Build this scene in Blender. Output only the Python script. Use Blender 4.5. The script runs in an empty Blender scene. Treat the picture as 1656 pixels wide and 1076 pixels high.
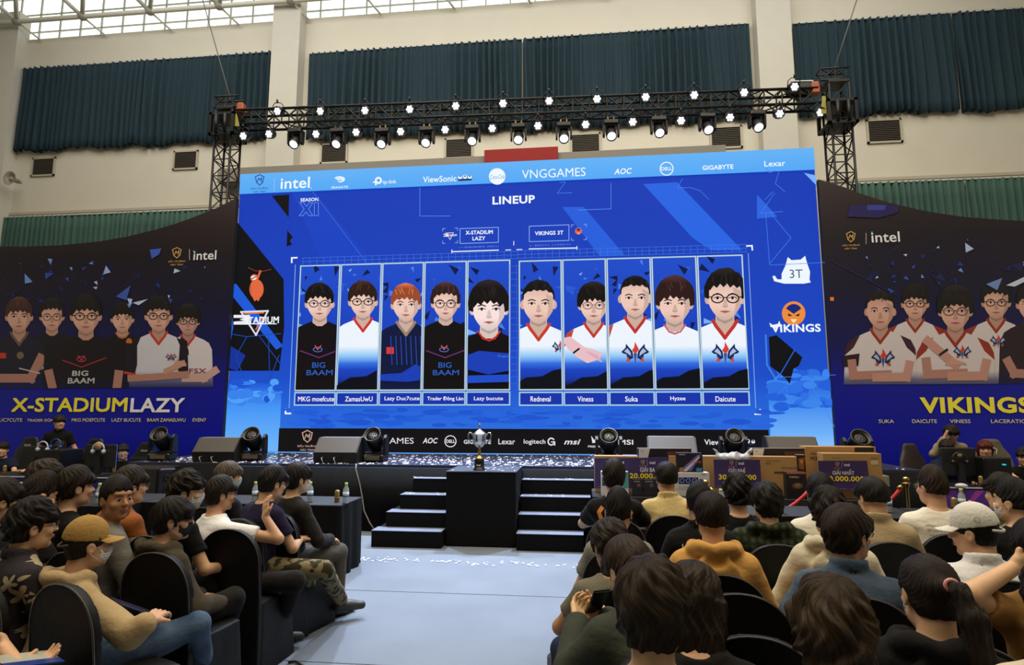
import bpy, math, random
import numpy as np
from mathutils import Vector, Matrix, Euler
PI = math.pi
# ------------------------------------------------------------------ camera, world, lights, exposure
TH = math.radians(6.5); PH = math.radians(7.4); FPX = 982.0
CAM = np.array([0, 0, 1.75])
scene = bpy.context.scene
col = scene.collection
cam_d = bpy.data.cameras.new('camera'); cam_d.sensor_width = 36; cam_d.lens = FPX / 1656 * 36; cam_d.clip_end = 200
cam_o = bpy.data.objects.new('camera', cam_d); col.objects.link(cam_o)
cam_o.location = CAM; cam_o.rotation_euler = (math.radians(90) + PH, 0, TH)
scene.camera = cam_o
scene.view_settings.view_transform = 'Standard'; scene.view_settings.look = 'None'
scene.view_settings.exposure = 0; scene.view_settings.gamma = 1; scene.view_settings.use_curve_mapping = False
w = bpy.data.worlds.new('overcast_sky'); scene.world = w; w.use_nodes = True
w.node_tree.nodes['Background'].inputs[0].default_value = (1.0, 0.99, 0.95, 1)
w.node_tree.nodes['Background'].inputs[1].default_value = 1.6

def light(name, kind, loc, rot, power, color, size=1, size_y=None, spot=None, blend=.5):
    d = bpy.data.lights.new(name, kind); d.energy = power; d.color = color
    if kind == 'AREA':
        d.shape = 'RECTANGLE'; d.size = size; d.size_y = size_y or size
    elif kind == 'SPOT':
        d.spot_size = spot; d.spot_blend = blend; d.shadow_soft_size = size
    else:
        d.shadow_soft_size = size
    o = bpy.data.objects.new(name, d); col.objects.link(o); o.location = loc; o.rotation_euler = rot
    return o
def aim(loc, tgt):
    return (Vector(tgt) - Vector(loc)).to_track_quat('-Z', 'Y').to_euler()
WARM = (1.0, .86, .62)
light('added_fill_over_audience', 'AREA', (-1, 2.5, 13.0), (0, 0, 0), 1650, WARM, 18, 10)  # added area lamp for an assumed skylight; the ceiling above is closed
light('added_fill_over_stage', 'AREA', (-1, 7.5, 12.5), aim((-1, 7.5, 12.5), (-1, 10.5, 1)), 900, (1, .93, .82), 20, 4)  # added area lamp under the closed ceiling, brightens banners, stage and boxes
light('added_fill_over_wall', 'AREA', (-3, 11.0, 14.2), aim((-3, 11.0, 14.2), (-3, 16, 8.5)), 800, (1, .97, .91), 24, 3)  # added area lamp aimed at the back wall; no roof opening there
for x in (-4.2, -1.4, 1.2):
    light('stage_spot', 'SPOT', (x, 11.0, 7.3), aim((x, 11.0, 7.3), (x * .55 - .5, 7.3, 0)), 2600, (.62, .75, 1), .2, spot=math.radians(54), blend=.9)

# ------------------------------------------------------------------ projection helpers (photo pixels -> points of the place)
FW = np.array([-math.sin(TH) * math.cos(PH), math.cos(TH) * math.cos(PH), math.sin(PH)])
RT = np.array([math.cos(TH), math.sin(TH), 0.]); UP = np.cross(RT, FW)
def ray(x, y): return FW + RT * (x - 828) / FPX - UP * (y - 538) / FPX
def PZ(x, y, z):
    d = ray(x, y); return CAM + d * (z - CAM[2]) / d[2]
def PY(x, y, Y):
    d = ray(x, y); return CAM + d * Y / d[1]
def depth(p): return float((np.array(p) - CAM) @ FW)

# ------------------------------------------------------------------ colour / materials
def lin(c):
    return tuple(((v / 255) / 12.92 if v / 255 <= .04045 else (((v / 255) + .055) / 1.055) ** 2.4) for v in c[:3])
MATS = {}
def mat(name, c=(128, 128, 128), rough=.6, metal=0, emit=0, bump=None, spec=.5, sheen=0, var=0, alpha=1, trans=0):
    """bump: (scale, strength, stretch) noise bump; var: colour variation amount"""
    if name in MATS: return MATS[name]
    m = bpy.data.materials.new(name); m.use_nodes = True; nt = m.node_tree; b = nt.nodes['Principled BSDF']
    l = lin(c)
    b.inputs['Base Color'].default_value = (*l, 1); b.inputs['Roughness'].default_value = rough
    b.inputs['Metallic'].default_value = metal; b.inputs['Specular IOR Level'].default_value = spec
    if sheen:
        b.inputs['Sheen Weight'].default_value = sheen; b.inputs['Sheen Roughness'].default_value = .4
    if emit:
        b.inputs['Emission Color'].default_value = (*l, 1); b.inputs['Emission Strength'].default_value = emit
    if alpha < 1: b.inputs['Alpha'].default_value = alpha
    if trans: b.inputs['Transmission Weight'].default_value = trans
    if bump or var:
        tc = nt.nodes.new('ShaderNodeTexCoord'); mp = nt.nodes.new('ShaderNodeMapping'); nz = nt.nodes.new('ShaderNodeTexNoise')
        nt.links.new(tc.outputs['Object'], mp.inputs[0]); nt.links.new(mp.outputs[0], nz.inputs['Vector'])
        sc, st, stretch = bump if bump else (6, 0, (1, 1, 1))
        mp.inputs['Scale'].default_value = stretch; nz.inputs['Scale'].default_value = sc; nz.inputs['Detail'].default_value = 4
        if st:
            bp = nt.nodes.new('ShaderNodeBump'); bp.inputs['Strength'].default_value = st; bp.inputs['Distance'].default_value = .02
            nt.links.new(nz.outputs[0], bp.inputs['Height']); nt.links.new(bp.outputs[0], b.inputs['Normal'])
        if var:
            n2 = nt.nodes.new('ShaderNodeTexNoise'); n2.inputs['Scale'].default_value = sc * .6; n2.inputs['Detail'].default_value = 5
            nt.links.new(mp.outputs[0], n2.inputs['Vector'])
            mx = nt.nodes.new('ShaderNodeMix'); mx.data_type = 'RGBA'
            mx.inputs[6].default_value = (*[v * (1 - var) for v in l], 1); mx.inputs[7].default_value = (*[min(1, v * (1 + var)) for v in l], 1)
            nt.links.new(n2.outputs[0], mx.inputs[0]); nt.links.new(mx.outputs[2], b.inputs['Base Color'])
    MATS[name] = m
    return m
def attr_mat(name, emit=0, rough=.5, bump=None, coat=0):
    if name in MATS: return MATS[name]
    m = bpy.data.materials.new(name); m.use_nodes = True; nt = m.node_tree; b = nt.nodes['Principled BSDF']
    at = nt.nodes.new('ShaderNodeAttribute'); at.attribute_name = 'Col'
    if emit:
        b.inputs['Base Color'].default_value = (0.004, 0.004, 0.004, 1); b.inputs['Specular IOR Level'].default_value = .05
        nt.links.new(at.outputs['Color'], b.inputs['Emission Color']); b.inputs['Emission Strength'].default_value = emit
    else:
        nt.links.new(at.outputs['Color'], b.inputs['Base Color'])
    b.inputs['Roughness'].default_value = rough
    if bump:
        tc = nt.nodes.new('ShaderNodeTexCoord'); nz = nt.nodes.new('ShaderNodeTexNoise'); nz.inputs['Scale'].default_value = bump[0]
        nt.links.new(tc.outputs['Object'], nz.inputs['Vector'])
        bp = nt.nodes.new('ShaderNodeBump'); bp.inputs['Strength'].default_value = bump[1]; bp.inputs['Distance'].default_value = .02
        nt.links.new(nz.outputs[0], bp.inputs['Height']); nt.links.new(bp.outputs[0], b.inputs['Normal'])
    MATS[name] = m
    return m

# ------------------------------------------------------------------ objects
def link(name, me, m=None, parent=None, loc=None, rot=None):
    o = bpy.data.objects.new(name, me); col.objects.link(o)
    if m is not None:
        if len(me.materials) == 0: me.materials.append(m)
    if parent is not None: o.parent = parent
    if loc is not None: o.location = loc
    if rot is not None: o.rotation_euler = rot
    return o
def tag(o, label, cat=None, group=None, kind=None):
    o['label'] = label
    if cat: o['category'] = cat
    if group: o['group'] = group
    if kind: o['kind'] = kind
    return o
def thing(name, label, cat, loc=(0, 0, 0), rz=0, group=None):
    o = bpy.data.objects.new(name, None); col.objects.link(o); o.location = loc; o.rotation_euler = (0, 0, rz)
    o.empty_display_size = .1
    return tag(o, label, cat, group)
def struct(name, me, m):
    o = link(name, me, m); o['kind'] = 'structure'; return o
def copy_tree(o, parent=None):
    c = o.copy(); col.objects.link(c)
    if parent is not None: c.parent = parent
    for ch in list(o.children): copy_tree(ch, c)
    return c

class MB:
    """collects shapes into one mesh"""
    def __init__(s): s.v = []; s.f = []; s.smooth = []
    def add(s, vs, fs, sm=False, M=None):
        n = len(s.v)
        if M is not None: vs = [tuple(M @ Vector(p)) for p in vs]
        s.v += [tuple(map(float, p)) for p in vs]; s.f += [tuple(n + i for i in f) for f in fs]; s.smooth += [sm] * len(fs)
        return s
    def box(s, c, d, M=None, bev=0):
        x, y, z = c; a, b, h = d[0] / 2, d[1] / 2, d[2] / 2
        if bev <= 0:
            vs = [(x + i * a, y + j * b, z + k * h) for k in (-1, 1) for j in (-1, 1) for i in (-1, 1)]
            return s.add(vs, [(0, 2, 3, 1), (4, 5, 7, 6), (0, 1, 5, 4), (2, 6, 7, 3), (0, 4, 6, 2), (1, 3, 7, 5)], False, M)
        bev = min(bev, a * .9, b * .9, h * .9)
        vs = []; idx = {}
        for i in (-1, 1):
            for j in (-1, 1):
                for k in (-1, 1):
                    for q, (p0, p1, p2) in enumerate(((a, b - bev, h - bev), (a - bev, b, h - bev), (a - bev, b - bev, h))):
                        idx[i, j, k, q] = len(vs); vs.append((x + i * p0, y + j * p1, z + k * p2))
        fs = []
        def o4(l, sgn): fs.append(tuple(l) if sgn > 0 else tuple(reversed(l)))
        for i in (-1, 1):
            o4([idx[i, -1, -1, 0], idx[i, 1, -1, 0], idx[i, 1, 1, 0], idx[i, -1, 1, 0]], i)
            o4([idx[-1, i, -1, 1], idx[-1, i, 1, 1], idx[1, i, 1, 1], idx[1, i, -1, 1]], i)
            o4([idx[-1, -1, i, 2], idx[1, -1, i, 2], idx[1, 1, i, 2], idx[-1, 1, i, 2]], i)
        for i in (-1, 1):
            for j in (-1, 1):
                o4([idx[i, j, -1, 0], idx[i, j, -1, 1], idx[i, j, 1, 1], idx[i, j, 1, 0]], i * j)
                o4([idx[i, -1, j, 0], idx[i, 1, j, 0], idx[i, 1, j, 2], idx[i, -1, j, 2]], i * j)
                o4([idx[-1, i, j, 1], idx[-1, i, j, 2], idx[1, i, j, 2], idx[1, i, j, 1]], i * j)
                for k in (-1, 1):
                    o4([idx[i, j, k, 0], idx[i, j, k, 1], idx[i, j, k, 2]], i * j * k)
        return s.add(vs, fs, False, M)
    def tube(s, pts, r, n=8, caps=True, sm=True, M=None):
        pts = [Vector(p) for p in pts]; rs = r if isinstance(r, (list, tuple)) else [r] * len(pts)
        vs = []; fs = []; ref = None
        for i, p in enumerate(pts):
            d = (pts[min(i + 1, len(pts) - 1)] - pts[max(i - 1, 0)])
            d = d.normalized() if d.length > 1e-9 else Vector((0, 0, 1))
            if ref is None: ref = Vector((0, 0, 1)) if abs(d.z) < .9 else Vector((1, 0, 0))
            u = (ref - d * ref.dot(d)).normalized(); v = d.cross(u); ref = u
            for k in range(n):
                a = 2 * PI * k / n; vs.append(tuple(p + (u * math.cos(a) + v * math.sin(a)) * rs[i]))
        for i in range(len(pts) - 1):
            for k in range(n):
                a, b = i * n + k, i * n + (k + 1) % n
                fs.append((a, b, b + n, a + n))
        if caps: fs += [tuple(reversed(range(n))), tuple(range((len(pts) - 1) * n, len(pts) * n))]
        return s.add(vs, fs, sm, M)
    def lathe(s, prof, c=(0, 0, 0), n=24, axis='Z', M=None, sm=True, caps=True):
        vs = []; fs = []
        for (r, h) in prof:
            for k in range(n):
                a = 2 * PI * k / n
                if axis == 'Z': p = (c[0] + r * math.cos(a), c[1] + r * math.sin(a), c[2] + h)
                elif axis == 'Y': p = (c[0] + r * math.cos(a), c[1] + h, c[2] - r * math.sin(a))
                else: p = (c[0] + h, c[1] + r * math.cos(a), c[2] + r * math.sin(a))
                vs.append(p)
        for i in range(len(prof) - 1):
            for k in range(n):
                a, b = i * n + k, i * n + (k + 1) % n
                fs.append((a, b, b + n, a + n))
        if caps: fs += [tuple(reversed(range(n))), tuple(range((len(prof) - 1) * n, len(prof) * n))]
        return s.add(vs, fs, sm, M)
    def prism(s, poly, axis, h0, h1, M=None, sm=False):
        """poly in the two other axes, extruded along axis"""
        n = len(poly)
        def P(a, b, h): return {'X': (h, a, b), 'Y': (a, h, b), 'Z': (a, b, h)}[axis]
        vs = [P(a, b, h0) for a, b in poly] + [P(a, b, h1) for a, b in poly]
        fs = [tuple(reversed(range(n))), tuple(range(n, 2 * n))] + [(i, (i + 1) % n, n + (i + 1) % n, n + i) for i in range(n)]
        return s.add(vs, fs, sm, M)
    def mesh(s, name):
        me = bpy.data.meshes.new(name); me.from_pydata(s.v, [], s.f)
        me.polygons.foreach_set('use_smooth', s.smooth)
        import bmesh
        bm = bmesh.new(); bm.from_mesh(me); bmesh.ops.recalc_face_normals(bm, faces=bm.faces); bm.to_mesh(me); bm.free()
        return me
    def build(s, name, m, parent=None, loc=None, rot=None):
        return link(name, s.mesh(name), m, parent, loc, rot)

# ------------------------------------------------------------------ flat graphics on a vertical board (screen, banner, sign)
def clip_half(poly, a, b, c):
    """keep a*x+b*z<=c ; poly = list of (x,z,col)"""
    out = []
    for i in range(len(poly)):
        p, q = poly[i], poly[(i + 1) % len(poly)]
        dp, dq = a * p[0] + b * p[1] - c, a * q[0] + b * q[1] - c
        if dp <= 0: out.append(p)
        if (dp < 0 < dq) or (dq < 0 < dp):
            t = dp / (dp - dq)
            out.append((p[0] + (q[0] - p[0]) * t, p[1] + (q[1] - p[1]) * t, None))
    return out
from mathutils.geometry import tessellate_polygon
class Art:
    def __init__(s, Y, step=.0012):
        s.Y = Y; s.step = step; s.v = []; s.f = []; s.c = []; s.layer = 0; s.clip = None
    def W(s, x, y):
        p = PY(x, y, s.Y); return (p[0], p[2])
    def poly(s, pts, color, grad=None, world=False, same=False):
        """pts in photo pixels (world=True: metres); grad: list of (y_px_or_z, colour)"""
        w_ = list(pts) if world else [s.W(*p) for p in pts]
        if grad:
            if not world:
                gx = pts[0][0]; stops = sorted([(s.W(gx, g[0])[1], lin(g[1])) for g in grad])
            else: stops = sorted([(g[0], lin(g[1])) for g in grad])
        if not same: s.layer += 1
        tris = tessellate_polygon([[Vector((a, b, 0)) for a, b in w_]])
        for t in tris:
            pieces = [[(w_[i][0], w_[i][1], None) for i in t]]
            if s.clip:
                x0, x1, z0, z1 = s.clip; q = pieces[0]
                for h in ((-1, 0, -x0), (1, 0, x1), (0, -1, -z0), (0, 1, z1)):
                    q = clip_half(q, *h)
                    if len(q) < 3: break
                if len(q) < 3: continue
                pieces = [q]
            if grad:
                np_ = []; q = pieces[0]
                for (z, _) in stops:
                    lo = clip_half(q, 0, 1, z)
                    if len(lo) >= 3: np_.append(lo)
                    q = clip_half(q, 0, -1, -z)
                    if len(q) < 3: break
                if len(q) >= 3: np_.append(q)
                pieces = np_
            for q in pieces:
                n = len(s.v)
                for (x, z, _) in q:
                    s.v.append((x, s.Y - s.layer * s.step, z))
                    if grad:
                        if z <= stops[0][0]: cc = stops[0][1]
                        elif z >= stops[-1][0]: cc = stops[-1][1]
                        else:
                            for k in range(len(stops) - 1):
                                if stops[k][0] <= z <= stops[k + 1][0]:
                                    t_ = (z - stops[k][0]) / max(1e-9, stops[k + 1][0] - stops[k][0])
                                    cc = tuple(stops[k][1][j] * (1 - t_) + stops[k + 1][1][j] * t_ for j in range(3)); break
                    else: cc = lin(color)
                    s.c.append((*cc, 1))
                s.f.append(tuple(range(n, n + len(q))))
        return s
    def rect(s, x0, y0, x1, y1, color, grad=None): return s.poly([(x0, y0), (x1, y0), (x1, y1), (x0, y1)], color, grad)
    def ell(s, cx, cy, rx, ry, color, n=20, a0=0, a1=2 * PI, grad=None):
        return s.poly([(cx + rx * math.cos(a0 + (a1 - a0) * i / n), cy + ry * math.sin(a0 + (a1 - a0) * i / n)) for i in range(n)], color, grad)
    def line(s, pts, wd, color, closed=False):
        P = list(pts) + ([pts[0]] if closed else [])
        s.layer += 1
        for a, b in zip(P[:-1], P[1:]):
            s.layer += .12
            dx, dy = b[0] - a[0], b[1] - a[1]; L = math.hypot(dx, dy) or 1; nx, ny = -dy / L * wd / 2, dx / L * wd / 2; ex, ey = dx / L * wd / 2, dy / L * wd / 2
            s.poly([(a[0] + nx - ex, a[1] + ny - ey), (b[0] + nx + ex, b[1] + ny + ey), (b[0] - nx + ex, b[1] - ny + ey), (a[0] - nx - ex, a[1] - ny - ey)], color, same=True)
        return s
    def ring(s, cx, cy, rx, ry, wd, color, n=20, a0=0, a1=2 * PI):
        full = abs(a1 - a0 - 2 * PI) < 1e-6
        return s.line([(cx + rx * math.cos(a0 + (a1 - a0) * i / n), cy + ry * math.sin(a0 + (a1 - a0) * i / n)) for i in range(n + (0 if full else 1))], wd, color, closed=full)
    def text(s, t, x0, x1, yc, h, color, bold=.02, shear=0, below=0):
        """text fitted to photo px box x0..x1, centre yc, height h"""
        weak = 'M' in t or any(ord(ch_) > 126 for ch_ in t)
        if weak and bold > .008:
            d_ = min(.7, bold * h * .5); bold_ = 0
            for ox, oy in ((-d_, -d_), (d_, -d_), (-d_, d_), (d_, d_)): s.text_(t, x0 + d_ + ox, x1 - d_ + ox, yc + oy, h - 2 * d_, color, 0, shear)
            return s
        return s.text_(t, x0, x1, yc, h, color, bold, shear)
    def text_(s, t, x0, x1, yc, h, color, bold, shear):
        vs, fs = text_mesh(t, bold, shear)
        s.layer += .5
        mx0, mz0 = vs.min(0); mx1, mz1 = vs.max(0)
        A = s.W(x0, yc); B = s.W(x1, yc); C_ = s.W((x0 + x1) / 2, yc - h / 2); D = s.W((x0 + x1) / 2, yc + h / 2)
        sx = (B[0] - A[0]) / (mx1 - mx0); sz = (C_[1] - D[1]) / (mz1 - mz0)
        n = len(s.v); lc = (*lin(color), 1)
        for x, z in vs:
            s.v.append((A[0] + (x - mx0) * sx, s.Y - s.layer * s.step, D[1] + (z - mz0) * sz)); s.c.append(lc)
        s.f += [tuple(n + i for i in f) for f in fs]
        return s
    def build(s, name, m, parent=None, shift=(0, 0, 0)):
        me = bpy.data.meshes.new(name)
        if shift != (0, 0, 0): s.v = [(a + shift[0], b + shift[1], c + shift[2]) for a, b, c in s.v]
        me.from_pydata(s.v, [], s.f)
        ca = me.color_attributes.new('Col', 'FLOAT_COLOR', 'POINT')
        ca.data.foreach_set('color', np.array(s.c, dtype=np.float32).ravel())
        # face the hall (-Y)
        fl = [i for i, p in enumerate(me.polygons) if p.normal.y > 0]
        if fl:
            for i in fl: me.polygons[i].flip()
        me.update()
        o = link(name, me, m, parent)
        if parent is not None: o.matrix_parent_inverse = Matrix.Translation(-Vector(parent.location)) if parent.rotation_euler.z == 0 else parent_inv(parent)
        return o
def parent_inv(p):
    return (Matrix.Translation(p.location) @ p.rotation_euler.to_matrix().to_4x4()).inverted()
_tc = {}
def text_mesh(t, bold=.02, shear=0):
    key = (t, bold, shear)
    if key in _tc: return _tc[key]
    cu = bpy.data.curves.new('lettering', 'FONT'); cu.body = t; cu.offset = bold * .42; cu.space_character = 1 + bold * .9; cu.shear = shear; cu.resolution_u = 3
    o = bpy.data.objects.new('lettering', cu); col.objects.link(o)
    bpy.context.view_layer.update()
    me = bpy.data.meshes.new_from_object(o.evaluated_get(bpy.context.evaluated_depsgraph_get()))
    v = np.array([(p.co.x, p.co.y) for p in me.vertices]); f = [tuple(p.vertices) for p in me.polygons]
    bpy.data.objects.remove(o); bpy.data.curves.remove(cu); bpy.data.meshes.remove(me)
    _tc[key] = (v, f)
    return v, f

# ------------------------------------------------------------------ signed distance modelling for people and soft goods
def axis_arr(a, b, h, fine, hf):
    out = [a]
    while out[-1] < b:
        x = out[-1]; st = hf if any(l - .5 * h <= x < u for l, u in fine) else h
        out.append(x + st)
    return np.array(out, dtype=np.float32)
class Fld:
    def __init__(s, lo, hi, h, fine=(), hf=None):
        """fine: list of (lo3, hi3) boxes"""
        hf = hf or h
        s.ax = [axis_arr(lo[i], hi[i], h, [(f[0][i], f[1][i]) for f in fine], hf) for i in range(3)]
        s.V = np.full([len(a) for a in s.ax], .5, dtype=np.float32); s.h = h
    def _sl(s, lo, hi):
        sl = []; g = []
        for i in range(3):
            a = int(np.searchsorted(s.ax[i], lo[i])); b = int(np.searchsorted(s.ax[i], hi[i])) + 1
            a = max(0, a - 1); b = min(len(s.ax[i]), b)
            sl.append(slice(a, b))
        X = s.ax[0][sl[0]][:, None, None]; Y = s.ax[1][sl[1]][None, :, None]; Z = s.ax[2][sl[2]][None, None, :]
        return tuple(sl), X, Y, Z
    def op(s, fn, lo, hi, k=.02, sub=False, inter=False):
        pad = 2.2 * s.h + k
        sl, X, Y, Z = s._sl([v - pad for v in lo], [v + pad for v in hi])
        A = s.V[sl]
        if A.size == 0: return s
        d = fn(X, Y, Z)
        if sub:
            if k > 0:
                hh = np.maximum(k - np.abs(A + d), 0) / k; s.V[sl] = np.maximum(A, -d) + hh * hh * k * .25
            else: s.V[sl] = np.maximum(A, -d)
        else:
            if k > 0:
                hh = np.maximum(k - np.abs(A - d), 0) / k; s.V[sl] = np.minimum(A, d) - hh * hh * k * .25
            else: s.V[sl] = np.minimum(A, d)
        return s
    def cap(s, a, b, ra, rb=None, k=.02, sub=False):
        rb = ra if rb is None else rb; a = np.array(a, float); b = np.array(b, float); ba = b - a; L2 = max(1e-9, ba @ ba)
        def fn(X, Y, Z):
            px, py, pz = X - a[0], Y - a[1], Z - a[2]
            t = np.clip((px * ba[0] + py * ba[1] + pz * ba[2]) / L2, 0, 1)
            return np.sqrt((px - t * ba[0]) ** 2 + (py - t * ba[1]) ** 2 + (pz - t * ba[2]) ** 2) - (ra + (rb - ra) * t)
        r = max(ra, rb)
        return s.op(fn, np.minimum(a, b) - r, np.maximum(a, b) + r, k, sub)
    def chain(s, pts, rs, k=.02, sub=False):
        for i in range(len(pts) - 1): s.cap(pts[i], pts[i + 1], rs[i], rs[i + 1], k, sub)
        return s
    def ell(s, c, r, M=None, k=.02, sub=False):
        """M: 3x3 rotation (columns = local axes)"""
        c = np.array(c, float); r = np.array(r, float)
        def fn(X, Y, Z):
            px, py, pz = X - c[0], Y - c[1], Z - c[2]
            if M is not None:
                px, py, pz = (px * M[0][0] + py * M[1][0] + pz * M[2][0], px * M[0][1] + py * M[1][1] + pz * M[2][1], px * M[0][2] + py * M[1][2] + pz * M[2][2])
            k0 = np.sqrt((px / r[0]) ** 2 + (py / r[1]) ** 2 + (pz / r[2]) ** 2)
            k1 = np.sqrt((px / r[0] ** 2) ** 2 + (py / r[1] ** 2) ** 2 + (pz / r[2] ** 2) ** 2)
            return k0 * (k0 - 1) / np.maximum(k1, 1e-6)
        R = float(max(r)) if M is not None else r
        return s.op(fn, c - R, c + R, k, sub)
    def loft(s, sl, k=.02, e=2.3):
        """horizontal slices (z, cx, cy, a, b)"""
        sl = sorted(sl); zs = np.array([q[0] for q in sl]); cx = np.array([q[1] for q in sl]); cy = np.array([q[2] for q in sl]); aa = np.array([q[3] for q in sl]); bb = np.array([q[4] for q in sl])
        def fn(X, Y, Z):
            z = Z[0, 0, :]
            f = lambda t: np.interp(z, zs, t)[None, None, :]
            a, b = f(aa), f(bb)
            q = (np.abs((X - f(cx)) / a) ** e + np.abs((Y - f(cy)) / b) ** e) ** (1 / e)
            d = (q - 1) * np.minimum(a, b)
            return np.maximum(d, np.maximum(zs[0] - Z, Z - zs[-1])).astype(np.float32)
        lo = [float((cx - aa).min()), float((cy - bb).min()), zs[0]]; hi = [float((cx + aa).max()), float((cy + bb).max()), zs[-1]]
        return s.op(fn, lo, hi, k)
    def plane_cut(s, p, n):
        """remove the side the normal points to"""
        X = s.ax[0][:, None, None]; Y = s.ax[1][None, :, None]; Z = s.ax[2][None, None, :]
        s.V = np.maximum(s.V, (X - p[0]) * n[0] + (Y - p[1]) * n[1] + (Z - p[2]) * n[2]); return s
    def folds(s, amp, fr=16, seed=0):
        X = s.ax[0][:, None, None]; Y = s.ax[1][None, :, None]; Z = s.ax[2][None, None, :]
        r = random.Random(seed); p = [r.uniform(0, 6.28) for _ in range(6)]
        wx = np.sin(Z * fr * .55 + p[0]) * .05 + np.sin(Y * 9 + p[1]) * .04
        n = np.sin((X + wx) * fr + Z * fr * .7 + p[2]) * .6 + np.sin(Z * fr * 1.35 - (Y + wx) * fr * .9 + p[3]) * .5 + np.sin((X - Y) * fr * 1.9 + Z * fr * .35 + np.sin(Z * 14 + p[5]) * 1.2 + p[4]) * .45
        s.V = s.V + (amp * n).astype(np.float32); return s
    def mesh(s, name, colfn=None):
        V = s.V; ax = s.ax; ins = V < 0
        nx, ny, nz = V.shape
        cnt = np.zeros((nx - 1, ny - 1, nz - 1), np.int8)
        for dx in (0, 1):
            for dy in (0, 1):
                for dz in (0, 1): cnt += ins[dx:nx - 1 + dx, dy:ny - 1 + dy, dz:nz - 1 + dz]
        act = np.argwhere((cnt > 0) & (cnt < 8)); N = len(act)
        idx = np.full(cnt.shape, -1, np.int32); idx[tuple(act.T)] = np.arange(N)
        acc = np.zeros((N, 3)); num = np.zeros(N)
        I, J, K = act.T
        for axis in range(3):
            for o1 in (0, 1):
                for o2 in (0, 1):
                    o = [0, 0, 0]; oth = [q for q in range(3) if q != axis]; o[oth[0]] = o1; o[oth[1]] = o2
                    a = V[I + o[0], J + o[1], K + o[2]]; o_ = list(o); o_[axis] = 1
                    b = V[I + o_[0], J + o_[1], K + o_[2]]
                    m = (a < 0) != (b < 0)
                    t = np.where(m, a / np.where(m, a - b, 1), 0)
                    P = [ax[0][I + o[0]].astype(float), ax[1][J + o[1]].astype(float), ax[2][K + o[2]].astype(float)]
                    e = (I, J, K)[axis]
                    P[axis] = ax[axis][e] + t * (ax[axis][e + 1] - ax[axis][e])
                    for q in range(3): acc[:, q] += np.where(m, P[q], 0)
                    num += m
        co = acc / num[:, None]
        quads = []
        for axis in range(3):
            sa = [slice(None)] * 3; sb = [slice(None)] * 3; sa[axis] = slice(0, -1); sb[axis] = slice(1, None)
            A = ins[tuple(sa)]; B = ins[tuple(sb)]
            e = np.argwhere(A != B); u, v = [(1, 2), (2, 0), (0, 1)][axis]
            shp = cnt.shape
            e = e[(e[:, u] > 0) & (e[:, v] > 0) & (e[:, u] < shp[u]) & (e[:, v] < shp[v])]
            flip = A[tuple(e.T)]
            def g(du, dv):
                q = e.copy(); q[:, u] -= du; q[:, v] -= dv; return idx[tuple(q.T)]
            Q = np.stack([g(1, 1), g(0, 1), g(0, 0), g(1, 0)], 1)
            Q[~flip] = Q[~flip][:, ::-1]
            quads.append(Q)
        Q = np.concatenate(quads); Q = Q[(Q >= 0).all(1)]
        me = bpy.data.meshes.new(name)
        me.vertices.add(N); me.vertices.foreach_set('co', co.astype(np.float32).ravel())
        me.loops.add(Q.size); me.loops.foreach_set('vertex_index', Q.astype(np.int32).ravel())
        me.polygons.add(len(Q)); me.polygons.foreach_set('loop_start', np.arange(0, Q.size, 4, dtype=np.int32))
        me.polygons.foreach_set('use_smooth', np.ones(len(Q), bool))
        me.update(calc_edges=True); me.validate()
        if colfn is not None:
            c = np.ones((N, 4), np.float32); c[:, :3] = colfn(co)
            ca = me.color_attributes.new('Col', 'FLOAT_COLOR', 'POINT'); ca.data.foreach_set('color', c.ravel())
        me['n'] = N
        return me, co
# ================================================================== SETTING
YW = 16.0            # back wall
YS = 11.5            # LED screen plane
ZS = .96             # stage height
m_wall = mat('painted_wall', (206, 200, 184), .85, bump=(3, .08, (1, 1, 1)), var=.05)
m_pil = mat('painted_pillar', (196, 192, 180), .85, var=.05)
m_black = mat('black_cloth', (9, 9, 10), .85, bump=(40, .15, (1, 1, .2)), spec=.2)
def wallbox(name, c, d, m=m_wall):
    return struct(name, MB().box(c, d).mesh(name), m)
# carpet floor
def carpet():
    m = bpy.data.materials.new('blue_grey_carpet'); m.use_nodes = True; nt = m.node_tree; b = nt.nodes['Principled BSDF']
    tc = nt.nodes.new('ShaderNodeTexCoord')
    n1 = nt.nodes.new('ShaderNodeTexNoise'); n1.inputs['Scale'].default_value = 1.3; n1.inputs['Detail'].default_value = 6
    n2 = nt.nodes.new('ShaderNodeTexNoise'); n2.inputs['Scale'].default_value = 160; n2.inputs['Detail'].default_value = 2
    for n in (n1, n2): nt.links.new(tc.outputs['Object'], n.inputs['Vector'])
    mx = nt.nodes.new('ShaderNodeMix'); mx.data_type = 'RGBA'
    mx.inputs[6].default_value = (*lin((104, 113, 124)), 1); mx.inputs[7].default_value = (*lin((132, 141, 154)), 1)
    nt.links.new(n1.outputs[0], mx.inputs[0])
    m2 = nt.nodes.new('ShaderNodeMix'); m2.data_type = 'RGBA'; m2.blend_type = 'MULTIPLY'; m2.inputs[0].default_value = .35
    nt.links.new(mx.outputs[2], m2.inputs[6]); nt.links.new(n2.outputs[0], m2.inputs[7]); nt.links.new(m2.outputs[2], b.inputs['Base Color'])
    bp = nt.nodes.new('ShaderNodeBump'); bp.inputs['Strength'].default_value = .3; bp.inputs['Distance'].default_value = .004
    nt.links.new(n2.outputs[0], bp.inputs['Height']); nt.links.new(bp.outputs[0], b.inputs['Normal'])
    b.inputs['Roughness'].default_value = .75
    return m
m_carpet = carpet()
struct('floor', MB().box((-3, 4.1, -.05), (34, 25, .1)).mesh('floor'), m_carpet)
mb = MB()
for y in (6.05, 4.35): mb.box((-.9, y, .0015), (4.6, .012, .003))
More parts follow.
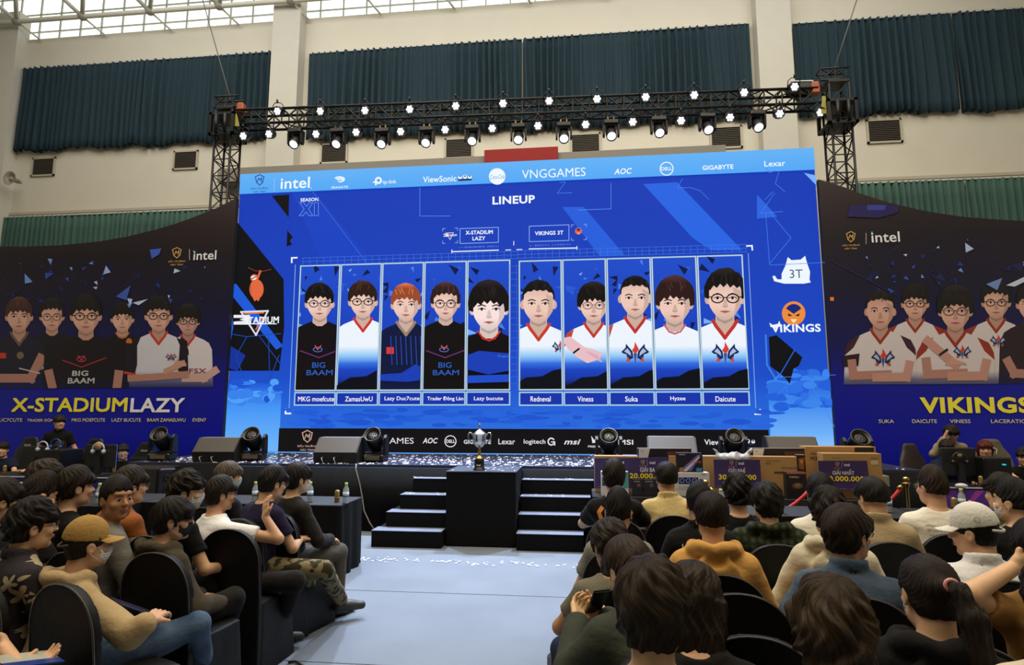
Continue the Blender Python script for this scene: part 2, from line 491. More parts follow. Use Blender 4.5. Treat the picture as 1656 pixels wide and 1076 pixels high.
o = mb.build('trim_1', mat('carpet_seam', (96, 104, 116), .8)); o['kind'] = 'structure'
# back wall with window openings hidden behind the curtains: wall is solid, curtains hang before it
wallbox('wall_back', (-3, YW + .2, 6.7), (34, .4, 13.4))
wallbox('wall_left', (-20, 4.1, 9), (.4, 25, 18)); wallbox('wall_right', (14, 4.1, 9), (.4, 25, 18)); wallbox('wall_front', (-3, -8.4, 9), (34, .4, 18), mat('dark_wall', (120, 112, 98), .9))
wallbox('ceiling', (-3, 4.1, 18.1), (34.4, 25.4, .2), mat('ceiling_white', (215, 212, 200), .9))
# pillars (slightly nearer than the wall)
for i, (xa, xb, yt) in enumerate(((-20, PY(28, 60, 15.6)[0], 0), (PY(440, 60, 15.6)[0], PY(484, 60, 15.6)[0], 0), (PY(1225, 60, 15.6)[0], PY(1281, 60, 15.6)[0], 0))):
    wallbox('wall_pier_%d' % (i + 1), ((xa + xb) / 2, 15.8, 7.05 if i < 2 else 7.3), (xb - xa, .4, 14.1 if i < 2 else 14.6), m_pil)
# ledges
zl = PY(200, 342, YW)[2]
mb = MB()
mb.box((-3, YW - .02, zl + .04), (34, .06, .08))
o = mb.build('trim_2', mat('ledge', (176, 168, 150), .8)); o['kind'] = 'structure'
mb = MB(); z1 = PY(560, 268, 15.7)[2]; mb.box((-3.2, 15.75, z1 - .2), (14, .5, .4))
o = mb.build('trim_3', mat('pipe_ledge', (130, 124, 114), .8)); o['kind'] = 'structure'
# clerestory glazing above the wall
zt = 13.4
mb = MB()
for i in range(50): mb.box((-19.7 + i * .74, 16.6, 15.7), (.035, .05, 4.6))
for j in range(8): mb.box((-3, 16.6, zt + .05 + j * .62), (34, .04, .035))
o = mb.build('window_1', mat('window_bars', (170, 172, 164), .6)); o['kind'] = 'structure'
gm = bpy.data.materials.new('clerestory_glass'); gm.use_nodes = True; nt = gm.node_tree; nt.nodes.remove(nt.nodes['Principled BSDF'])
tr = nt.nodes.new('ShaderNodeBsdfTransparent'); tr.inputs[0].default_value = (.97, 1, .97, 1); gl = nt.nodes.new('ShaderNodeBsdfGlossy'); gl.inputs['Roughness'].default_value = .15
mxs = nt.nodes.new('ShaderNodeMixShader'); mxs.inputs[0].default_value = .06
nt.links.new(tr.outputs[0], mxs.inputs[1]); nt.links.new(gl.outputs[0], mxs.inputs[2]); nt.links.new(mxs.outputs[0], nt.nodes['Material Output'].inputs[0])
o = MB().box((-3, 16.64, 15.7), (34, .012, 4.6)).build('window_pane', gm, o)
# tubular space frame under the glazing
m_tube = mat('white_tube', (206, 202, 186), .5)
sp = thing('roof_space_frame', 'white tubular steel space frame running along under the bright glazing', 'roof frame', (-12, 15.7, 13.9))
def wb(mbx, name, m, parent):
    me = mbx.mesh(name)
    o = link(name, me, m, parent); o.matrix_parent_inverse = parent_inv(parent); return o
nodes = [PY(x, y, 15.4) for x, y in ((-80, 44), (27, 35), (135, 27), (243, 19), (357, 10), (470, 1))]
dx = (nodes[-1] - nodes[1]) / 4
nodes = [nodes[1] + dx * k for k in range(-1, 9)]
mb = MB(); mb.tube(nodes, .07, 10); wb(mb, 'bottom_chord', m_tube, sp)
up = [n + dx * .5 + np.array([0, -1.3, 1.15]) for n in nodes]
upb = [n + dx * .5 + np.array([0, .9, 1.5]) for n in nodes]
for k, n in enumerate(nodes):
    for q in (up[k], up[k - 1] if k else None):
        if q is not None: wb(MB().tube([n, q], .06, 8), 'strut', m_tube, sp)
    wb(MB().lathe([(.02, -.12), (.1, -.08), (.13, 0), (.1, .08), (.02, .12)], tuple(n), 12), 'node_ball', mat('node_grey', (140, 136, 124), .5), sp)
    if k < len(nodes): wb(MB().tube([n, n + np.array([.35, .5, -.55 + .25])], .03, 6), 'brace', m_tube, sp)
wb(MB().tube(up, .07, 10), 'top_chord', m_tube, sp)
for (px, zz) in ((470, 14.1),):
    c = PY(px, 15, 15.6)
    t = thing('pillar_bearing', 'steel bearing shoe on top of the pillar left of the big screen', 'bearing', (c[0], 15.7, 14.1))
    MB().lathe([(.32, 0), (.3, .08), (.16, .12), (.12, .34), (.2, .36), (.2, .42)], (0, 0, 0), 14).build('shoe', mat('bearing_tan', (120, 104, 78), .7), t)
    for a in range(4): MB().box((.2 * math.cos(a * PI / 2), .2 * math.sin(a * PI / 2), .14), (.06, .06, .2)).build('bolt', mat('node_grey'), t)

# ------------------------------------------------------------------ curtains
def curtain_mat(name, c1, c2):
    m = mat(name, c1, .9, bump=(30, .2, (1, 1, .05)), var=.25); return m
m_cur = curtain_mat('teal_curtain', (24, 48, 58), 0); m_curg = curtain_mat('green_curtain', (62, 92, 82), 0)
def curtain(name, label, xa, xb, z0, z1, m, seed=0, y=15.85, group=None, pleat=.2, sway=0):
    r = random.Random(seed); n = int((xb - xa) / .03); t = thing(name, label, 'curtain', ((xa + xb) / 2, y, z0), 0, group)
    vs = []; fs = []; rows = 9
    ph = [r.uniform(0, 6) for _ in range(4)]
    for j in range(rows):
        tz = j / (rows - 1)
        for i in range(n + 1):
            x = xa + (xb - xa) * i / n
            a = (.085 + .045 * math.sin(x * 1.7 + ph[1]) + .02 * math.sin(x * 7.3 + ph[2])) * (1.0 - .4 * tz)
            ph_ = 2 * PI * x / pleat + 1.9 * math.sin(x * 2.3 + ph[0]) + 1.1 * math.sin(x * 5.1 + ph[1]) + (1 - tz) * .9 * math.sin(x * 3.7 + ph[3]) + .35 * math.sin(tz * 4 + x)
            yy = a * math.sin(ph_) + .025 * math.sin(2 * ph_ + tz * 2)
            zz = z0 + (z1 - z0) * tz + (.035 * math.sin(x * 3 + ph[2]) + .03 * math.sin(x * 9 + ph[3])) * (1 - tz) + (.02 * abs(math.sin(ph_ / 2)) if j == rows - 1 else 0)
            vs.append((x - (xa + xb) / 2 + sway * (1 - tz), yy, zz - z0))
    for j in range(rows - 1):
        for i in range(n):
            a = j * (n + 1) + i; fs.append((a, a + 1, a + n + 2, a + n + 1))
    mb = MB(); mb.add(vs, fs, True); o = mb.build('curtain_cloth', m, t)
    md = o.modifiers.new('thickness', 'SOLIDIFY'); md.thickness = .012
    MB().box((0, .02, z1 - z0 + .03), (xb - xa, .08, .05)).build('curtain_rail', mat('rail_white', (190, 188, 180), .6), t)
    return t
cu = [(29, 231, 114, 247, 'leftmost upper dark teal curtain panel, beside the left pillar'), (232, 436, 100, 238, 'dark teal curtain panel left of the pillar behind the left truss tower'),
      (497, 844, 90, 230, 'dark teal curtain panel behind the left half of the lighting truss'), (846, 1217, 72, 212, 'dark teal curtain panel behind the right half of the lighting truss'),
      (1287, 1548, 42, 193, 'dark teal curtain panel behind the right truss tower'), (1549, 1760, 27, 183, 'upper dark teal curtain panel at the right edge of the photo')]
zts = [12.3, 12.3, 12.15, 12.15, 12.05, 12.05]; zbs = [9.62, 9.6, 9.5, 9.45, 9.4, 9.35]
for i, (a, b, ya, yb, lb) in enumerate(cu):
    xa, xb = PY(a, (ya + yb) / 2, 15.85)[0], PY(b, (ya + yb) / 2, 15.85)[0]
    curtain('window_curtain', lb, xa, xb, zbs[i], PY((a + b) / 2, ya - (b - a) * 0 - 0, 15.85)[2] if 0 else zts[i], m_cur, i, group='upper curtains along the back wall')
for i, (a, b, lb) in enumerate(((8, 212, 'lower green curtain panel at far left above the left banner'), (213, 352, 'lower green curtain panel between the far left panel and the left truss tower'),
                                (1380, 1562, 'lower green curtain panel just right of the right truss tower'), (1563, 1760, 'lower green curtain panel at the right edge above the right banner'))):
    xa, xb = PY(a, 340, 15.85)[0], PY(b, 340, 15.85)[0]
    curtain('window_curtain', lb, xa, xb, 4.4, 7.52, m_curg, 20 + i, group='lower curtains along the back wall', pleat=.17)

# vents
for i, (x, y, wpx, lb) in enumerate(((70, 270, 39, 'wall vent grille nearest the horn loudspeaker at far left'), (300, 259, 40, 'wall vent grille left of the left truss tower'), (540, 248, 43, 'wall vent grille above the left part of the big screen'),
                                (742, 240, 44, 'wall vent grille just left of the red hanging panel'), (947, 233, 46, 'wall vent grille just right of the red hanging panel'), (1174, 222, 48, 'wall vent grille above the right part of the big screen'), (1430, 212, 51, 'wall vent grille right of the right truss tower'))):
    p = PY(x, y, 15.97); W_ = wpx / 982 * depth(p) * 1.0; H_ = W_ * .74
    t = thing('vent_grille', lb, 'vent', (p[0], 15.99, p[2] - H_ / 2), 0, 'vent grilles on the back wall')
    mb = MB()
    for sx in (-1, 1): mb.box((sx * W_ / 2, -.02, H_ / 2), (.05, .04, H_ + .05))
    for sz in (0, 1): mb.box((0, -.02, sz * H_), (W_ + .05, .04, .05))
    mb.build('vent_frame', mat('vent_frame', (176, 168, 148), .6), t)
    MB().box((0, -.005, H_ / 2), (W_, .01, H_)).build('vent_backing', mat('vent_dark', (40, 36, 30), .8), t)
    mb = MB()
    for k in range(12): mb.box((0, -.018, (k + .5) * H_ / 12), (W_ - .04, .028, .012), Matrix.Rotation(0, 4, 'X'))
    mb.build('vent_slats', mat('vent_slat', (86, 78, 66), .6), t)
# horn speaker
p = PY(15, 288, 15.3)
t = thing('horn_loudspeaker', 'grey round horn loudspeaker on the pillar at far left', 'loudspeaker', (p[0], 15.3, p[2]))
MB().lathe([(.02, .3), (.06, .3), (.07, .12), (.13, .05), (.2, 0), (.21, 0), (.19, .02), (.12, .07), (.05, .1), (.03, .02), (.01, .0)], (0, 0, 0), 20, 'Y').build('horn', mat('horn_grey', (150, 144, 130), .5), t)
MB().box((0, .34, 0), (.06, .12, .06)).build('bracket', mat('horn_grey'), t)
# red panel behind the screen top
a = PY(785, 242, 15.6); b = PY(903, 262, 15.6)
o = MB().box(((a[0] + b[0]) / 2, 15.42, PY(845, 240, 15.42)[2] - .6), (b[0] - a[0], .04, 1.2), None, .01).build('red_panel', mat('red_cloth', (140, 26, 22), .8))
tag(o, 'plain red cloth panel hanging on the wall above the centre of the screen', 'banner')

# ------------------------------------------------------------------ STAGE
XL, XR = PZ(205, 748, ZS)[0], PZ(1500, 762, ZS)[0]
YF = 8.95
st = thing('stage_platform', 'long black-skirted stage platform with a glossy dark top strewn with confetti', 'stage', ((XL + XR) / 2, 10.2, 0))
mt = bpy.data.materials.new('stage_top'); mt.use_nodes = True; b_ = mt.node_tree.nodes['Principled BSDF']
b_.inputs['Base Color'].default_value = (*lin((52, 54, 70)), 1); b_.inputs['Roughness'].default_value = .33
wb(MB().box(((XL + XR) / 2, (YF + 11.3) / 2, ZS - .02), (XR - XL, 11.3 - YF, .04)), 'stage_top', mt, st)
def skirt(xa, xb, y, z1, name='skirt', parent=st, m=m_black, amp=.012):
    n = int((xb - xa) / .04); vs = []; fs = []
    for z in (0.004, z1):
        for i in range(n + 1):
            x = xa + (xb - xa) * i / n; vs.append((x, y + amp * math.sin(x * 21 + math.sin(x * 5) * 2) * (1 if z < .1 else .3), z))
    for i in range(n): fs.append((i, i + 1, n + 2 + i, n + 1 + i))
    mbx = MB().add(vs, fs, True)
    o = wb(mbx, name, m, parent); md = o.modifiers.new('t', 'SOLIDIFY'); md.thickness = .01
    return o
skirt(XL, XR, YF - .02, ZS - .04)
wb(MB().box((XL + .01, (YF + 11.3) / 2, ZS / 2), (.02, 11.3 - YF, ZS - .05)), 'side_skirt', m_black, st)
wb(MB().box((XR - .01, (YF + 11.3) / 2, ZS / 2), (.02, 11.3 - YF, ZS - .05)), 'side_skirt', m_black, st)
# podium
px0, px1 = -1.80, -.87
t = thing('podium_block', 'tall black cloth-covered podium block between the two flights of steps', 'podium', ((px0 + px1) / 2, 8.5, 0))
wb(MB().box(((px0 + px1) / 2, (8.08 + YF - .03) / 2, .475), (px1 - px0, YF - .03 - 8.08, .95), None, .012), 'block', m_black, t)
wb(MB().box(((px0 + px1) / 2, (8.08 + YF - .03) / 2, .955), (px1 - px0 + .01, YF - .03 - 8.08 + .01, .012)), 'top_sheet', mat('podium_top', (58, 62, 72), .5), t)
m_tread = mat('step_tread', (120, 128, 148), .45)
for nm, xa, xb, sh in (('left', -2.75, px0 - .02, .12), ('right', px1 + .02, .0, 0)):
    t = thing('step_flight', 'black carpeted steps climbing to the stage on the %s side of the podium' % nm, 'steps', ((xa + xb) / 2, 8.5, 0), 0, 'steps beside the podium')
    for k in range(4):
        y0 = 7.93 + k * .26; h = .205 + k * .195; x_0 = xa + (sh * k * .9 if sh else 0); x_1 = xb + (0 if sh else k * .05)
        yb = YF - .035
        wb(MB().box(((x_0 + x_1) / 2, (y0 + yb) / 2, h - .1 if k else h / 2), (x_1 - x_0, yb - y0, .2 if k else h), None, .006), 'step', m_black, t)
        if k: wb(MB().box(((x_0 + x_1) / 2, (y0 + .02 + yb) / 2, (h - .2) / 2), (x_1 - x_0 - .02, yb - y0 - .02, h - .2)), 'riser_cloth', m_black, t)
        wb(MB().box(((x_0 + x_1) / 2, y0 + .13, h + .003), (x_1 - x_0, .27, .006)), 'tread', m_tread, t)
# confetti
r = random.Random(5); mb = MB()
for i in range(2600):
    x = r.uniform(XL + .2, XR - .2); y = YF + abs(r.gauss(0, 1)) * 1.1 + .03
    if y > 11.2: y = r.uniform(YF + .05, 11.2)
    if x > 1.2 and r.random() < .6: continue
    a = r.uniform(0, PI); l = r.uniform(.012, .03); wd = .007
    M = Matrix.Translation((x, y, ZS + .004)) @ Matrix.Rotation(a, 4, 'Z') @ Matrix.Rotation(r.uniform(-.7, .7), 4, 'X')
    mb.add([(-l, -wd, 0), (l, -wd, 0), (l, wd, r.uniform(0, .01)), (-l, wd, 0)], [(0, 1, 2, 3)], False, M)
for i in range(60):
    x = r.uniform(-2.5, -.1); k = r.choice((2, 3)); y = 7.93 + k * .26 + r.uniform(.02, .2)
    if px0 < x < px1: y = r.uniform(8.1, 8.9); z = .968
    else: z = .205 + k * .195 + .01
    M = Matrix.Translation((x, y, z)) @ Matrix.Rotation(r.uniform(0, PI), 4, 'Z'); mb.add([(-.02, -.007, 0), (.02, -.007, 0), (.02, .007, .004), (-.02, .007, 0)], [(0, 1, 2, 3)], False, M)
for i in range(90):
    M = Matrix.Translation((r.uniform(-3.2, .3), 7.25 + r.gauss(0, .05), .006)) @ Matrix.Rotation(r.uniform(0, PI), 4, 'Z'); mb.add([(-.02, -.009, 0), (.02, -.009, 0), (.02, .009, .004), (-.02, .009, 0)], [(0, 1, 2, 3)], False, M)
o = mb.build('confetti', mat('confetti_white', (232, 236, 250), .4, emit=0)); tag(o, 'white and silver confetti strips scattered over the stage, steps and carpet', 'confetti', kind='stuff')

# ------------------------------------------------------------------ LED SCREEN
EM = attr_mat('led_pixels', emit=1.0)
x0, x1, z0, z1 = -7.036, 4.415, ZS + .01, 6.68
scr = thing('led_screen', 'huge blue LED screen showing the ten-player LINEUP graphic', 'screen', ((x0 + x1) / 2, YS, ZS))
wb(MB().box(((x0 + x1) / 2, YS + .06, z1 / 2), (x1 - x0, .1, z1)), 'screen_cabinet', mat('cabinet_black', (14, 14, 16), .6), scr)
A = Art(YS)
A.poly([(x0, .02), (x1, .02), (x1, z0), (x0, z0)], (90, 160, 240), world=True)
B1, B2, B3 = (24, 62, 184), (30, 84, 214), (60, 130, 236)
A.poly([(x0, z0), (x1, z0), (x1, z1), (x0, z1)], None, grad=[(z0, (50, 120, 225)), (1.9, (36, 96, 214)), (2.4, (28, 78, 200)), (3.4, (26, 68, 190)), (6.0, (24, 60, 182))], world=True)
A.poly([(468, 300), (500, 300), (598, 420), (700, 560), (640, 560), (520, 420)], (26, 66, 192))
A.poly([(1040, 298), (1095, 295), (1200, 405), (1150, 405), (1120, 385)], (40, 100, 226))
A.poly([(909, 335), (944, 335), (1010, 413), (970, 415)], (38, 94, 220))
A.poly([(1224, 315), (1257, 351), (1224, 354)], (44, 100, 224))
A.poly([(1300, 280), (1319, 284), (1320, 300)], (120, 180, 250))
# left black shards
K = (16, 16, 20)
A.poly([(440, 317), (468, 315), (467, 352)], K)
A.poly([(383, 358), (459, 452), (460, 530), (452, 600), (370, 600)], K)
A.poly([(465, 373), (474, 384), (469, 390), (473, 396), (464, 399)], K)
A.poly([(376, 459), (383, 460), (458, 560), (447, 566), (372, 474)], (30, 90, 214))
A.poly([(373, 478), (378, 530), (372, 560)], (30, 90, 214))
A.poly([(374, 560), (398, 575), (385, 600), (371, 596)], (22, 50, 150))
for pts in ([(400, 545), (382, 577), (398, 618)], [(417, 540), (455, 590)], [(435, 545), (437, 612)], [(452, 575), (438, 612)], [(370, 540), (400, 545), (455, 540)], [(371, 616), (450, 617)]): A.line(pts, 1.3, (24, 70, 170))
A.poly([(366, 618), (450, 622), (456, 640), (452, 730), (360, 730)], None, grad=[(622, (34, 92, 216)), (660, (70, 150, 246)), (725, (110, 180, 250))])
r = random.Random(3)
for i in range(26): A.ell(r.uniform(372, 452), r.uniform(618, 650), r.uniform(5, 14), r.uniform(3, 8), r.choice(((30, 84, 210), (56, 130, 236), (80, 160, 246))), 9)
A.poly([(1240, 620), (1290, 600), (1345, 600), (1350, 735), (1246, 735)], None, grad=[(600, (26, 72, 200)), (650, (60, 134, 238)), (700, (110, 176, 248)), (735, (150, 205, 252))])
for i in range(40): A.ell(r.uniform(1250, 1340), r.uniform(596, 660), r.uniform(6, 20), r.uniform(3, 9), r.choice(((36, 96, 218), (46, 112, 228), (60, 132, 236))), 12)
for i in range(110): A.ell(r.uniform(470, 1240), r.uniform(662, 690), r.uniform(6, 26), r.uniform(1.5, 5), r.choice(((34, 92, 214), (40, 100, 222), (32, 84, 206))), 12)
A.poly([(1237, 548), (1249, 545), (1290, 580), (1284, 594), (1276, 598), (1270, 622), (1262, 612), (1239, 594)], K)
A.line([(1232, 545), (1234, 592), (1245, 610)], 2.5, (60, 130, 230)); A.line([(1278, 568), (1252, 612)], 1.6, (40, 100, 220))
for pts in ([(1259, 349), (1224, 352), (1246, 320)], [(1240, 352), (1272, 391), (1238, 432), (1232, 352)], [(1238, 434), (1325, 430)], [(1245, 612), (1342, 608)], [(1231, 330), (1243, 318)],
            [(906, 303), (915, 302), (902, 320), (925, 319)], [(1100, 297), (1092, 312), (1112, 311), (1128, 316), (1142, 330)], [(1232, 280), (1238, 288), (1247, 284)], [(1253, 285), (1247, 305), (1262, 318)], [(1250, 640), (1264, 625), (1268, 660)], [(1300, 620), (1318, 650), (1340, 690)]):
    A.line(pts, .8, (70, 130, 236))
A.line([(515, 318), (600, 430)], .9, (60, 110, 220))
wb_o = A.build('screen_picture', EM, scr)
# header strip
A = Art(YS - .03); WH = (240, 248, 255)
z_h = PY(388, 315, YS)[2]
A.poly([(x0, z_h), (x1, z_h), (x1, z1), (x0, z1)], None, grad=[(z_h, (84, 168, 246)), (z1, (100, 178, 246))], world=True)
A.build('header_strip', EM, scr)
def sponsor(fn, name='sponsor_logo', Y=YS - .034, parent=scr, m=EM):
    A = Art(Y, .0006); fn(A); return A.build(name, m, parent)
def birds(A, x, y, c):
    for k in (-8, 0, 8): A.ell(x + k, y - 1 + abs(k) * .1, 3, 3.5, c, 10); A.ell(x + k, y - 2, 1.3, 1.6, (30, 40, 70), 8)
    A.poly([(x - 12, y + 3), (x + 12, y + 2), (x + 10, y + 5), (x - 10, y + 6)], (26, 40, 90))
def shield(A, x, y, s, c, t1='GIAI TRUONG', t2='GAME THU', tc=None):
    A.line([(x - s, y - s * .7), (x, y - s * 1.2), (x + s, y - s * .7), (x + s * .7, y + s * .6), (x, y + s * 1.2), (x - s * .7, y + s * .6)], max(.7, s * .2), c, True)
    A.line([(x - s * .5, y + s * .4), (x - s * .2, y - s * .4), (x + s * .1, y + s * .1), (x + s * .5, y - s * .5), (x + s * .4, y + s * .5)], max(.6, s * .18), c)
    A.text('ĐẤU TRƯỜNG', x - s * 2, x + s * 2, y + s * 1.9, s * .55, tc or c); A.text('MÁY TÍNH', x - s * 1.4, x + s * 1.4, y + s * 2.7, s * .5, tc or c)
def ptp(A, x, y, s, c):
    A.ring(x + s * .15, y - s * .15, s * .6, s * .6, s * .38, c, 14); A.poly([(x - s * .62, y - s * .1), (x - s * .28, y - s * .1), (x - s * .28, y + s), (x - s * .62, y + s)], c); A.poly([(x - s * 1.1, y + .1 * s), (x, y + .1 * s), (x, y + s * .42), (x - s * 1.1, y + s * .42)], c)
def lg_intel(A, x0_, x1_, y, h, c, dot=None):
    A.text('intel', x0_, x1_ - 2, y, h, c, .03); A.ell(x1_, y + h * .45, h * .05, h * .05, c, 6)
sponsor(lambda A: shield(A, 420, 291, 7, (30, 70, 150)))
sponsor(lambda A: (A.rect(443, 289, 443.8, 309, (160, 205, 250)), lg_intel(A, 454, 503, 296, 18, WH)))
def sea(A):
    for q, (rx, ry) in enumerate(((8, 4), (6.5, 3), (4.5, 2))): A.ring(549 + q * .5, 290 + q * 1.2, rx, ry, 1.6, WH, 14, -2.6, 1.7)
    A.text('SEAGATE', 536, 563, 303, 3.4, WH, .04)
sponsor(sea); sponsor(lambda A: (ptp(A, 611, 293, 7, WH), A.text('tp-link', 619, 641, 295, 8, WH)))
sponsor(lambda A: (A.text('ViewSonic', 684, 738, 289.5, 10, WH, .035), birds(A, 752, 287, WH)))
sponsor(lambda A: (A.ell(804, 285.5, 13.3, 13.3, WH, 30), A.text('Coca-Cola', 792.5, 816, 286, 7, (90, 150, 220), .0, .4)))
sponsor(lambda A: A.text('VNGGAMES', 844, 947, 280, 14, WH, .0)); sponsor(lambda A: A.text('AOC', 993, 1022, 277, 9.5, WH, .05, .25))
sponsor(lambda A: (A.ring(1078, 273, 10.4, 10.4, 1.6, WH, 26), A.text('DELL', 1069.5, 1086.5, 273, 5.6, WH, .06)))
sponsor(lambda A: A.text('GIGABYTE', 1136, 1186, 270.5, 7.4, WH, .06)); sponsor(lambda A: A.text('Lexar', 1236, 1270, 264.5, 9, WH, .03))
# season mark, title, team name boxes
A = Art(YS - .03); A.text('SEASON', 486, 515, 323, 5.6, WH, .06)
for pts in ([(485, 328), (491, 328), (496, 334), (500, 328), (506, 328), (499, 338.5), (506, 349), (500, 349), (495, 343), (490, 349), (484, 349), (492, 338.5)], [(508.5, 328), (515, 328), (515, 349), (508.5, 349)]): A.line(pts, .9, (110, 150, 235), True)
A.build('season_mark', EM, scr)
A = Art(YS - .03); A.line([(679, 304), (679, 349.5), (728, 349.5)], .9, (90, 140, 230)); A.line([(988, 297), (988, 338), (935, 340)], .9, (90, 140, 230)); A.text('LINEUP', 796.5, 865, 323.5, 13, WH, .07); A.build('title', EM, scr)
def box_(A, x0_, y0_, x1_, y1_, c, wd=1): A.line([(x0_, y0_), (x1_, y0_ - (x1_ - x0_) * .035), (x1_, y1_ - (x1_ - x0_) * .03), (x0_, y1_)], wd, c, True)
def xst(A, x, y, s):
    A.line([(x - s, y - s * .55), (x + s * .8, y - s * .62), (x, y + s)], s * .11, (225, 225, 235), True); A.line([(x - s * .75, y - s * .45), (x + s * .5, y - s * .5)], s * .09, (230, 120, 50)); A.line([(x, y + s * .62), (x + s * .45, y - s * .2)], s * .08, (230, 120, 50))
    A.poly([(x - s * 1.5, y - s * .35), (x - s * .4, y - s * .35), (x - s * .4, y + s * .3), (x - s * 1.5, y + s * .3), (x - s * 1.5, y + s * .1), (x - s * .8, y + s * .05), (x - s * 1.1, y - s * .05), (x - s * .8, y - s * .15), (x - s * 1.5, y - s * .15)], (235, 235, 240))
    A.text('STADIUM', x - s * .75, x + s * 1.55, y, s * .46, WH, .05)
def hd(A):
    box_(A, 744, 370, 806, 394, (150, 180, 245)); A.text('X-STADIUM', 753, 797, 376, 6.4, WH, .06); A.text('LAZY', 764, 785, 385.7, 6.2, WH, .06)
    for a, b_ in (((716, 370), (1, 1)), ((740, 369), (-1, 1)), ((716, 394), (1, -1)), ((740, 393), (-1, -1))): A.line([(a[0] + 4 * b_[0], a[1]), a, (a[0], a[1] + 4 * b_[1])], .8, (150, 180, 245))
    xst(A, 728, 381, 7); A.line([(731, 404.5), (731, 410)], 1.2, WH); A.line([(731, 407.5), (806, 405)], 1.6, WH); A.text('| + EMEHEHEHI  |MO·|·I', 743, 806, 400, 3, (110, 150, 240), 0)
    A.line([(818, 405), (826, 404.6)], 1.3, WH); A.line([(831, 391), (831, 397)], 1.1, WH); A.line([(836, 404.3), (844, 404)], 1.3, WH)
A = Art(YS - .03, .0008); hd(A); A.build('team_name_box', EM, scr)
def helm(A, x, y, s, o=(236, 140, 60), wc=WH):
    A.ell(x, y, s, s * 1.02, o, 26); A.ell(x, y - s * .1, s * .72, s * .7, (26, 40, 120), 22); A.poly([(x - s * .8, y - s * .5), (x, y + s * .05), (x + s * .8, y - s * .5), (x + s * .75, y + s * .5), (x, y + s * .95), (x - s * .75, y + s * .5)], o)
    A.poly([(x - s * .5, y), (x - s * .1, y + s * .2), (x - s * .45, y + s * .25)], (30, 20, 30)); A.poly([(x + s * .5, y), (x + s * .1, y + s * .2), (x + s * .45, y + s * .25)], (30, 20, 30)); A.poly([(x - s * .3, y + s * .5), (x + s * .3, y + s * .5), (x, y + s * .85)], (250, 225, 180))
A = Art(YS - .03, .0008)
box_(A, 856, 366, 920, 391, (150, 180, 245)); A.text('VIKINGS 3T', 865, 911, 377, 6.4, WH, .06)
helm(A, 935.5, 374, 5.5, (230, 110, 70))
for a, b_ in (((924, 364), (1, 1)), ((948, 363), (-1, 1)), ((924, 389), (1, -1)), ((948, 388), (-1, -1))): A.line([(a[0] + 4 * b_[0], a[1]), a, (a[0], a[1] + 4 * b_[1])], .8, (150, 180, 245))
A.line([(856, 403), (933, 401.5)], 1.6, WH); A.line([(933, 399), (933, 404)], 1.2, WH); A.text('+ ·EM·I·I·I  | I·MO·I·I', 856, 922, 397, 3, (110, 150, 240), 0)
A.build('team_name_box', EM, scr)
# side emblems
A = Art(YS - .03, .0008); O_ = (226, 104, 62)
A.line([(402, 433), (412, 438), (425, 439), (438, 436)], 1.6, (110, 50, 40)); A.line([(416, 452), (421, 439)], 3.2, O_); A.ell(415, 468, 11.5, 16, O_, 24); A.ell(411.5, 450, 6.6, 6.2, O_, 18); A.ell(410.5, 449.5, 4.6, 3.6, (245, 235, 225), 14); A.line([(406.5, 451.5), (414, 448)], 1.5, (60, 30, 30)); A.poly([(409, 482), (421, 482), (418, 488), (415, 485), (412, 488)], O_); A.line([(405, 462), (407, 474)], .8, (150, 60, 40))
A.build('team_emblem', EM, scr)
A = Art(YS - .03, .0008); xst(A, 414, 518, 24); A.line([(400, 524), (447, 524)], 1.4, WH); A.build('team_emblem', EM, scr)
A = Art(YS - .03, .0008)
A.poly([(1274, 416), (1280, 421), (1295, 420), (1302, 414), (1305, 425), (1310, 440), (1309, 452), (1311, 457), (1300, 459), (1268, 459), (1252, 455), (1249, 447), (1253, 446), (1257, 452), (1264, 452), (1264, 443), (1270, 430)], (238, 246, 255)); A.text('3T', 1277, 1298, 443, 14, (70, 90, 120), 0)
A.build('team_emblem', EM, scr)
A = Art(YS - .03, .0008); helm(A, 1283.5, 507, 19); A.text('VIKINGS', 1247, 1327, 531, 13, WH, .07)
A.poly([(1244, 522), (1249, 526), (1258, 524), (1260, 519), (1263, 527), (1255, 531), (1246, 529)], WH); A.build('team_emblem', EM, scr)
# grid strip and corner brackets
A = Art(YS - .03, .0008)
for xa, ya, xb, yb in ((490, 418, 838, 407), (838, 407, 1205, 397)):
    n = int((xb - xa) / 11)
    for i in range(n + 1):
        x = xa + (xb - xa) * i / n; y = ya + (yb - ya) * i / n; A.line([(x, y), (x, y + 12)], .6, (70, 120, 230))
    for q in (0, 6, 12): A.line([(xa, ya + q), (xb, yb + q)], .6, (70, 120, 230))
for k in range(19): A.line([(825, 432 + k * 10.5), (838, 431.6 + k * 10.5)], .6, (60, 110, 225))
A.line([(825, 430), (826, 632)], .6, (60, 110, 225)); A.line([(836, 430), (837, 632)], .6, (60, 110, 225))
A.line([(475, 426), (475, 419), (483, 418.6)], 2.4, WH); A.line([(465.5, 662), (465, 669), (473, 669)], 2.4, WH); A.line([(1206, 400), (1214, 399.6), (1214.6, 406)], 2.4, WH); A.line([(1227, 663), (1227.5, 670), (1219, 670)], 2.4, WH)
A.line([(481, 430), (471, 660)], .9, (150, 190, 245)); A.line([(1208, 412), (1220, 660)], .9, (150, 190, 245))
A.build('grid_overlay', EM, scr)

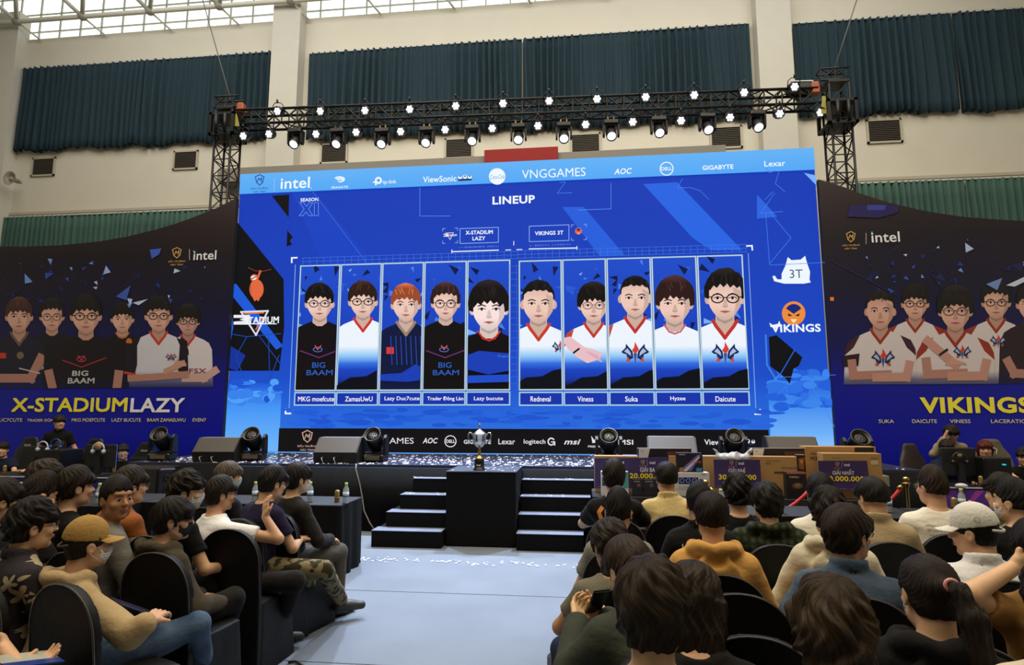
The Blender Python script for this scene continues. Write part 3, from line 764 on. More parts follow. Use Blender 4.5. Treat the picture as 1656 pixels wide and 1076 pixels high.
# ------------------------------------------------------------------ portraits (flat pictures on screen and banners)
def figure(A, cx, cy, s, hair=(20, 16, 16), skin=(238, 200, 184), shirt=(22, 18, 22), trim=None, glasses=None, style='fringe', neck='crew', bot=None, sh=2.5, shirt_grad=None, arms=None, beard=False, tilt=0, round_=False, sleeve=None, shade=None, sheight=2.2, cheek=1.0):
    s = s * 1.04
    sk2 = tuple(int(v * .86) for v in skin); sk3 = tuple(int(v * .72) for v in skin)
    bot = bot or cy + 7 * s; ny = cy + 1.15 * s
    # shoulders
    st_ = [(cx - s * .62, ny + s * .25), (cx - s * 1.5, ny + s * .62), (cx - s * sh * .92, ny + s * .95), (cx - s * sh * 1.06, ny + s * 1.6), (cx - s * sh * 1.12, bot), (cx + s * sh * 1.12, bot), (cx + s * sh * 1.06, ny + s * 1.6), (cx + s * sh * .92, ny + s * .95), (cx + s * 1.5, ny + s * .62), (cx + s * .62, ny + s * .25)]
    A.poly(st_, shirt, shirt_grad)
    if sleeve:
        for q in (-1, 1): A.poly([(cx + q * s * 1.45, ny + s * .6), (cx + q * s * sh * .92, ny + s * .95), (cx + q * s * sh * 1.06, ny + s * 1.6), (cx + q * s * sh * 1.08, ny + s * 2.1), (cx + q * s * sh * .8, ny + s * 1.5)], sleeve)
    # neck
    A.poly([(cx - s * .5, cy + s * .6), (cx + s * .5, cy + s * .6), (cx + s * .56, ny + s * .35), (cx + s * .2, ny + s * (.95 if neck == 'v' else .62)), (cx - s * .2, ny + s * (.95 if neck == 'v' else .62)), (cx - s * .56, ny + s * .35)], sk2)
    A.poly([(cx - s * .5, cy + s * .7), (cx + s * .5, cy + s * .7), (cx + s * .45, cy + s * 1.28), (cx, cy + s * 1.5), (cx - s * .45, cy + s * 1.28)], sk3)
    if trim:
        if neck == 'v': A.line([(cx - s * .68, ny + s * .2), (cx - s * .5, ny + s * .5), (cx, ny + s * 1.15), (cx + s * .5, ny + s * .5), (cx + s * .68, ny + s * .2)], s * .2, trim)
        else: A.line([(cx - s * .66, ny + s * .2), (cx - s * .35, ny + s * .62), (cx, ny + s * .74), (cx + s * .35, ny + s * .62), (cx + s * .66, ny + s * .2)], s * .1, trim)
    # ears, face
    for q in (-1, 1): A.ell(cx + q * s * 1.0, cy + s * .1, s * .17, s * .28, sk2, 12)
    fp = []
    for i in range(28):
        a = 2 * PI * i / 28; x = math.cos(a); y = math.sin(a)
        wdt = 1 - (.26 * max(0, y) ** 1.6) * cheek
        fp.append((cx + x * s * wdt, cy + y * s * (1.32 if y > 0 else 1.25)))
    A.poly(fp, skin, grad=[(cy - s * 1.3, sk2), (cy - s * .3, skin), (cy + s * .5, skin), (cy + s * 1.3, sk2)])
    A.poly([(cx + s * .45, cy - s * .6), (cx + s * .93, cy - s * .4), (cx + s * .9, cy + s * .5), (cx + s * .5, cy + s * 1.1), (cx + s * .62, cy + s * .3)], sk2)
    # features
    for q in (-1, 1):
        ex = cx + q * s * .43; ey = cy + s * .02
        A.poly([(ex - s * .26, ey - s * .2 + q * 0), (ex, ey - s * .3), (ex + s * .26, ey - s * .2), (ex + s * .24, ey - s * .14), (ex, ey - s * .22), (ex - s * .24, ey - s * .14)], tuple(int(v * .5 + 20) for v in hair))
        A.poly([(ex - s * .22, ey + .03 * s), (ex - s * .05, ey - s * .07), (ex + s * .2, ey), (ex + s * .05, ey + s * .09)], (250, 240, 238)); A.ell(ex, ey + s * .01, s * .085, s * .08, (26, 16, 16), 10)
        A.line([(ex - s * .22, ey + .01 * s), (ex, ey - s * .08), (ex + s * .22, ey)], s * .045, (50, 30, 30))
    A.poly([(cx - s * .06, cy + s * .1), (cx + s * .07, cy + s * .1), (cx + s * .16, cy + s * .48), (cx, cy + s * .54), (cx - s * .14, cy + s * .48)], sk2); A.line([(cx - s * .13, cy + s * .5), (cx, cy + s * .55), (cx + s * .15, cy + s * .5)], s * .05, sk3)
    A.poly([(cx - s * .27, cy + s * .8), (cx - s * .07, cy + s * .74), (cx + s * .07, cy + s * .74), (cx + s * .27, cy + s * .8), (cx, cy + s * .92)], (196, 116, 110)); A.line([(cx - s * .27, cy + s * .8), (cx + s * .27, cy + s * .8)], s * .04, (120, 60, 60))
    if glasses:
        for q in (-1, 1): A.ring(cx + q * s * .44, cy + s * .05, s * .34, s * (.32 if round_ else .25), s * .07, glasses, 16)
        A.line([(cx - s * .1, cy), (cx + s * .1, cy)], s * .06, glasses); A.line([(cx - s * .78, cy - s * .02), (cx - s * .98, cy - s * .05)], s * .06, glasses); A.line([(cx + s * .78, cy - s * .02), (cx + s * .98, cy - s * .05)], s * .06, glasses)
    # hair
    rr = random.Random(int(cx * 7 + cy)); top = {'short': 1.5, 'fringe': 1.62, 'wavy': 1.72, 'mop': 1.75, 'spiky': 1.68}[style]; wd_ = {'short': 1.04, 'fringe': 1.14, 'wavy': 1.2, 'mop': 1.24, 'spiky': 1.14}[style]
    low = {'short': -.3, 'fringe': -.05, 'wavy': 0, 'mop': .1, 'spiky': -.1}[style]
    hl = {'short': -.86, 'fringe': -.5, 'wavy': -.78, 'mop': -.42, 'spiky': -.62}[style]
    out = []
    N = 18
    for i in range(N + 1):
        a = PI + PI * i / N; j = rr.uniform(-.05, .05) if style in ('wavy', 'spiky') else rr.uniform(-.02, .02)
        out.append((cx + math.cos(a) * s * (wd_ + j), cy - s * .35 + math.sin(a) * s * (top - .35 + j)))
    out += [(cx + s * (wd_ - .02), cy + s * low), (cx + s * .93, cy + s * (low + .1))]
    inner = [(cx + s * .92, cy + s * (hl + .35))]
    M_ = 9
    for i in range(M_ + 1):
        t_ = i / M_; x = cx + s * (.86 - 1.72 * t_); inner.append((x, cy + s * (hl + (.16 if i % 2 else -.04) * (0.4 if style == 'short' else 1) + .18 * abs(2 * t_ - 1) ** 2 + rr.uniform(-.05, .05))))
    inner.append((cx - s * .92, cy + s * (hl + .35)))
    out += inner + [(cx - s * .93, cy + s * (low + .1)), (cx - s * (wd_ - .02), cy + s * low)]
    h2 = tuple(min(255, int(v * 1.5 + 12)) for v in hair)
    A.poly(out, hair, grad=[(cy - s * 1.6, h2), (cy - s * 1.2, hair), (cy, hair)])
    for i in range(8):
        x = cx + s * rr.uniform(-.8, .8); A.line([(x, cy - s * rr.uniform(1.3, 1.45) + abs(x - cx) * .3), (x + s * rr.uniform(-.15, .25), cy - s * rr.uniform(.65, .95))], s * .04, h2)
tileL = [PY(477, 631, YS)[0], PY(826, 631, YS)[0], PY(486, 432, YS)[2], PY(477, 631, YS)[2]]
tileR = [PY(839, 630, YS)[0], PY(1211.5, 628.5, YS)[0], PY(1129, 416.5, YS)[2], PY(1137, 628.5, YS)[2]]
nmz = [PY(480, 634.5, YS)[2], PY(480, 656.5, YS)[2]]; nmzR = [PY(1137, 633, YS)[2], PY(1137, 656.5, YS)[2]]
print('tiles', tileL, tileR, nmz, nmzR)
wg = lambda a, b: [(560, (238, 244, 252)), (575, (150, 205, 248)), (588, (50, 110, 225)), (598, (26, 66, 190)), (612, (24, 56, 170)), (624, (14, 16, 30))]
PL = [dict(f=(517.5, 491, 20), glasses=(60, 60, 80), shirt=(20, 14, 18), style='fringe', txt='BIG BAAM', name='MKG moefcute', nx=(481, 543), d='black fringe, glasses and black jersey'),
      dict(f=(587.5, 488, 20), glasses=(20, 20, 26), style='fringe', hair=(44, 26, 20), neck='v', trim=(206, 50, 40), sg=1, name='ZamasUwU', nx=(557, 605), d='black glasses and white jersey with red collar'),
      dict(f=(657, 493, 20.5), hair=(150, 74, 44), style='fringe', shirt=(16, 24, 60), neck='v', trim=(150, 130, 110), flag=1, name='Lazy Duc7cute', nx=(621, 681), d='reddish hair and striped navy jersey'),
      dict(f=(721, 491, 19.5), glasses=(70, 60, 60), round_=True, style='wavy', hair=(46, 28, 26), shirt=(18, 14, 16), txt='BIG BAAM', name='Trader Đông Lào', nx=(690, 752), d='wavy hair, round glasses and black jersey'),
      dict(f=(791, 500, 26), style='mop', skin=(250, 226, 222), shirt=(16, 12, 16), trim=(200, 50, 36), bluearm=1, name='Lazy bucute', nx=(765.5, 816), d='pale face, full black hair and black jersey')]
PR = [dict(f=(871, 491, 24.5), style='short', neck='v', trim=(200, 60, 40), sg=1, wolf=.0, name='Redneval', nx=(857, 893), d='short black hair and white jersey, leftmost of the right five'),
      dict(f=(960, 494, 21), glasses=(150, 110, 110), style='mop', neck='v', trim=(190, 60, 44), sg=1, sleeve=(190, 70, 46), hand=1, name='Viness', nx=(933, 962), d='thin glasses and hand raised before white jersey'),
      dict(f=(1027, 482, 23), style='short', neck='v', trim=(190, 50, 44), sg=1, sleeve=(190, 70, 46), wolf=1, name='Suka', nx=(1010, 1034), d='short hair and wolf-crest white jersey'),
      dict(f=(1091, 491, 25), style='mop', hair=(44, 24, 24), neck='crew', trim=(200, 90, 110), sg=1, name='Hyzee', nx=(1083, 1111), d='straight brown fringe and plain white jersey'),
      dict(f=(1172, 482, 27), glasses=(18, 18, 22), style='wavy', neck='v', trim=(190, 50, 44), sg=1, sleeve=(190, 70, 46), wolf=1, name='Daicute', nx=(1156, 1192), d='heavy black glasses, rightmost of the ten')]
def wolves(A, cx, cy, s):
    for q in (-1, 1):
        A.poly([(cx + q * s * .2, cy + s * .5), (cx + q * s * .3, cy - s * .2), (cx + q * s * .8, cy - s * .8), (cx + q * s * 1.0, cy - s * 1.05), (cx + q * s * 1.05, cy - s * .6), (cx + q * s * 1.5, cy - s * .15), (cx + q * s * 1.25, cy + .05 * s), (cx + q * s * .95, cy + s * .1), (cx + q * s * .8, cy + s * .8)], (30, 40, 90))
        A.poly([(cx + q * s * .45, cy + s * .3), (cx + q * s * .5, cy - s * .1), (cx + q * s * .85, cy - s * .55), (cx + q * s * 1.2, cy - s * .2), (cx + q * s * .85, cy)], (170, 190, 225))
        A.poly([(cx + q * s * .5, cy + s * .9), (cx + q * s * .8, cy + s * .35), (cx + q * s * 1.0, cy + s * .9)], (190, 80, 60))
    A.poly([(cx - s * .35, cy - s * .3), (cx - s * .1, cy - s * .7), (cx - s * .05, cy - s * 1.25), (cx + s * .2, cy - s * .8), (cx + s * .4, cy - s * .4), (cx, cy + s * .1)], (214, 60, 50)); A.poly([(cx - s * .2, cy), (cx + s * .2, cy), (cx, cy + s * 1.2)], (60, 80, 150))
for side, lst, tl, nz_ in (('L', PL, tileL, nmz), ('R', PR, tileR, nmzR)):
    W5 = (tl[1] - tl[0]) / 5
    for i, p in enumerate(lst):
        xa = tl[0] + i * W5 + .03; xb = tl[0] + (i + 1) * W5 - .03; zb, zt_ = tl[3], tl[2]
        A = Art(YS - .03, .0008)
        A.poly([(xa - .025, zb - .025), (xb + .025, zb - .025), (xb + .025, zt_ + .025), (xa - .025, zt_ + .025)], (190, 214, 216), world=True)
        A.poly([(xa, zb), (xb, zb), (xb, zt_), (xa, zt_)], None, grad=[(zb, (10, 12, 24)), (zb + .4, (16, 34, 110)), (zb + 1.2, (26, 66, 190)), (zt_, (30, 76, 200))], world=True)
        A.clip = (xa, xb, zb, zt_)
        rr = random.Random(40 + i); fx, fy, fs_ = p['f']
        for q in range(16):
            x = fx + rr.uniform(-40, 40); y = fy + rr.uniform(-62, 70); s_ = rr.uniform(4, 14); a_ = rr.uniform(0, 6)
            A.poly([(x + s_ * math.cos(a_), y + s_ * math.sin(a_)), (x + s_ * .6 * math.cos(a_ + 2), y + s_ * .6 * math.sin(a_ + 2)), (x + s_ * .5 * math.cos(a_ + 3.6), y + s_ * .5 * math.sin(a_ + 3.6))], rr.choice(((70, 130, 230), (40, 90, 210), (14, 24, 70), (120, 175, 245), (12, 20, 60))))
        kw = {k: v for k, v in p.items() if k in ('hair', 'skin', 'shirt', 'trim', 'glasses', 'style', 'neck', 'sleeve', 'round_')}
        if p.get('sg'): kw['shirt_grad'] = wg(0, 0)
        figure(A, fx, fy, fs_, sheight=2, sh=2.15, **kw)
        if p.get('txt'):
            A.text('BIG', fx - 11, fx + 10, 591, 9, (44, 96, 190), .015); A.text('BAAM', fx - 20, fx + 22, 603, 8.5, (44, 96, 190), .015); A.ring(fx - 2, 566, 7, 3.6, 1.3, (70, 110, 190)); A.line([(fx - 6, 560), (fx - 2, 566), (fx + 3, 560)], 1.8, (200, 80, 70)); A.line([(fx - 30, 568), (fx, 579), (fx + 34, 566)], 1.6, (110, 50, 120))
        if p.get('flag'):
            A.rect(626, 562, 638, 573, (220, 56, 50)); 
            for q in range(-3, 4): A.line([(fx + q * 8, 545), (fx + q * 8 + 2, 590)], 1.5, (40, 70, 160))
            A.poly([(616, 606), (650, 604), (672, 590), (690, 596), (690, 614), (660, 618), (616, 616)], (26, 62, 180))
        if p.get('bluearm'): A.poly([(756, 575), (775, 568), (824, 572), (824, 600), (790, 606), (756, 598)], (26, 62, 180)); A.poly([(756, 608), (826, 606), (826, 618), (756, 620)], (30, 76, 200)); A.text('Rogue', 806, 824, 577, 5, (60, 120, 220), .02)
        if p.get('sg'):
            A.poly([(fx - 45, 626), (fx - 20, 611), (fx + 6, 609), (fx + 22, 600), (fx + 40, 596), (fx + 60, 612), (fx + 60, 640), (fx - 45, 640)], (12, 14, 24))
        if p.get('wolf'): wolves(A, fx, 572, 15)
        if p.get('wolf') == 0.0: wolves(A, 906, 562, 9)
        if p.get('hand'):
            A.poly([(909, 548), (922, 545), (945, 562), (960, 566), (975, 572), (968, 582), (950, 588), (936, 580), (918, 565)], (232, 190, 196)); A.line([(928, 571), (936, 565)], 3, (24, 20, 40))
            for q in range(4): A.line([(950 + q * 4, 570 + q * 3), (966 + q * 2, 576 + q * 3)], 2.2, (216, 170, 190))
        A.clip = None
        pt = A.build('player_portrait', EM, scr); pt['label'] = 'portrait of a player with ' + p['d']
        A = Art(YS - .03, .0008)
        A.poly([(xa - .025, nz_[1]), (xb + .025, nz_[1]), (xb + .025, nz_[0]), (xa - .025, nz_[0])], (170, 205, 225), world=True)
        A.poly([(xa, nz_[1] + .025), (xb, nz_[1] + .025), (xb, nz_[0] - .025), (xa, nz_[0] - .025)], (24, 52, 170), world=True)
        A.text(p['name'], p['nx'][0] + 1, p['nx'][1] - 2.5, 645.5, 8 if side == 'L' else 8.5, (255, 255, 255), .018)
        A.build('name_plate', EM, scr)['label'] = 'player name plate reading ' + p['name']
# bottom black sponsor band
A = Art(YS - .05)
xa, xb = PY(451, 700, YS - .05)[0], PY(1243, 700, YS - .05)[0]
zb_ = PY(830, 694, YS - .05)[2]
A.poly([(xa, ZS + .01), (xb, ZS + .01), (xb, zb_), (xa, zb_)], (20, 17, 20), world=True)
A.build('sponsor_band', EM, scr)
S2 = lambda fn: sponsor(fn, Y=YS - .054)
LG = (225, 226, 232)
S2(lambda A: shield(A, 497, 706, 8, (196, 160, 140)))
S2(lambda A: lg_intel(A, 535, 572, 713, 12, LG))
S2(lambda A: A.text('VNGGAMES', 583, 669, 713, 9.5, LG, .0)); S2(lambda A: A.text('AOC', 683.5, 708, 713, 9, LG, .05, .25))
S2(lambda A: (A.ring(728.5, 714, 9, 9, 1.4, LG, 24), A.text('DELL', 721.5, 736, 714, 5.4, LG, .06))); S2(lambda A: A.text('GIGABYTE', 750, 794, 715, 6.6, LG, .06))
S2(lambda A: A.text('Lexar', 806, 833, 714.5, 9, LG, .02)); S2(lambda A: (A.text('logitech', 847, 882, 715.5, 9.5, LG, .03), A.ring(891.5, 714.5, 5, 5.4, 2, LG, 14, .5, 5.6), A.line([(892, 715), (897, 715), (897, 720)], 1.8, LG)))
S2(lambda A: A.text('msi', 912, 939, 715, 8.5, LG, .05, .3)); S2(lambda A: (A.poly([(956, 705), (961, 712), (966, 706), (964, 716), (958, 717)], LG), A.text('PREDATOR', 951, 984, 722.5, 3.4, LG, .04)))
S2(lambda A: A.text('MSI', 1000, 1024, 715.5, 8, LG, .05)); S2(lambda A: [A.ring(1062, 715, q, q * .7, 1.2, LG, 16, 2.6, 6.2) for q in (9, 6.5, 4)])
S2(lambda A: (ptp(A, 1094, 715, 6.6, LG), A.text('tp-link', 1101, 1126, 717, 8, LG))); S2(lambda A: (A.text('ViewSonic', 1139, 1192, 715.5, 9, LG, .04)))
S2(lambda A: birds(A, 1210, 715, LG))

# ------------------------------------------------------------------ BANNERS
YB = 11.35
PR_M = attr_mat('banner_print', 0, .45)
def shards(A, seed, boxpx, n):
    r = random.Random(seed)
    for i in range(n):
        x = r.uniform(boxpx[0], boxpx[2]); y = r.uniform(boxpx[1], boxpx[3]); s_ = r.uniform(3, 15) * (1.1 if i % 7 == 0 else .6); a = r.uniform(0, 6.28)
        c = r.choice(((24, 34, 96), (30, 50, 140), (50, 80, 190), (110, 150, 225), (18, 22, 70), (22, 30, 90), (180, 200, 240)))
        A.poly([(x + s_ * math.cos(a), y + s_ * math.sin(a)), (x + s_ * .8 * math.cos(a + 1.9), y + s_ * .8 * math.sin(a + 1.9)), (x + s_ * .35 * math.cos(a + 3.9), y + s_ * .35 * math.sin(a + 3.9))], c)
    for i in range(n // 3):
        x = r.uniform(boxpx[0], boxpx[2]); y = r.uniform(boxpx[1], boxpx[3]); a = r.uniform(0, 3.1); l = r.uniform(8, 30)
        A.line([(x, y), (x + l * math.cos(a), y + l * math.sin(a))], .7, (34, 44, 110))
def banner(label, outline, edgeX, logo, flip=False):
    xs = [PY(x, y, YB)[0] for x, y in outline]; zs = [PY(x, y, YB)[2] for x, y in outline]
    t = thing('team_banner', label, 'banner', ((xs[0] + xs[-1]) / 2, YB + .06, 0), 0, 'team backdrops beside the big screen')
    poly = list(zip(xs, zs)) + [(xs[-1], 0.01), (xs[0], .01)]
    wb(MB().prism(poly, 'Y', YB + .004, YB + .1), 'backing_panel', mat('panel_black', (18, 16, 20), .7), t)
    A = Art(YB, .0002)
    A.poly(poly, None, grad=[(0, (0, 8, 140)), (1.3, (0, 12, 176)), (2.2, (6, 14, 160)), (2.9, (12, 14, 92)), (3.9, (16, 14, 48)), (4.9, (22, 15, 28)), (5.6, (38, 26, 30)), (6.2, (52, 40, 40))], world=True)
    return t, A
tb, A = banner('left team backdrop banner with six players above the words X-STADIUM LAZY', [(-330, 402), (-100, 404), (0, 399), (41, 399), (95, 397), (158, 391), (205, 383), (253, 371), (284, 362), (314, 351), (352, 336), (382.5, 320)], 0, 0)
shards(A, 8, (0, 420, 340, 500), 46); A.poly([(243, 404), (262, 402), (258, 412), (246, 419)], (60, 90, 190)); A.poly([(172, 430), (180, 441), (168, 444)], (150, 175, 230)); A.poly([(188, 480), (212, 462), (205, 486)], (60, 90, 180)); A.poly([(215, 490), (240, 484), (225, 494)], (190, 205, 235)); A.line([(0, 445), (60, 485)], 1, (40, 40, 90))
A.build('printed_picture', PR_M, tb)
def bfig(t, d, order, **k):
    A = Art(YB - .003 - order * .0035, .0001); k.setdefault('skin', (216, 168, 152)); f = k.pop('f'); x_ = k.pop('extra', None)
    A.clip = (PY(k.pop('cl', -400), 600, YB)[0], PY(k.pop('cr', 2000), 600, YB)[0], PY(139, 628, YB)[2], 9)
    figure(A, *f, **k)
    if x_: x_(A)
    A.poly([(f[0] - 90, 606), (f[0] + 90, 606), (f[0] + 90, 632), (f[0] - 90, 632)], None, grad=[(606, (16, 22, 92)), (632, (14, 22, 110))]) if 0 else None
    A.clip = None
    A.build('player_portrait', PR_M, t)['label'] = d
def gshirt(c): return [(570, c), (600, c), (614, tuple(int(v * .5) + q for v, q in zip(c, (5, 8, 40)))), (628, (14, 22, 100))]
def arm(A, pts, w_, c=(180, 130, 118)): A.line(pts, w_, c)
G = (40, 34, 40)
bfig(tb, 'printed player with round glasses and dark jersey, second from left', 0, f=(84, 512, 17), glasses=(120, 96, 84), round_=True, style='wavy', shirt_grad=gshirt((24, 20, 36)), cr=150, extra=lambda A: (A.text('BI', 66, 77, 587, 7, (190, 190, 200), .04), A.text('AAM', 66, 84, 595, 7, (190, 190, 200), .04)))
bfig(tb, 'printed player in a black jersey with an orange mark, fourth from left', 0, f=(198, 516, 16), style='fringe', shirt_grad=gshirt((24, 18, 30)), trim=(190, 110, 40), extra=lambda A: A.ell(209, 553, 5, 6, (200, 110, 40), 9))
bfig(tb, 'printed player with glasses in a white red-collared shirt, at the right end', 0, f=(304, 520, 16), glasses=G, style='mop', skin=(196, 150, 140), shirt_grad=gshirt((214, 208, 216)), trim=(190, 50, 44), neck='v', sh=2.2, extra=lambda A: (A.line([(345, 595), (350, 596)], 3, (190, 50, 50)), arm(A, [(348, 600), (330, 612), (300, 612)], 12, (205, 165, 160)), A.text('FSX', 306, 334, 600, 8, (150, 40, 60), .03)))
bfig(tb, 'printed player with reddish dark hair and crossed arms, at the left end', 1, f=(31, 512, 19), style='fringe', hair=(62, 36, 34), shirt_grad=gshirt((28, 26, 50)), neck='v', trim=(110, 90, 80), sh=2.0, extra=lambda A: (A.rect(-2, 571, 10, 580, (200, 60, 40)), A.ell(33, 575, 6, 6, (120, 110, 80), 10), arm(A, [(66, 580), (50, 612), (-6, 612)], 14), A.line([(32, 596), (64, 604)], 2, (200, 190, 190))))
bfig(tb, 'printed player with glasses in a white jersey with dark sleeves, fifth from left', 1, f=(256.5, 511, 19), glasses=(36, 30, 34), style='spiky', shirt_grad=gshirt((206, 206, 218)), neck='v', trim=(196, 60, 44), sleeve=(24, 20, 34), sh=2.3, extra=lambda A: (A.poly([(204, 555), (222, 556), (222, 590), (218, 606), (202, 606)], (26, 22, 36)), A.poly([(292, 545), (303, 552), (305, 605), (288, 600)], (26, 22, 36)), A.line([(203, 603), (218, 606)], 4, (196, 60, 50)), arm(A, [(212, 612), (250, 610), (300, 606)], 11), arm(A, [(270, 600), (296, 588)], 9, (196, 146, 130)), [arm(A, [(276 + q * 4, 598 - q * 2), (288 + q * 4, 582 + q * 3)], 3, (200, 150, 134)) for q in range(4)], wolves(A, 277, 578, 6)))
bfig(tb, 'printed player with glasses in a black BIG BAAM jersey, largest of the six', 2, f=(139, 511, 21.5), glasses=(60, 46, 46), style='fringe', shirt_grad=[(560, (22, 16, 26)), (612, (16, 14, 28)), (628, (12, 16, 60))], sh=2.85, extra=lambda A: (A.text('BIG', 117, 143, 604, 8.5, (205, 205, 212), .05), A.text('BAAM', 110, 153, 616, 9, (205, 205, 212), .05), A.ring(132, 581, 7, 4, 1.4, (190, 60, 70)), A.line([(102, 583), (132, 594), (172, 579)], 1.8, (170, 40, 56)), A.line([(127, 576), (132, 583), (137, 576)], 1.6, (190, 60, 70)), arm(A, [(80, 605), (84, 622)], 14), arm(A, [(192, 606), (190, 622)], 14)))
YL = (255, 240, 70)
def btext(t, items, name='lettering'):
    for (s_, a, b_, y, h, c, bd) in items:
        A = Art(YB - .014, .0002); A.text(s_, a, b_, y, h, c, bd); A.build(name, PR_M, t)['label'] = 'lettering reading ' + s_
btext(tb, [('X-STADIUM', 19, 206, 655, 23, YL, .09), ('LAZY', 211, 299, 655.5, 23, (250, 248, 255), .06)])
btext(tb, [(s_, a, b_, 679.5, 5.6, (236, 224, 150), .02) for s_, a, b_ in (('LAZY DUC7CUTE', -30, 36), ('TRADER ĐÔNG LÀO', 44, 108), ('MKG MOEFCUTE', 116, 170), ('LAZY BUCUTE', 180.5, 228), ('BAAM ZAMASUWU', 238, 300), ('EVEN7', 311.5, 333))])
def blogo(t, x, y, tx0, tx1, ty, th, sx):
    A = Art(YB - .014, .0002); shield(A, x, y, 7, (200, 160, 90)); A.rect(sx, y - 6, sx + 1, y + 12, (190, 180, 180)); A.text('intel', tx0, tx1, ty, th, (226, 226, 232), .03); A.rect(tx0 - .3, ty - th * .5, tx0 + 2.2, ty - th * .36, (60, 190, 210)); A.build('sponsor_logo', PR_M, t)
blogo(tb, 286, 409, 313, 350, 413, 15, 306)
tb2, A = banner('right team backdrop banner with crossed-arm players above the word VIKINGS', [(1323.5, 290), (1366, 303), (1385, 311), (1400, 316), (1434, 327), (1485, 339), (1510, 344), (1560, 351), (1610, 355), (1656, 357.5), (1780, 356), (2000, 352)], 0, 0)
shards(A, 12, (1400, 380, 1656, 480), 46); A.poly([(1374, 332), (1400, 331), (1454, 333), (1450, 345), (1420, 353), (1370, 351)], (34, 24, 84)); A.poly([(1402, 332), (1432, 332), (1430, 340), (1402, 340)], (50, 60, 150)); A.rect(1342, 481, 1348, 487, (240, 140, 50)); A.line([(1345, 423), (1450, 478)], 1, (40, 40, 90))
A.poly([(1560, 393), (1574, 403), (1561, 409)], (170, 190, 230)); A.poly([(1594, 460), (1620, 450), (1612, 470)], (110, 140, 200)); A.poly([(1626, 462), (1656, 448), (1656, 456), (1640, 464)], (200, 210, 235))
A.build('printed_picture', PR_M, tb2)
RD = (150, 50, 36); WJ = (214, 204, 208)
def qarms(x, y, s): return lambda A: (arm(A, [(x - s * 2.1, y - s * .9), (x - s * 2.0, y), (x + s * .5, y - s * .1)], s * .62), arm(A, [(x + s * 2.1, y - s * .8), (x + s * 1.9, y + .1 * s), (x - s * .3, y + s * .12)], s * .62, (196, 146, 134)))
bfig(tb2, 'printed player with glasses, second from left on the right banner', 0, f=(1480, 491, 19), glasses=(60, 50, 50), style='fringe', shirt_grad=gshirt(WJ), sleeve=RD, neck='v', trim=RD)
bfig(tb2, 'printed player with short wavy hair and glasses, fourth from left on the right banner', 0, f=(1611, 489, 20), glasses=(60, 46, 46), style='wavy', shirt_grad=gshirt(WJ), sleeve=RD, neck='v', trim=RD, extra=lambda A: wolves(A, 1614, 552, 9))
bfig(tb2, 'printed player with short hair and folded arms, leftmost on the right banner', 1, f=(1423.5, 503, 21.5), style='short', shirt_grad=gshirt(WJ), sleeve=(60, 30, 50), neck='v', trim=RD, sh=2.4, extra=lambda A: (wolves(A, 1428, 580, 13), A.poly([(1362, 576), (1390, 572), (1388, 592), (1364, 594)], (40, 24, 40)), qarms(1424, 608, 22)(A)))
bfig(tb2, 'printed player partly cut off at the right edge of the right banner', 1, f=(1668, 492, 21), style='fringe', shirt_grad=gshirt((40, 26, 40)), sh=2.2, extra=lambda A: arm(A, [(1630, 585), (1640, 604), (1680, 606)], 14))
bfig(tb2, 'printed player with glasses clasping one wrist, third from left on the right banner', 2, f=(1545, 503, 23.5), glasses=(110, 86, 84), style='mop', shirt_grad=gshirt(WJ), sleeve=RD, neck='v', trim=RD, sh=2.4, extra=lambda A: (wolves(A, 1556, 570, 10), qarms(1546, 606, 23)(A), arm(A, [(1500, 552), (1528, 576), (1545, 590)], 14, (196, 146, 134)), A.line([(1520, 574), (1531, 566)], 4, (30, 24, 30)), [arm(A, [(1530 + q * 3, 590 - q * 3), (1552 + q * 3, 586 + q * 1)], 3.4, (204, 156, 142)) for q in range(4)]))
btext(tb2, [('VIKINGS', 1488, 1668, 655.5, 26, YL, .09)])
btext(tb2, [(s_, a, b_, 681.5, 6, (236, 224, 150), .02) for s_, a, b_ in (('SUKA', 1421, 1445.5), ('DAICUTE', 1475, 1515), ('VINESS', 1536, 1569.5), ('LACERATION', 1602.5, 1668))])
blogo(tb2, 1376, 383, 1409, 1455, 383.5, 17, 1400)
# ================================================================== TRUSS AND LIGHTS
m_tr = mat('truss_black', (24, 22, 20), .45, .4)
def box_truss(mb, a, b, wd, seg, r=.022, rl=.012, flat=0):
    a = Vector(a); b = Vector(b); d = (b - a); L = d.length; d.normalize()
    u = Vector((0, 0, 1)) if abs(d.z) < .9 else Vector((1, 0, 0)); u = (u - d * u.dot(d)).normalized(); v = d.cross(u)
    cs = [u * i * wd / 2 + v * j * wd / 2 for i, j in ((1, 1), (1, -1), (-1, -1), (-1, 1))]
    for c in cs: mb.tube([a + c, b + c], r, 8)
    n = max(1, int(L / seg))
    for k in range(n):
        p = a + d * (L * k / n); q = a + d * (L * (k + 1) / n)
        for i in range(4):
            c0, c1 = cs[i], cs[(i + 1) % 4]
            if k % 2: c0, c1 = c1, c0
            mb.tube([p + c0, q + c1], rl, 6, False)
            mb.tube([p + cs[i], p + cs[(i + 1) % 4]], rl, 6, False)
YT = 11.75
PLc = PY(370, 200, YT); ztop = PY(370, 160, YT)[2]
YT2 = 12.0
PRc = PY(1353, 180, YT2); ztopR = PY(1353, 115, YT2)[2]
tr = thing('lighting_truss', 'black box-lattice lighting truss on two towers spanning above the big screen', 'truss', (PLc[0], YT, 0))
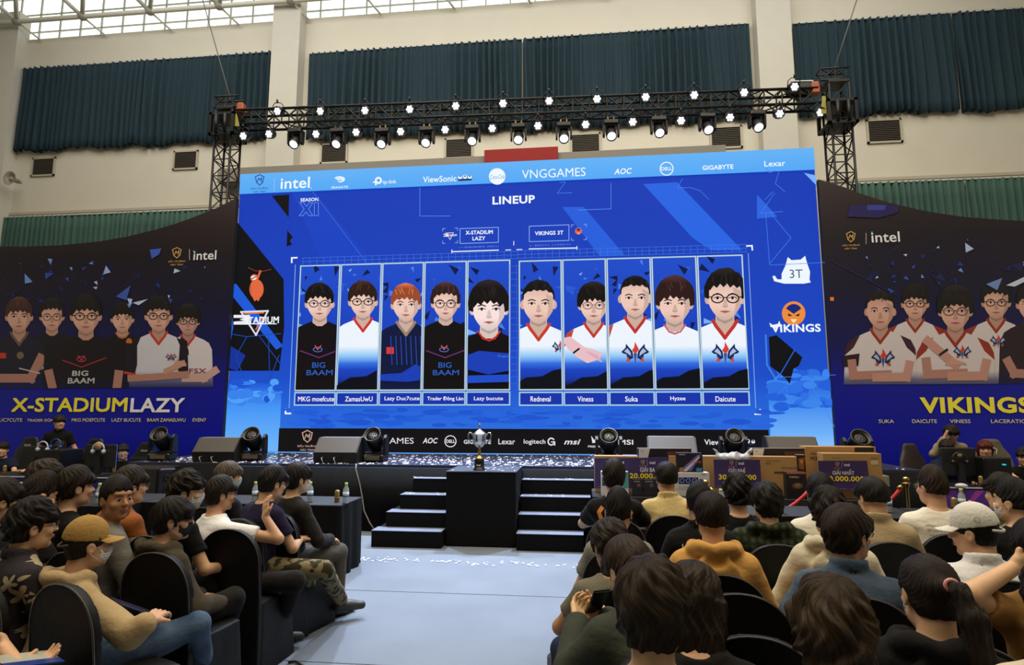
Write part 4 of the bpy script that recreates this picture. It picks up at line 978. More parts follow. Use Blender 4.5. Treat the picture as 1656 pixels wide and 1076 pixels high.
for P_, Y_, zt__ in ((PLc, YT, ztop), (PRc, YT2, ztopR)):
    mb = MB(); box_truss(mb, (P_[0], Y_, .05), (P_[0], Y_, zt__ - .35), .37, .36, .024, .013); wb(mb, 'tower', m_tr, tr)
    wb(MB().box((P_[0], Y_, .03), (.7, .7, .04)), 'base_plate', m_tr, tr)
    mb = MB(); zc = P_[2] - .12
    for q in (-.3, .3): mb.box((P_[0], Y_, zc + q * .75), (.56, .56, .05))
    for i in (-1, 1):
        for j in (-1, 1): mb.box((P_[0] + i * .25, Y_ + j * .25, zc), (.06, .06, .5))
    for i in (-1, 1): mb.tube([(P_[0] + .1 * i, Y_ - .3, zc - .2), (P_[0] + .1 * i, Y_ - .3, zc + .2)], .035, 8)
    wb(mb, 'sleeve_block', m_tr, tr)
    mb = MB(); box_truss(mb, (P_[0] - .3, Y_, zt__ - .12), (P_[0] + .25, Y_, zt__ - .12), .24, .2, .02, .012); mb.box((P_[0], Y_, zt__ - .3), (.4, .4, .05)); wb(mb, 'tower_head', m_tr, tr)
sgn = 1
wb(MB().box((PLc[0] + .33, YT - .1, PLc[2] + .28), (.16, .16, .22), None, .03), 'chain_hoist', mat('hoist_orange', (150, 70, 26), .5), tr)
wb(MB().box((PRc[0] - .42, YT2 - .1, PRc[2] + .44), (.16, .16, .26), None, .03), 'chain_hoist', mat('hoist_orange'), tr)
wb(MB().add([tuple(np.array((PLc[0], YT, PLc[2])) + q) for q in ((.24, -.22, .1), (.3, -.22, .1), (.38, -.22, -.18), (.22, -.22, -.18), (.24, -.2, .1), (.3, -.2, .1), (.38, -.2, -.18), (.22, -.2, -.18))], [(0, 3, 2, 1), (4, 5, 6, 7), (0, 1, 5, 4), (2, 3, 7, 6), (1, 2, 6, 5), (0, 4, 7, 3)]), 'strap', mat('strap_yellow', (150, 140, 60), .7), tr)
wb(MB().add([tuple(np.array((PRc[0], YT2, PRc[2])) + q) for q in ((-.34, -.22, .22), (-.28, -.22, .22), (-.26, -.22, -.14), (-.38, -.22, -.14), (-.34, -.2, .22), (-.28, -.2, .22), (-.26, -.2, -.14), (-.38, -.2, -.14))], [(0, 3, 2, 1), (4, 5, 6, 7), (0, 1, 5, 4), (2, 3, 7, 6), (1, 2, 6, 5), (0, 4, 7, 3)]), 'strap', mat('strap_yellow'), tr)
for P_, Y_, zt__, top in ((PLc, YT, ztop, PY(325, -10, 14.5)), (PRc, YT2, ztopR, PY(1392, -20, 12.6))):
    wb(MB().tube([(P_[0], Y_, zt__), tuple(top)], .012, 6), 'lifting_wire', mat('wire', (70, 66, 60), .6), tr)
# cross beam : ends from photo
la, lb_ = PY(388, 195, YT), PY(1318, 161, YT2)
ra_, rb_ = np.array(la), np.array(lb_)
mb = MB(); box_truss(mb, la, lb_, .32, .34, .03, .016); wb(mb, 'cross_beam', m_tr, tr)
def beam(x, y, dy=0):
    """point of the beam seen at photo column x, returned on the ray through (x, y)"""
    d = ray(x, y); a = ra_[:2]; e = (rb_ - ra_)[:2]
    M_ = np.array([[d[0], -e[0]], [d[1], -e[1]]]); t_, u_ = np.linalg.solve(M_, a)
    return d * t_ + CAM
m_can = mat('fixture_black', (20, 20, 22), .4)
m_lens = mat('led_lens', (236, 240, 255), .3, emit=5); m_lens2 = mat('beam_lens', (222, 236, 250), .3, emit=2.2)
def par_can():
    t = thing('par_light', 'x', 'stage light')
    MB().lathe([(.05, .17), (.085, .16), (.1, .1), (.1, -.02), (.095, -.03), (.09, -.01)], (0, 0, 0), 20, 'Y').build('housing', m_can, t)
    mb = MB(); mb.lathe([(.085, 0), (.0, -.004)], (0, -.0, 0), 20, 'Y'); o = mb.build('lens', mat('lens_dark', (40, 44, 70), .2, emit=.8), t)
    mb = MB()
    for k in range(7):
        a = k * PI / 3; rr_ = .052 if k < 6 else 0
        mb.lathe([(.024, .0), (.02, -.008), (.001, -.012)], (rr_ * math.cos(a), -.006, rr_ * math.sin(a)), 10, 'Y')
    mb.build('led_cluster', m_lens, t)
    mb = MB(); mb.tube([(-.115, .06, 0), (-.115, .06, .12), (-.06, .06, .17), (.06, .06, .17), (.115, .06, .12), (.115, .06, 0)], .009, 6); mb.tube([(0, .06, .17), (0, .06, .24)], .02, 8); mb.build('yoke', m_can, t)
    return t
def light_copy(proto, first, loc, rot, label, group):
    t = proto if first else copy_tree(proto)
    t.location = loc; t.rotation_euler = rot; t['label'] = label; t['group'] = group; return t
upx = [(458, 189), (526, 189), (597, 188), (668, 186), (741, 181), (816, 177), (889, 173), (965, 170), (1042, 167), (1119, 164), (1198, 160), (1278, 151)]
lpx = [(401, 226), (442, 223), (517, 223), (581, 220), (652, 219), (723, 216), (798, 214), (871, 210), (947, 208), (1022, 204), (1099, 202), (1177, 197), (1256, 191), (1321, 189)]
mpx = [(480, 232), (548, 232), (620, 232), (691, 230), (765, 227), (839, 225), (912, 223), (988, 219), (1065, 214), (1143, 209), (1223, 205)]
ORD = ['first', 'second', 'third', 'fourth', 'fifth', 'sixth', 'seventh', 'eighth', 'ninth', 'tenth', 'eleventh', 'twelfth', 'thirteenth', 'fourteenth']
pc = par_can(); first = True
for i, (x, y) in enumerate(upx):
    p = beam(x, y); light_copy(pc, first, (p[0], p[1] - .25, p[2]), (math.radians(24), 0, math.radians(-2 + i * .4)), 'glowing white LED par light on the upper truss rail, %s from the left' % ORD[i], 'par lights on the upper truss rail'); first = False
for i, (x, y) in enumerate(lpx):
    p = beam(x, y); light_copy(pc, False, (p[0], p[1] - .18, p[2]), (math.radians(24), 0, math.radians(-2 + i * .4)), 'glowing white LED par light hung below the truss, %s from the left' % ORD[i], 'par lights hung below the truss')
def moving_head(hang=True, tilt=50):
    t = thing('moving_head_light', 'x', 'stage light')
    s_ = 1 if hang else -1
    MB().box((0, 0, .21 * s_), (.3, .24, .1), None, .02).build('base', m_can, t)
    mb = MB()
    for q in (-1, 1): mb.prism([(-.075, .17 * s_), (.075, .17 * s_), (.06, -.05 * s_), (.02, -.09 * s_), (-.02, -.09 * s_), (-.06, -.05 * s_)], 'X', q * .13, q * .165)
    mb.box((0, 0, .155 * s_), (.33, .15, .05), None, .015); mb.build('yoke', m_can, t)
    M_ = Matrix.Rotation(math.radians(tilt), 4, 'X')
    mb = MB(); mb.lathe([(.06, .15), (.09, .13), (.105, .05), (.108, -.03), (.1, -.1), (.105, -.15), (.098, -.155), (.085, -.13)], (0, 0, 0), 22, 'Y', M_); mb.build('head', m_can, t)
    mb = MB(); mb.lathe([(.086, -.132), (.05, -.142), (.001, -.146)], (0, 0, 0), 20, 'Y', M_)
    mb.build('lens', m_lens2 if hang else mat('glass_dark', (34, 31, 30), .2, 0, bump=(50, .9, (1, 1, 1))), t)
    if hang:
        mb = MB()
        for q in (-.06, .06): mb.box((q, 0, .3), (.025, .05, .1))
        mb.build('clamp', mat('clamp_brass', (140, 128, 90), .4, .6), t)
    else:
        mb = MB(); mb.lathe([(.1, -.15), (.112, -.152), (.112, -.17), (.1, -.168), (.1, -.15)], (0, 0, 0), 22, 'Y', M_, True, False); mb.build('lens_ring', mat('ring_tan', (70, 64, 54), .4), t)
        MB().box((0, -.125, .21 * s_), (.2, .01, .05), None, .004).build('display_panel', mat('panel_tan', (96, 88, 76), .5), t)
    return t
mh = moving_head(); first = True
for i, (x, y) in enumerate(mpx):
    p = beam(x, y); light_copy(mh, first, (p[0], p[1] - .05, p[2] + .02), (0, 0, math.radians(-3 + i)), 'black moving head light with lit lens hanging under the truss, %s from the left' % ORD[i], 'moving heads hanging under the truss'); first = False
p = beam(1300, 140); t = thing('small_projector', 'small white and black box fixture standing on the right end of the truss', 'projector', (p[0] - .1, p[1], p[2] - .12), math.radians(4))
MB().box((0, 0, .08), (.42, .3, .15), None, .015).build('casing', m_can, t); mb = MB(); mb.box((0, -.155, .155), (.44, .02, .02)); mb.box((0, -.155, .01), (.44, .02, .02)); mb.box((.21, -.155, .08), (.02, .02, .16)); mb.build('frame', mat('frame_white', (200, 200, 196), .4), t)

# ================================================================== THINGS ON THE STAGE
mf = moving_head(False, -38); first = True
sm = [(262, 745, 8, 28, 'floor moving head light at the left end of the stage, aimed up and left'), (409, 745, 10, 50, 'floor moving head light between the two left wedge monitors'), (606, 747, 0, 40, 'floor moving head light right of the second wedge monitor'),
      (985, 752, 0, 36, 'floor moving head light behind the left end of the prize table'), (1187, 753, 0, 36, 'floor moving head light behind the plastic bag on the prizes'), (1388, 757, 0, 36, 'floor moving head light behind the box at the right end of the prizes')]
for i, (x, y, rz, tl, lb) in enumerate(sm):
    p = PZ(x, y, ZS); t = mf if first else copy_tree(mf); first = False
    t.location = (p[0], max(p[1], YF + .14), ZS + .39 if 0 else ZS + .262 * 1.2); t.scale = (1.2,) * 3; t.rotation_euler = (0, 0, math.radians(rz)); tag(t, lb, 'stage light', 'moving heads on the stage floor')
# wedge monitors
def wedge():
    t = thing('wedge_monitor', 'x', 'loudspeaker')
    prof = [(-.22, 0), (.2, 0), (.24, .1), (.16, .36), (.1, .38), (-.24, .14)]
    MB().prism([(a, b) for a, b in prof], 'X', -.33, .33).build('cabinet', m_can, t)
    M_ = Matrix.Translation((0, -.07, .262)) @ Matrix.Rotation(math.atan2(.24, .34), 4, 'X')
    MB().box((0, 0, 0), (.6, .38, .012), M_, .004).build('grille', mat('grille_grey', (58, 58, 60), .5, bump=(200, .4, (1, 1, 1))), t)
    mb = MB()
    for q in (-.12, .04): mb.tube([(q, -.2, .07), (q, -.3, .05), (q + .04, -.4, .0)], .008, 6)
    mb.build('cable', mat('cable_black', (14, 14, 14), .5), t)
    return t
# photo shows the monitors from their rear: grey slanted face up, black cabinet; face visible as light top
def wedge2():
    t = thing('wedge_monitor', 'x', 'loudspeaker')
    MB().prism([(-.2, 0), (.3, 0), (.34, .12), (.2, .4), (-.02, .4), (-.24, .17)], 'X', -.36, .36).build('cabinet', mat('cabinet_black2', (30, 28, 27), .55), t)
    MB().box((0, .0, 0), (.68, .2, .008), Matrix.Translation((0, .09, .404)), .003).build('top_panel', mat('wedge_top', (150, 150, 158), .35), t)
    L_ = math.hypot(.22, .23)
    MB().box((0, 0, 0), (.69, L_, .008), Matrix.Translation((0, -.135, .288)) @ Matrix.Rotation(math.atan2(.23, .22), 4, 'X'), .003).build('front_panel', mat('wedge_front', (58, 50, 40), .5), t)
    mb = MB()
    for q in (-.2, .0): mb.tube([(q, -.215, .1), (q, -.3, .09), (q + .05, -.33, .01)], .006, 6)
    mb.build('cable', mat('cable_white', (160, 160, 160), .5), t)
    return t
wg_ = wedge2(); first = True
for x, y, rz, sc, lb in ((342, 748, 6, .92, 'black wedge monitor with pale top, leftmost on the stage'), (541, 750, 2, .95, 'black wedge monitor with pale top between two floor moving heads'), (1090, 752, -4, 1.0, 'wedge monitor with pale top behind the prize boxes left of centre'), (1288, 752, -4, 1.0, 'wedge monitor with pale top right of the sponsor band')):
    p = PZ(x, y, ZS); t = wg_ if first else copy_tree(wg_); first = False
    t.location = (p[0], max(p[1] + .22 * sc, YF + .26), ZS); t.scale = (sc,) * 3; t.rotation_euler = (0, 0, math.radians(rz)); tag(t, lb, 'loudspeaker', 'wedge monitors on the stage')
# trophy
p = PZ(781, 757, .962)
t = thing('trophy_cup', 'silver two-handled trophy cup on a black base on top of the podium', 'trophy', (p[0], 8.3, .962))
m_sil = mat('silver', (208, 206, 200), .18, 1); m_gld = mat('trophy_gold', (190, 140, 80), .25, 1)
MB().lathe([(.0, 0), (.085, 0), (.085, .012), (.07, .02), (.066, .13), (.07, .14), (.0, .14)], (0, 0, 0), 28).build('black_base', mat('trophy_base', (18, 18, 20), .25), t)
MB().lathe([(.05, .14), (.06, .15), (.055, .16), (.03, .18), (.016, .21), (.018, .235), (.028, .25), (.016, .265), (.016, .29), (.03, .305)], (0, 0, 0), 28).build('stem', m_gld, t)
MB().lathe([(.02, .3), (.045, .31), (.075, .35), (.09, .4), (.094, .46), (.1, .47), (.1, .478), (.088, .478)], (0, 0, 0), 32).build('cup', m_sil, t)
MB().lathe([(.1, .478), (.09, .49), (.05, .52), (.02, .54), (.01, .555), (.018, .57), (.02, .59), (.008, .61), (.003, .625), (0, .63)], (0, 0, 0), 28).build('lid', m_sil, t)
for q in (-1, 1): MB().tube([(q * .085, 0, .36), (q * .12, 0, .37), (q * .15, 0, .42), (q * .16, 0, .47), (q * .14, 0, .5), (q * .115, 0, .495), (q * .1, 0, .465)], [.006, .008, .009, .009, .009, .007, .006], 8).build('handle', m_sil, t)
vs, fs = text_mesh('intel', .03)
mb = MB(); mb.add([((x - .9) * .03, -.0705, .06 + z * .03) for x, z in vs], [tuple(f) for f in fs]); mb.build('lettering', mat('plate_white', (220, 220, 220), .4, emit=.3), t)
# cable from stage to floor
a = PZ(575, 752, ZS); b = PZ(608, 846, .0)
o = MB().tube([(a[0], YF - .02, ZS + .01), (a[0] + .01, YF - .06, .9), (a[0] + .08, YF - .07, .7), (a[0] + .13, YF - .08, .5), (a[0] + .17, YF - .09, .3), (a[0] + .26, YF - .1, .14), (a[0] + .36, YF - .12, .02)], .009, 8).build('power_cable', mat('cable_pale', (150, 148, 140), .5))
tag(o, 'pale cable hanging down the black stage skirt left of the steps', 'cable')
o = MB().tube([PZ(466, 1072, .01), PZ(478, 1070, .012), PZ(492, 1078, .01)], .008, 6).build('floor_cable', mat('cable_black', (14, 14, 14), .5)); tag(o, 'short black cable end lying on the aisle carpet at the bottom edge', 'cable')

# ================================================================== LEFT SPEAKER STACK
p = PZ(262, 808, .3); Yq = 8.35
xa, xb = PY(190, 760, Yq)[0], PY(254, 760, Yq)[0]
for k, (z0_, h) in enumerate(((.0, .46), (.47, .46))):
    t = thing('subwoofer', 'black loudspeaker box before the stage at left, %s of the stack' % ('bottom' if k == 0 else 'top'), 'loudspeaker', ((xa + xb) / 2, Yq, z0_), 0, 'loudspeaker stack before the stage')
    MB().box((0, .27, h / 2), (xb - xa, .5, h), None, .012).build('cabinet', mat('sub_black', (20, 19, 18), .6), t)
    MB().box((0, .012, h / 2), (xb - xa - .03, .012, h - .04), None, .004).build('grille', mat('sub_grille', (34, 31, 27), .7, bump=(150, .4, (1, 1, 1))), t)
for k in range(2):
    t = thing('line_array_box', 'tall black speaker with two round ports beside the left loudspeaker stack, %s' % ('lower' if k == 0 else 'upper'), 'loudspeaker', (xb + .13, Yq + .05, .47 * k), math.radians(38), 'loudspeaker stack before the stage')
    MB().box((0, .12, .23), (.22, .24, .45), None, .02).build('cabinet', mat('array_blue', (22, 26, 44), .5), t)
    for z in (.14, .32): MB().lathe([(.045, 0), (.045, -.01), (.03, -.004), (.001, .0)], (0, -.002, z), 16, 'Y').build('port', m_can, t)
# ================================================================== PLAYER DESKS
def panel_art(t, Y, fn, name='printed_picture'):
    A = Art(Y, .0006); fn(A); return A.build(name, PR_M, t)
def desk(name_lab, xa_px, xb_px, ytop, colr, artfn, Yd=None, h=.75):
    p = PZ((xa_px + xb_px) / 2, ytop, h); Yd = Yd or p[1]
    xa, xb = PY(xa_px, ytop, Yd)[0], PY(xb_px, ytop, Yd)[0]
    t = thing('player_desk', name_lab, 'desk', ((xa + xb) / 2, Yd + .35, 0), 0, 'player desks beside the stage')
    wb(MB().box(((xa + xb) / 2, Yd + .35, h - .02), (xb - xa, .7, .04), None, .005), 'desk_top', mat('desk_black', (24, 22, 24), .5), t)
    wb(MB().box(((xa + xb) / 2, Yd - .008, h - .005), (xb - xa, .016, .012)), 'edge_strip', mat('edge_white', (206, 206, 226), .5), t)
    wb(MB().box(((xa + xb) / 2, Yd + .012, h / 2 - .01), (xb - xa, .02, h - .02)), 'front_panel', colr, t)
    for x in (xa + .05, xb - .05): wb(MB().box((x, Yd + .62, h / 2 - .02), (.05, .05, h - .04)), 'leg', m_can, t)
    panel_art(t, Yd - .003, lambda A: artfn(A, xa, xb, h))
    return t, xa, xb, Yd
def artL(A, xa, xb, h):
    A.poly([(xa, .01), (xb, .01), (xb, h - .03), (xa, h - .03)], (24, 26, 104), world=True)
    A.poly([(0, 779), (32, 779), (30, 783), (0, 784)], (200, 110, 80)); A.poly([(0, 790), (6, 790), (3, 794), (0, 794)], (200, 120, 90)); A.poly([(34, 780), (40, 779), (30, 796), (24, 797)], (180, 190, 220)); A.line([(150, 800), (186, 770)], 1.2, (60, 110, 200)); A.line([(0, 800), (20, 792)], .8, (70, 80, 170))
def artR(A, xa, xb, h):
    A.poly([(xa, .01), (xb, .01), (xb, h - .03), (xa, h - .03)], None, grad=[(0, (50, 30, 110)), (.5, (76, 36, 132)), (.74, (96, 44, 150))], world=True)
    A.poly([(1578, 794), (1592, 794), (1565, 822), (1556, 826)], (170, 60, 170)); A.poly([(1592, 794), (1600, 794), (1575, 822), (1566, 822)], (80, 40, 150)); A.line([(1530, 805), (1560, 798)], 1, (150, 60, 170)); A.line([(1560, 826), (1620, 800)], .8, (120, 60, 190))
dL, xaL, xbL, YdL = desk('player desk with blue printed front panel at far left', -330, 187, 769.5, mat('panel_blue', (20, 22, 90), .5), artL)
dR, xaR, xbR, YdR = desk('player desk with purple printed front panel at far right', 1529, 1790, 790, mat('panel_purple', (60, 34, 120), .5), artR)
print('desks', xaL, xbL, YdL, xaR, xbR, YdR)
def at_Y(px, Y): return PY(px, 700, Y)[0]
def monitor(lab, px0_, px1_, ytop_px, Y, zb, logo=None, rz=0, headset=None):
    xa, xb = at_Y(px0_, Y), at_Y(px1_, Y); zt_ = PY((px0_ + px1_) / 2, ytop_px, Y)[2]; wd = xb - xa; xc = (xa + xb) / 2
    t = thing('monitor', lab, 'monitor', (xc, Y, zb), rz, 'monitors on the player desks'); H = zt_ - zb
    MB().box((0, 0, H * .62), (wd, .035, H * .76), None, .012).build('back_shell', mat('monitor_black', (30, 29, 28), .4), t)
    MB().box((0, .02, H * .62), (wd - .02, .006, H * .73)).build('screen', mat('monitor_glow', (90, 130, 200), .3, emit=.8), t)
    MB().prism([(-.05, 0), (.05, 0), (.03, H * .6), (-.03, H * .6)], 'Y', -.06, -.02).build('stand_neck', mat('monitor_black'), t)
    MB().box((0, -.02, .008), (.26, .2, .014), None, .004).build('stand_foot', mat('monitor_black'), t)
    return t, xc, H
def headset(lab, x, y, px_w, Y, colr, cat='headset', facing=0):
    p = PY(x, y, Y); r_ = px_w / 982 * depth(p) / 2
    t = thing('gaming_headset', lab, cat, tuple(p), facing, 'gaming headsets on the desks and players')
    pts = [(r_ * math.cos(a), 0, r_ * 1.05 * math.sin(a)) for a in np.linspace(-.15, PI + .15, 14)]
    MB().tube(pts, r_ * .13, 8).build('headband', colr, t)
    for q in (-1, 1): MB().lathe([(.001, -.022), (r_ * .3, -.02), (r_ * .36, 0), (r_ * .3, .02), (.001, .022)], (q * r_ * .95, 0, -r_ * .35), 14, 'X').build('ear_cup', colr, t)
    return t, p, r_
m_hsw = mat('headset_white', (186, 190, 206), .35); m_hsb = mat('headset_blue', (30, 70, 130), .35)
# left desk: monitor and PC tower, headphones on the monitors
monitor('black monitor seen from behind in the middle of the left player desk', 141, 191, 719, YdL + .3, .75)
t, p, r_ = headset('white headset hanging on the back of the left desk monitor', 159, 727, 20, YdL + .24, m_hsw)
MB().lathe([(.001, -.03), (r_ * .6, -.02), (r_ * .7, .0), (.001, .03)], (0, .0, r_ * .55), 12, 'Y').build('cushion', mat('cushion_tan', (170, 140, 100), .7), t)
headset('white headset hanging beside the black PC tower on the left desk', 69, 724, 18, YdL + .3, m_hsw)
headset('blue headset lying on top of the black PC tower', 90, 720, 18, YdL + .42, m_hsb)
monitor('black monitor seen from behind beyond the black PC tower', 40, 84, 722, YdL + .5, .75)
def tower(lab, a, b, ytop, Y, zb=.75):
    xa, xb = at_Y(a, Y), at_Y(b, Y); zt_ = PY((a + b) / 2, ytop, Y)[2]
    t = thing('pc_tower', lab, 'computer', ((xa + xb) / 2, Y, zb), 0, 'PC towers on the player desks')
    MB().box((0, .2, (zt_ - zb) / 2), (xb - xa, .4, zt_ - zb), None, .01).build('case', mat('pc_black', (16, 16, 17), .35), t)
    MB().box((0, -.004, (zt_ - zb) / 2), (xb - xa - .04, .01, zt_ - zb - .05), None, .004).build('side_panel', mat('pc_glass', (22, 22, 25), .12), t)
    return t, (xb - xa), zt_ - zb
tower('black PC tower standing on the left player desk', 75, 104, 728, YdL + .08)
t_, w_, h_ = tower('large black PC tower standing on the right player desk', 1586, 1631, 741, YdR + .1)
MB().add([(.05, -.012, h_ * .75), (.1, -.012, h_ * .75), (.09, -.012, h_ * .8), (.04, -.012, h_ * .8)], [(0, 1, 2, 3)]).build('logo', mat('logo_teal', (40, 190, 200), .4, emit=.8), t_)
t_, xc, H = monitor('black monitor with dark headset, seen from behind on the right desk', 1518, 1574, 724, YdR + .3, .75)
headset('black headset hanging on the back of the right desk monitor', 1552, 744, 22, YdR + .22, mat('headset_black', (26, 25, 26), .35))
o = MB().lathe([(.001, -.01), (.03, -.006), (.034, 0), (.001, .01)], tuple(PY(1552, 736, YdR + .22)), 12, 'Y').build('headset_cushion', mat('cushion_tan')); tag(o, 'round tan cushion in the black headset on the right desk', 'cushion')
def gaming_chair(lab, x, ytop, Y, colr, rz=0, wpx=None, txt=None):
    px_ = PY(x, ytop, Y); zt_ = px_[2]
    t = thing('gaming_chair', lab, 'chair', (px_[0], Y, 0), rz, 'gaming chairs at the player desks')
    f = Fld((-.34, -.2, .4), (.34, .45, zt_ + .05), .014)
    f.loft([(.5, 0, .26, .24, .06), (.7, 0, .27, .27, .06), (.9, 0, .29, .29, .055), (zt_ - .25, 0, .31, .26, .05), (zt_ - .12, 0, .33, .17, .045), (zt_ - .03, 0, .335, .14, .035), (zt_, 0, .34, .1, .02)], e=3)
    me, _ = f.mesh('backrest'); link('backrest', me, colr, t)
    MB().box((0, 0, .45), (.54, .5, .12), None, .05).build('seat', colr, t)
    MB().lathe([(.03, .08), (.03, .4)], (0, 0, 0), 10).build('gas_lift', m_can, t)
    for k in range(5):
        a = k * 2 * PI / 5; MB().tube([(0, 0, .1), (.3 * math.cos(a), .3 * math.sin(a), .07)], .025, 6).build('leg', m_can, t)
        MB().lathe([(.001, -.02), (.03, -.02), (.03, .02), (.001, .02)], (.3 * math.cos(a), .3 * math.sin(a), .03), 10, 'X').build('caster', m_can, t)
    if txt:
        vs, fs = text_mesh(txt, .05); s_ = .14 / max(1e-6, vs[:, 0].max()); mb = MB(); mb.add([((x_ * s_ - .07), .27, zt_ - .16 + z_ * s_) for x_, z_ in vs], fs); mb.build('lettering', mat('chair_letters', (190, 190, 190), .5, emit=.15), t)
    return t
m_gc = mat('gaming_chair_black', (22, 22, 23), .4); m_gct = mat('gaming_chair_taupe', (92, 84, 68), .6)
for x, yt, Y, lb in ((24, 708, YdL + 1.3, 'black gaming chair at the far left end of the left desk'), (132, 711, YdL + 1.25, 'black gaming chair between the PC tower and the monitor'), (217, 717, YdL + 1.35, 'black gaming chair at the right end of the left desk')):
    gaming_chair(lb, x, yt, Y, m_gc, txt='GALAX')
gaming_chair('dark brown gaming chair at the left end of the right desk', 1505, 719, YdR + 1.1, mat('gaming_chair_brown', (52, 40, 38), .6), .5)
t = gaming_chair('taupe gaming chair with a shield crest at the right desk', 1624, 712, YdR + 1.25, m_gct)
p = PY(1624, 722, YdR + 1.5); s_ = .05; mb = MB(); mb.tube([(-s_, 0, s_), (0, 0, s_ * 1.3), (s_, 0, s_), (s_ * .7, 0, -s_ * .5), (0, 0, -s_ * 1.2), (-s_ * .7, 0, -s_ * .5), (-s_, 0, s_)], .008, 6); o = mb.build('crest', mat('chair_letters'), t, (0, .272, 1.12))
# desk clutter
def can(lab, x, y, z, cl=(176, 150, 90)):
    p = PZ(x, y, z); t = thing('drink_can', lab, 'drink can', tuple(p), 0, 'gold drink cans')
    MB().lathe([(.0, 0), (.024, 0), (.027, .008), (.027, .115), (.024, .125), (.0, .125)], (0, 0, 0), 18).build('can_body', mat('can_gold', cl, .3, .6), t)
    MB().lathe([(.02, .1255), (.023, .128), (.023, .13), (.0, .13)], (0, 0, 0), 18).build('can_top', m_sil, t)
    MB().lathe([(.0275, .03), (.0275, .05)], (0, 0, 0), 18).build('label_band', mat('can_band', (130, 70, 40), .4), t)
    return t
def bottle(lab, x, y, z, h=.22, Y=None):
    p = PZ(x, y, z); t = thing('water_bottle', lab, 'bottle', tuple(p), 0, 'water bottles on the audience tables')
    k = h / .22
    MB().lathe([(0, 0), (.03 * k, 0), (.033 * k, .01 * k), (.033 * k, .055 * k), (.033 * k, .12 * k), (.031 * k, .15 * k), (.015 * k, .185 * k), (.014 * k, .195 * k)], (0, 0, 0), 18).build('bottle_body', mat('bottle_plastic', (184, 196, 200), .12, spec=.6, alpha=.55), t)
    MB().lathe([(.0336 * k, .065 * k), (.0338 * k, .12 * k)], (0, 0, 0), 18).build('label', mat('bottle_label', (196, 206, 214), .4), t)
    MB().lathe([(.0339 * k, .07 * k), (.034 * k, .085 * k)], (0, 0, 0), 18).build('label_stripe', mat('bottle_blue', (50, 90, 150), .4), t)
    MB().lathe([(.016 * k, .193 * k), (.017 * k, .195 * k), (.017 * k, .22 * k), (.0, .221 * k)], (0, 0, 0), 14).build('cap', mat('cap_lime', (176, 196, 84), .4), t)
    return t
def tbl(lab, xa, xb, ya, yb, h=.75):
    t = thing('audience_table', lab, 'table', ((xa + xb) / 2, (ya + yb) / 2, 0), 0, 'black-clothed tables before the front rows')
    W_, D_ = (xb - xa), (yb - ya)
    MB().box((0, 0, h - .01), (W_, D_, .02), None, .006).build('table_top', mat('table_cloth_top', (15, 16, 20), .7), t)
    vs = []; fs = []; per = []
    for k in range(120):
        s_ = k / 120 * 2 * (W_ + D_)
        if s_ < W_: q = (-W_ / 2 + s_, -D_ / 2, 0, -1)
        elif s_ < W_ + D_: q = (W_ / 2, -D_ / 2 + s_ - W_, 1, 0)
        elif s_ < 2 * W_ + D_: q = (W_ / 2 - (s_ - W_ - D_), D_ / 2, 0, 1)
        else: q = (-W_ / 2, D_ / 2 - (s_ - 2 * W_ - D_), -1, 0)
        per.append(q)
    for z in (.005, h * .5, h - .012):
        for k, (x, y, nx_, ny_) in enumerate(per):
            a = .022 * math.sin(k * 1.25) * (1 - z / h * .85) + .02 * (1 - z / h); vs.append((x + nx_ * a, y + ny_ * a, z))
    n = len(per)
    for j in range(2):
        for k in range(n): fs.append((j * n + k, j * n + (k + 1) % n, (j + 1) * n + (k + 1) % n, (j + 1) * n + k))
    MB().add(vs, fs, True).build('table_skirt', m_black, t)
    return t
p = PZ(573, 928, 0); q = PZ(572, 815, .75)
xr = (p[0] + q[0]) / 2 - .1; print('table', p, q, PZ(530, 815, .75))
tbl('black-skirted table at the aisle before the front row of the left block', xr - 2.3, xr, 6.45, 7.1)
tbl('black-skirted table farther left before the left block', xr - 4.7, xr - 2.34, 6.12, 7.1)
rx0 = PZ(1165, 835, .75)
tbl('black-skirted table before the middle of the right block', 1.2, 3.25, 6.3, 6.95)
tbl('black-skirted table before the right end of the right block', 3.28, 5.3, 6.3, 6.95)
can('gold drink can on the table at the aisle, beside the rightmost left-block bottle', 545, 812, .75)
bottle('water bottle on the table corner nearest the aisle', 559, 814, .75)
bottle('water bottle hidden behind the masked person in dark grey', 501, 812, .75)
bottle('water bottle in front of the man in the white vest', 412, 812, .75)
can('gold drink can between the white vest and the navy T-shirt', 421, 812, .75)
bottle('water bottle left of the head of the person in black T-shirt', 159, 815, .75)
bottle('water bottle at far left before the blue desk panel', 29, 813, .75)
can('gold drink can standing on the carpet beside the crossed camouflage leg', 486, 996, .0)
can('gold drink can on the left player desk at its far left', 7, 766, .75); can('gold drink can on the left player desk beside the black loudspeakers', 184, 767, .75)
can('gold drink can on the right player desk beside the PC tower', 1587, 786, .76)
can('gold drink can on the audience table below the purple desk', 1544, 826, .75)
bottle('water bottle below the purple desk, right of the man with text on his back', 1557, 826, .75)
bottle('water bottle between the ochre hoodie and the black T-shirt heads', 1167, 827, .75)
bottle('water bottle right of the man in the green plaid jacket', 1259, 829, .75)
bottle('water bottle between the white T-shirt and beige shirt heads', 1352, 829, .75)
bottle('water bottle left of the gold rope post', 1438, 829, .75)
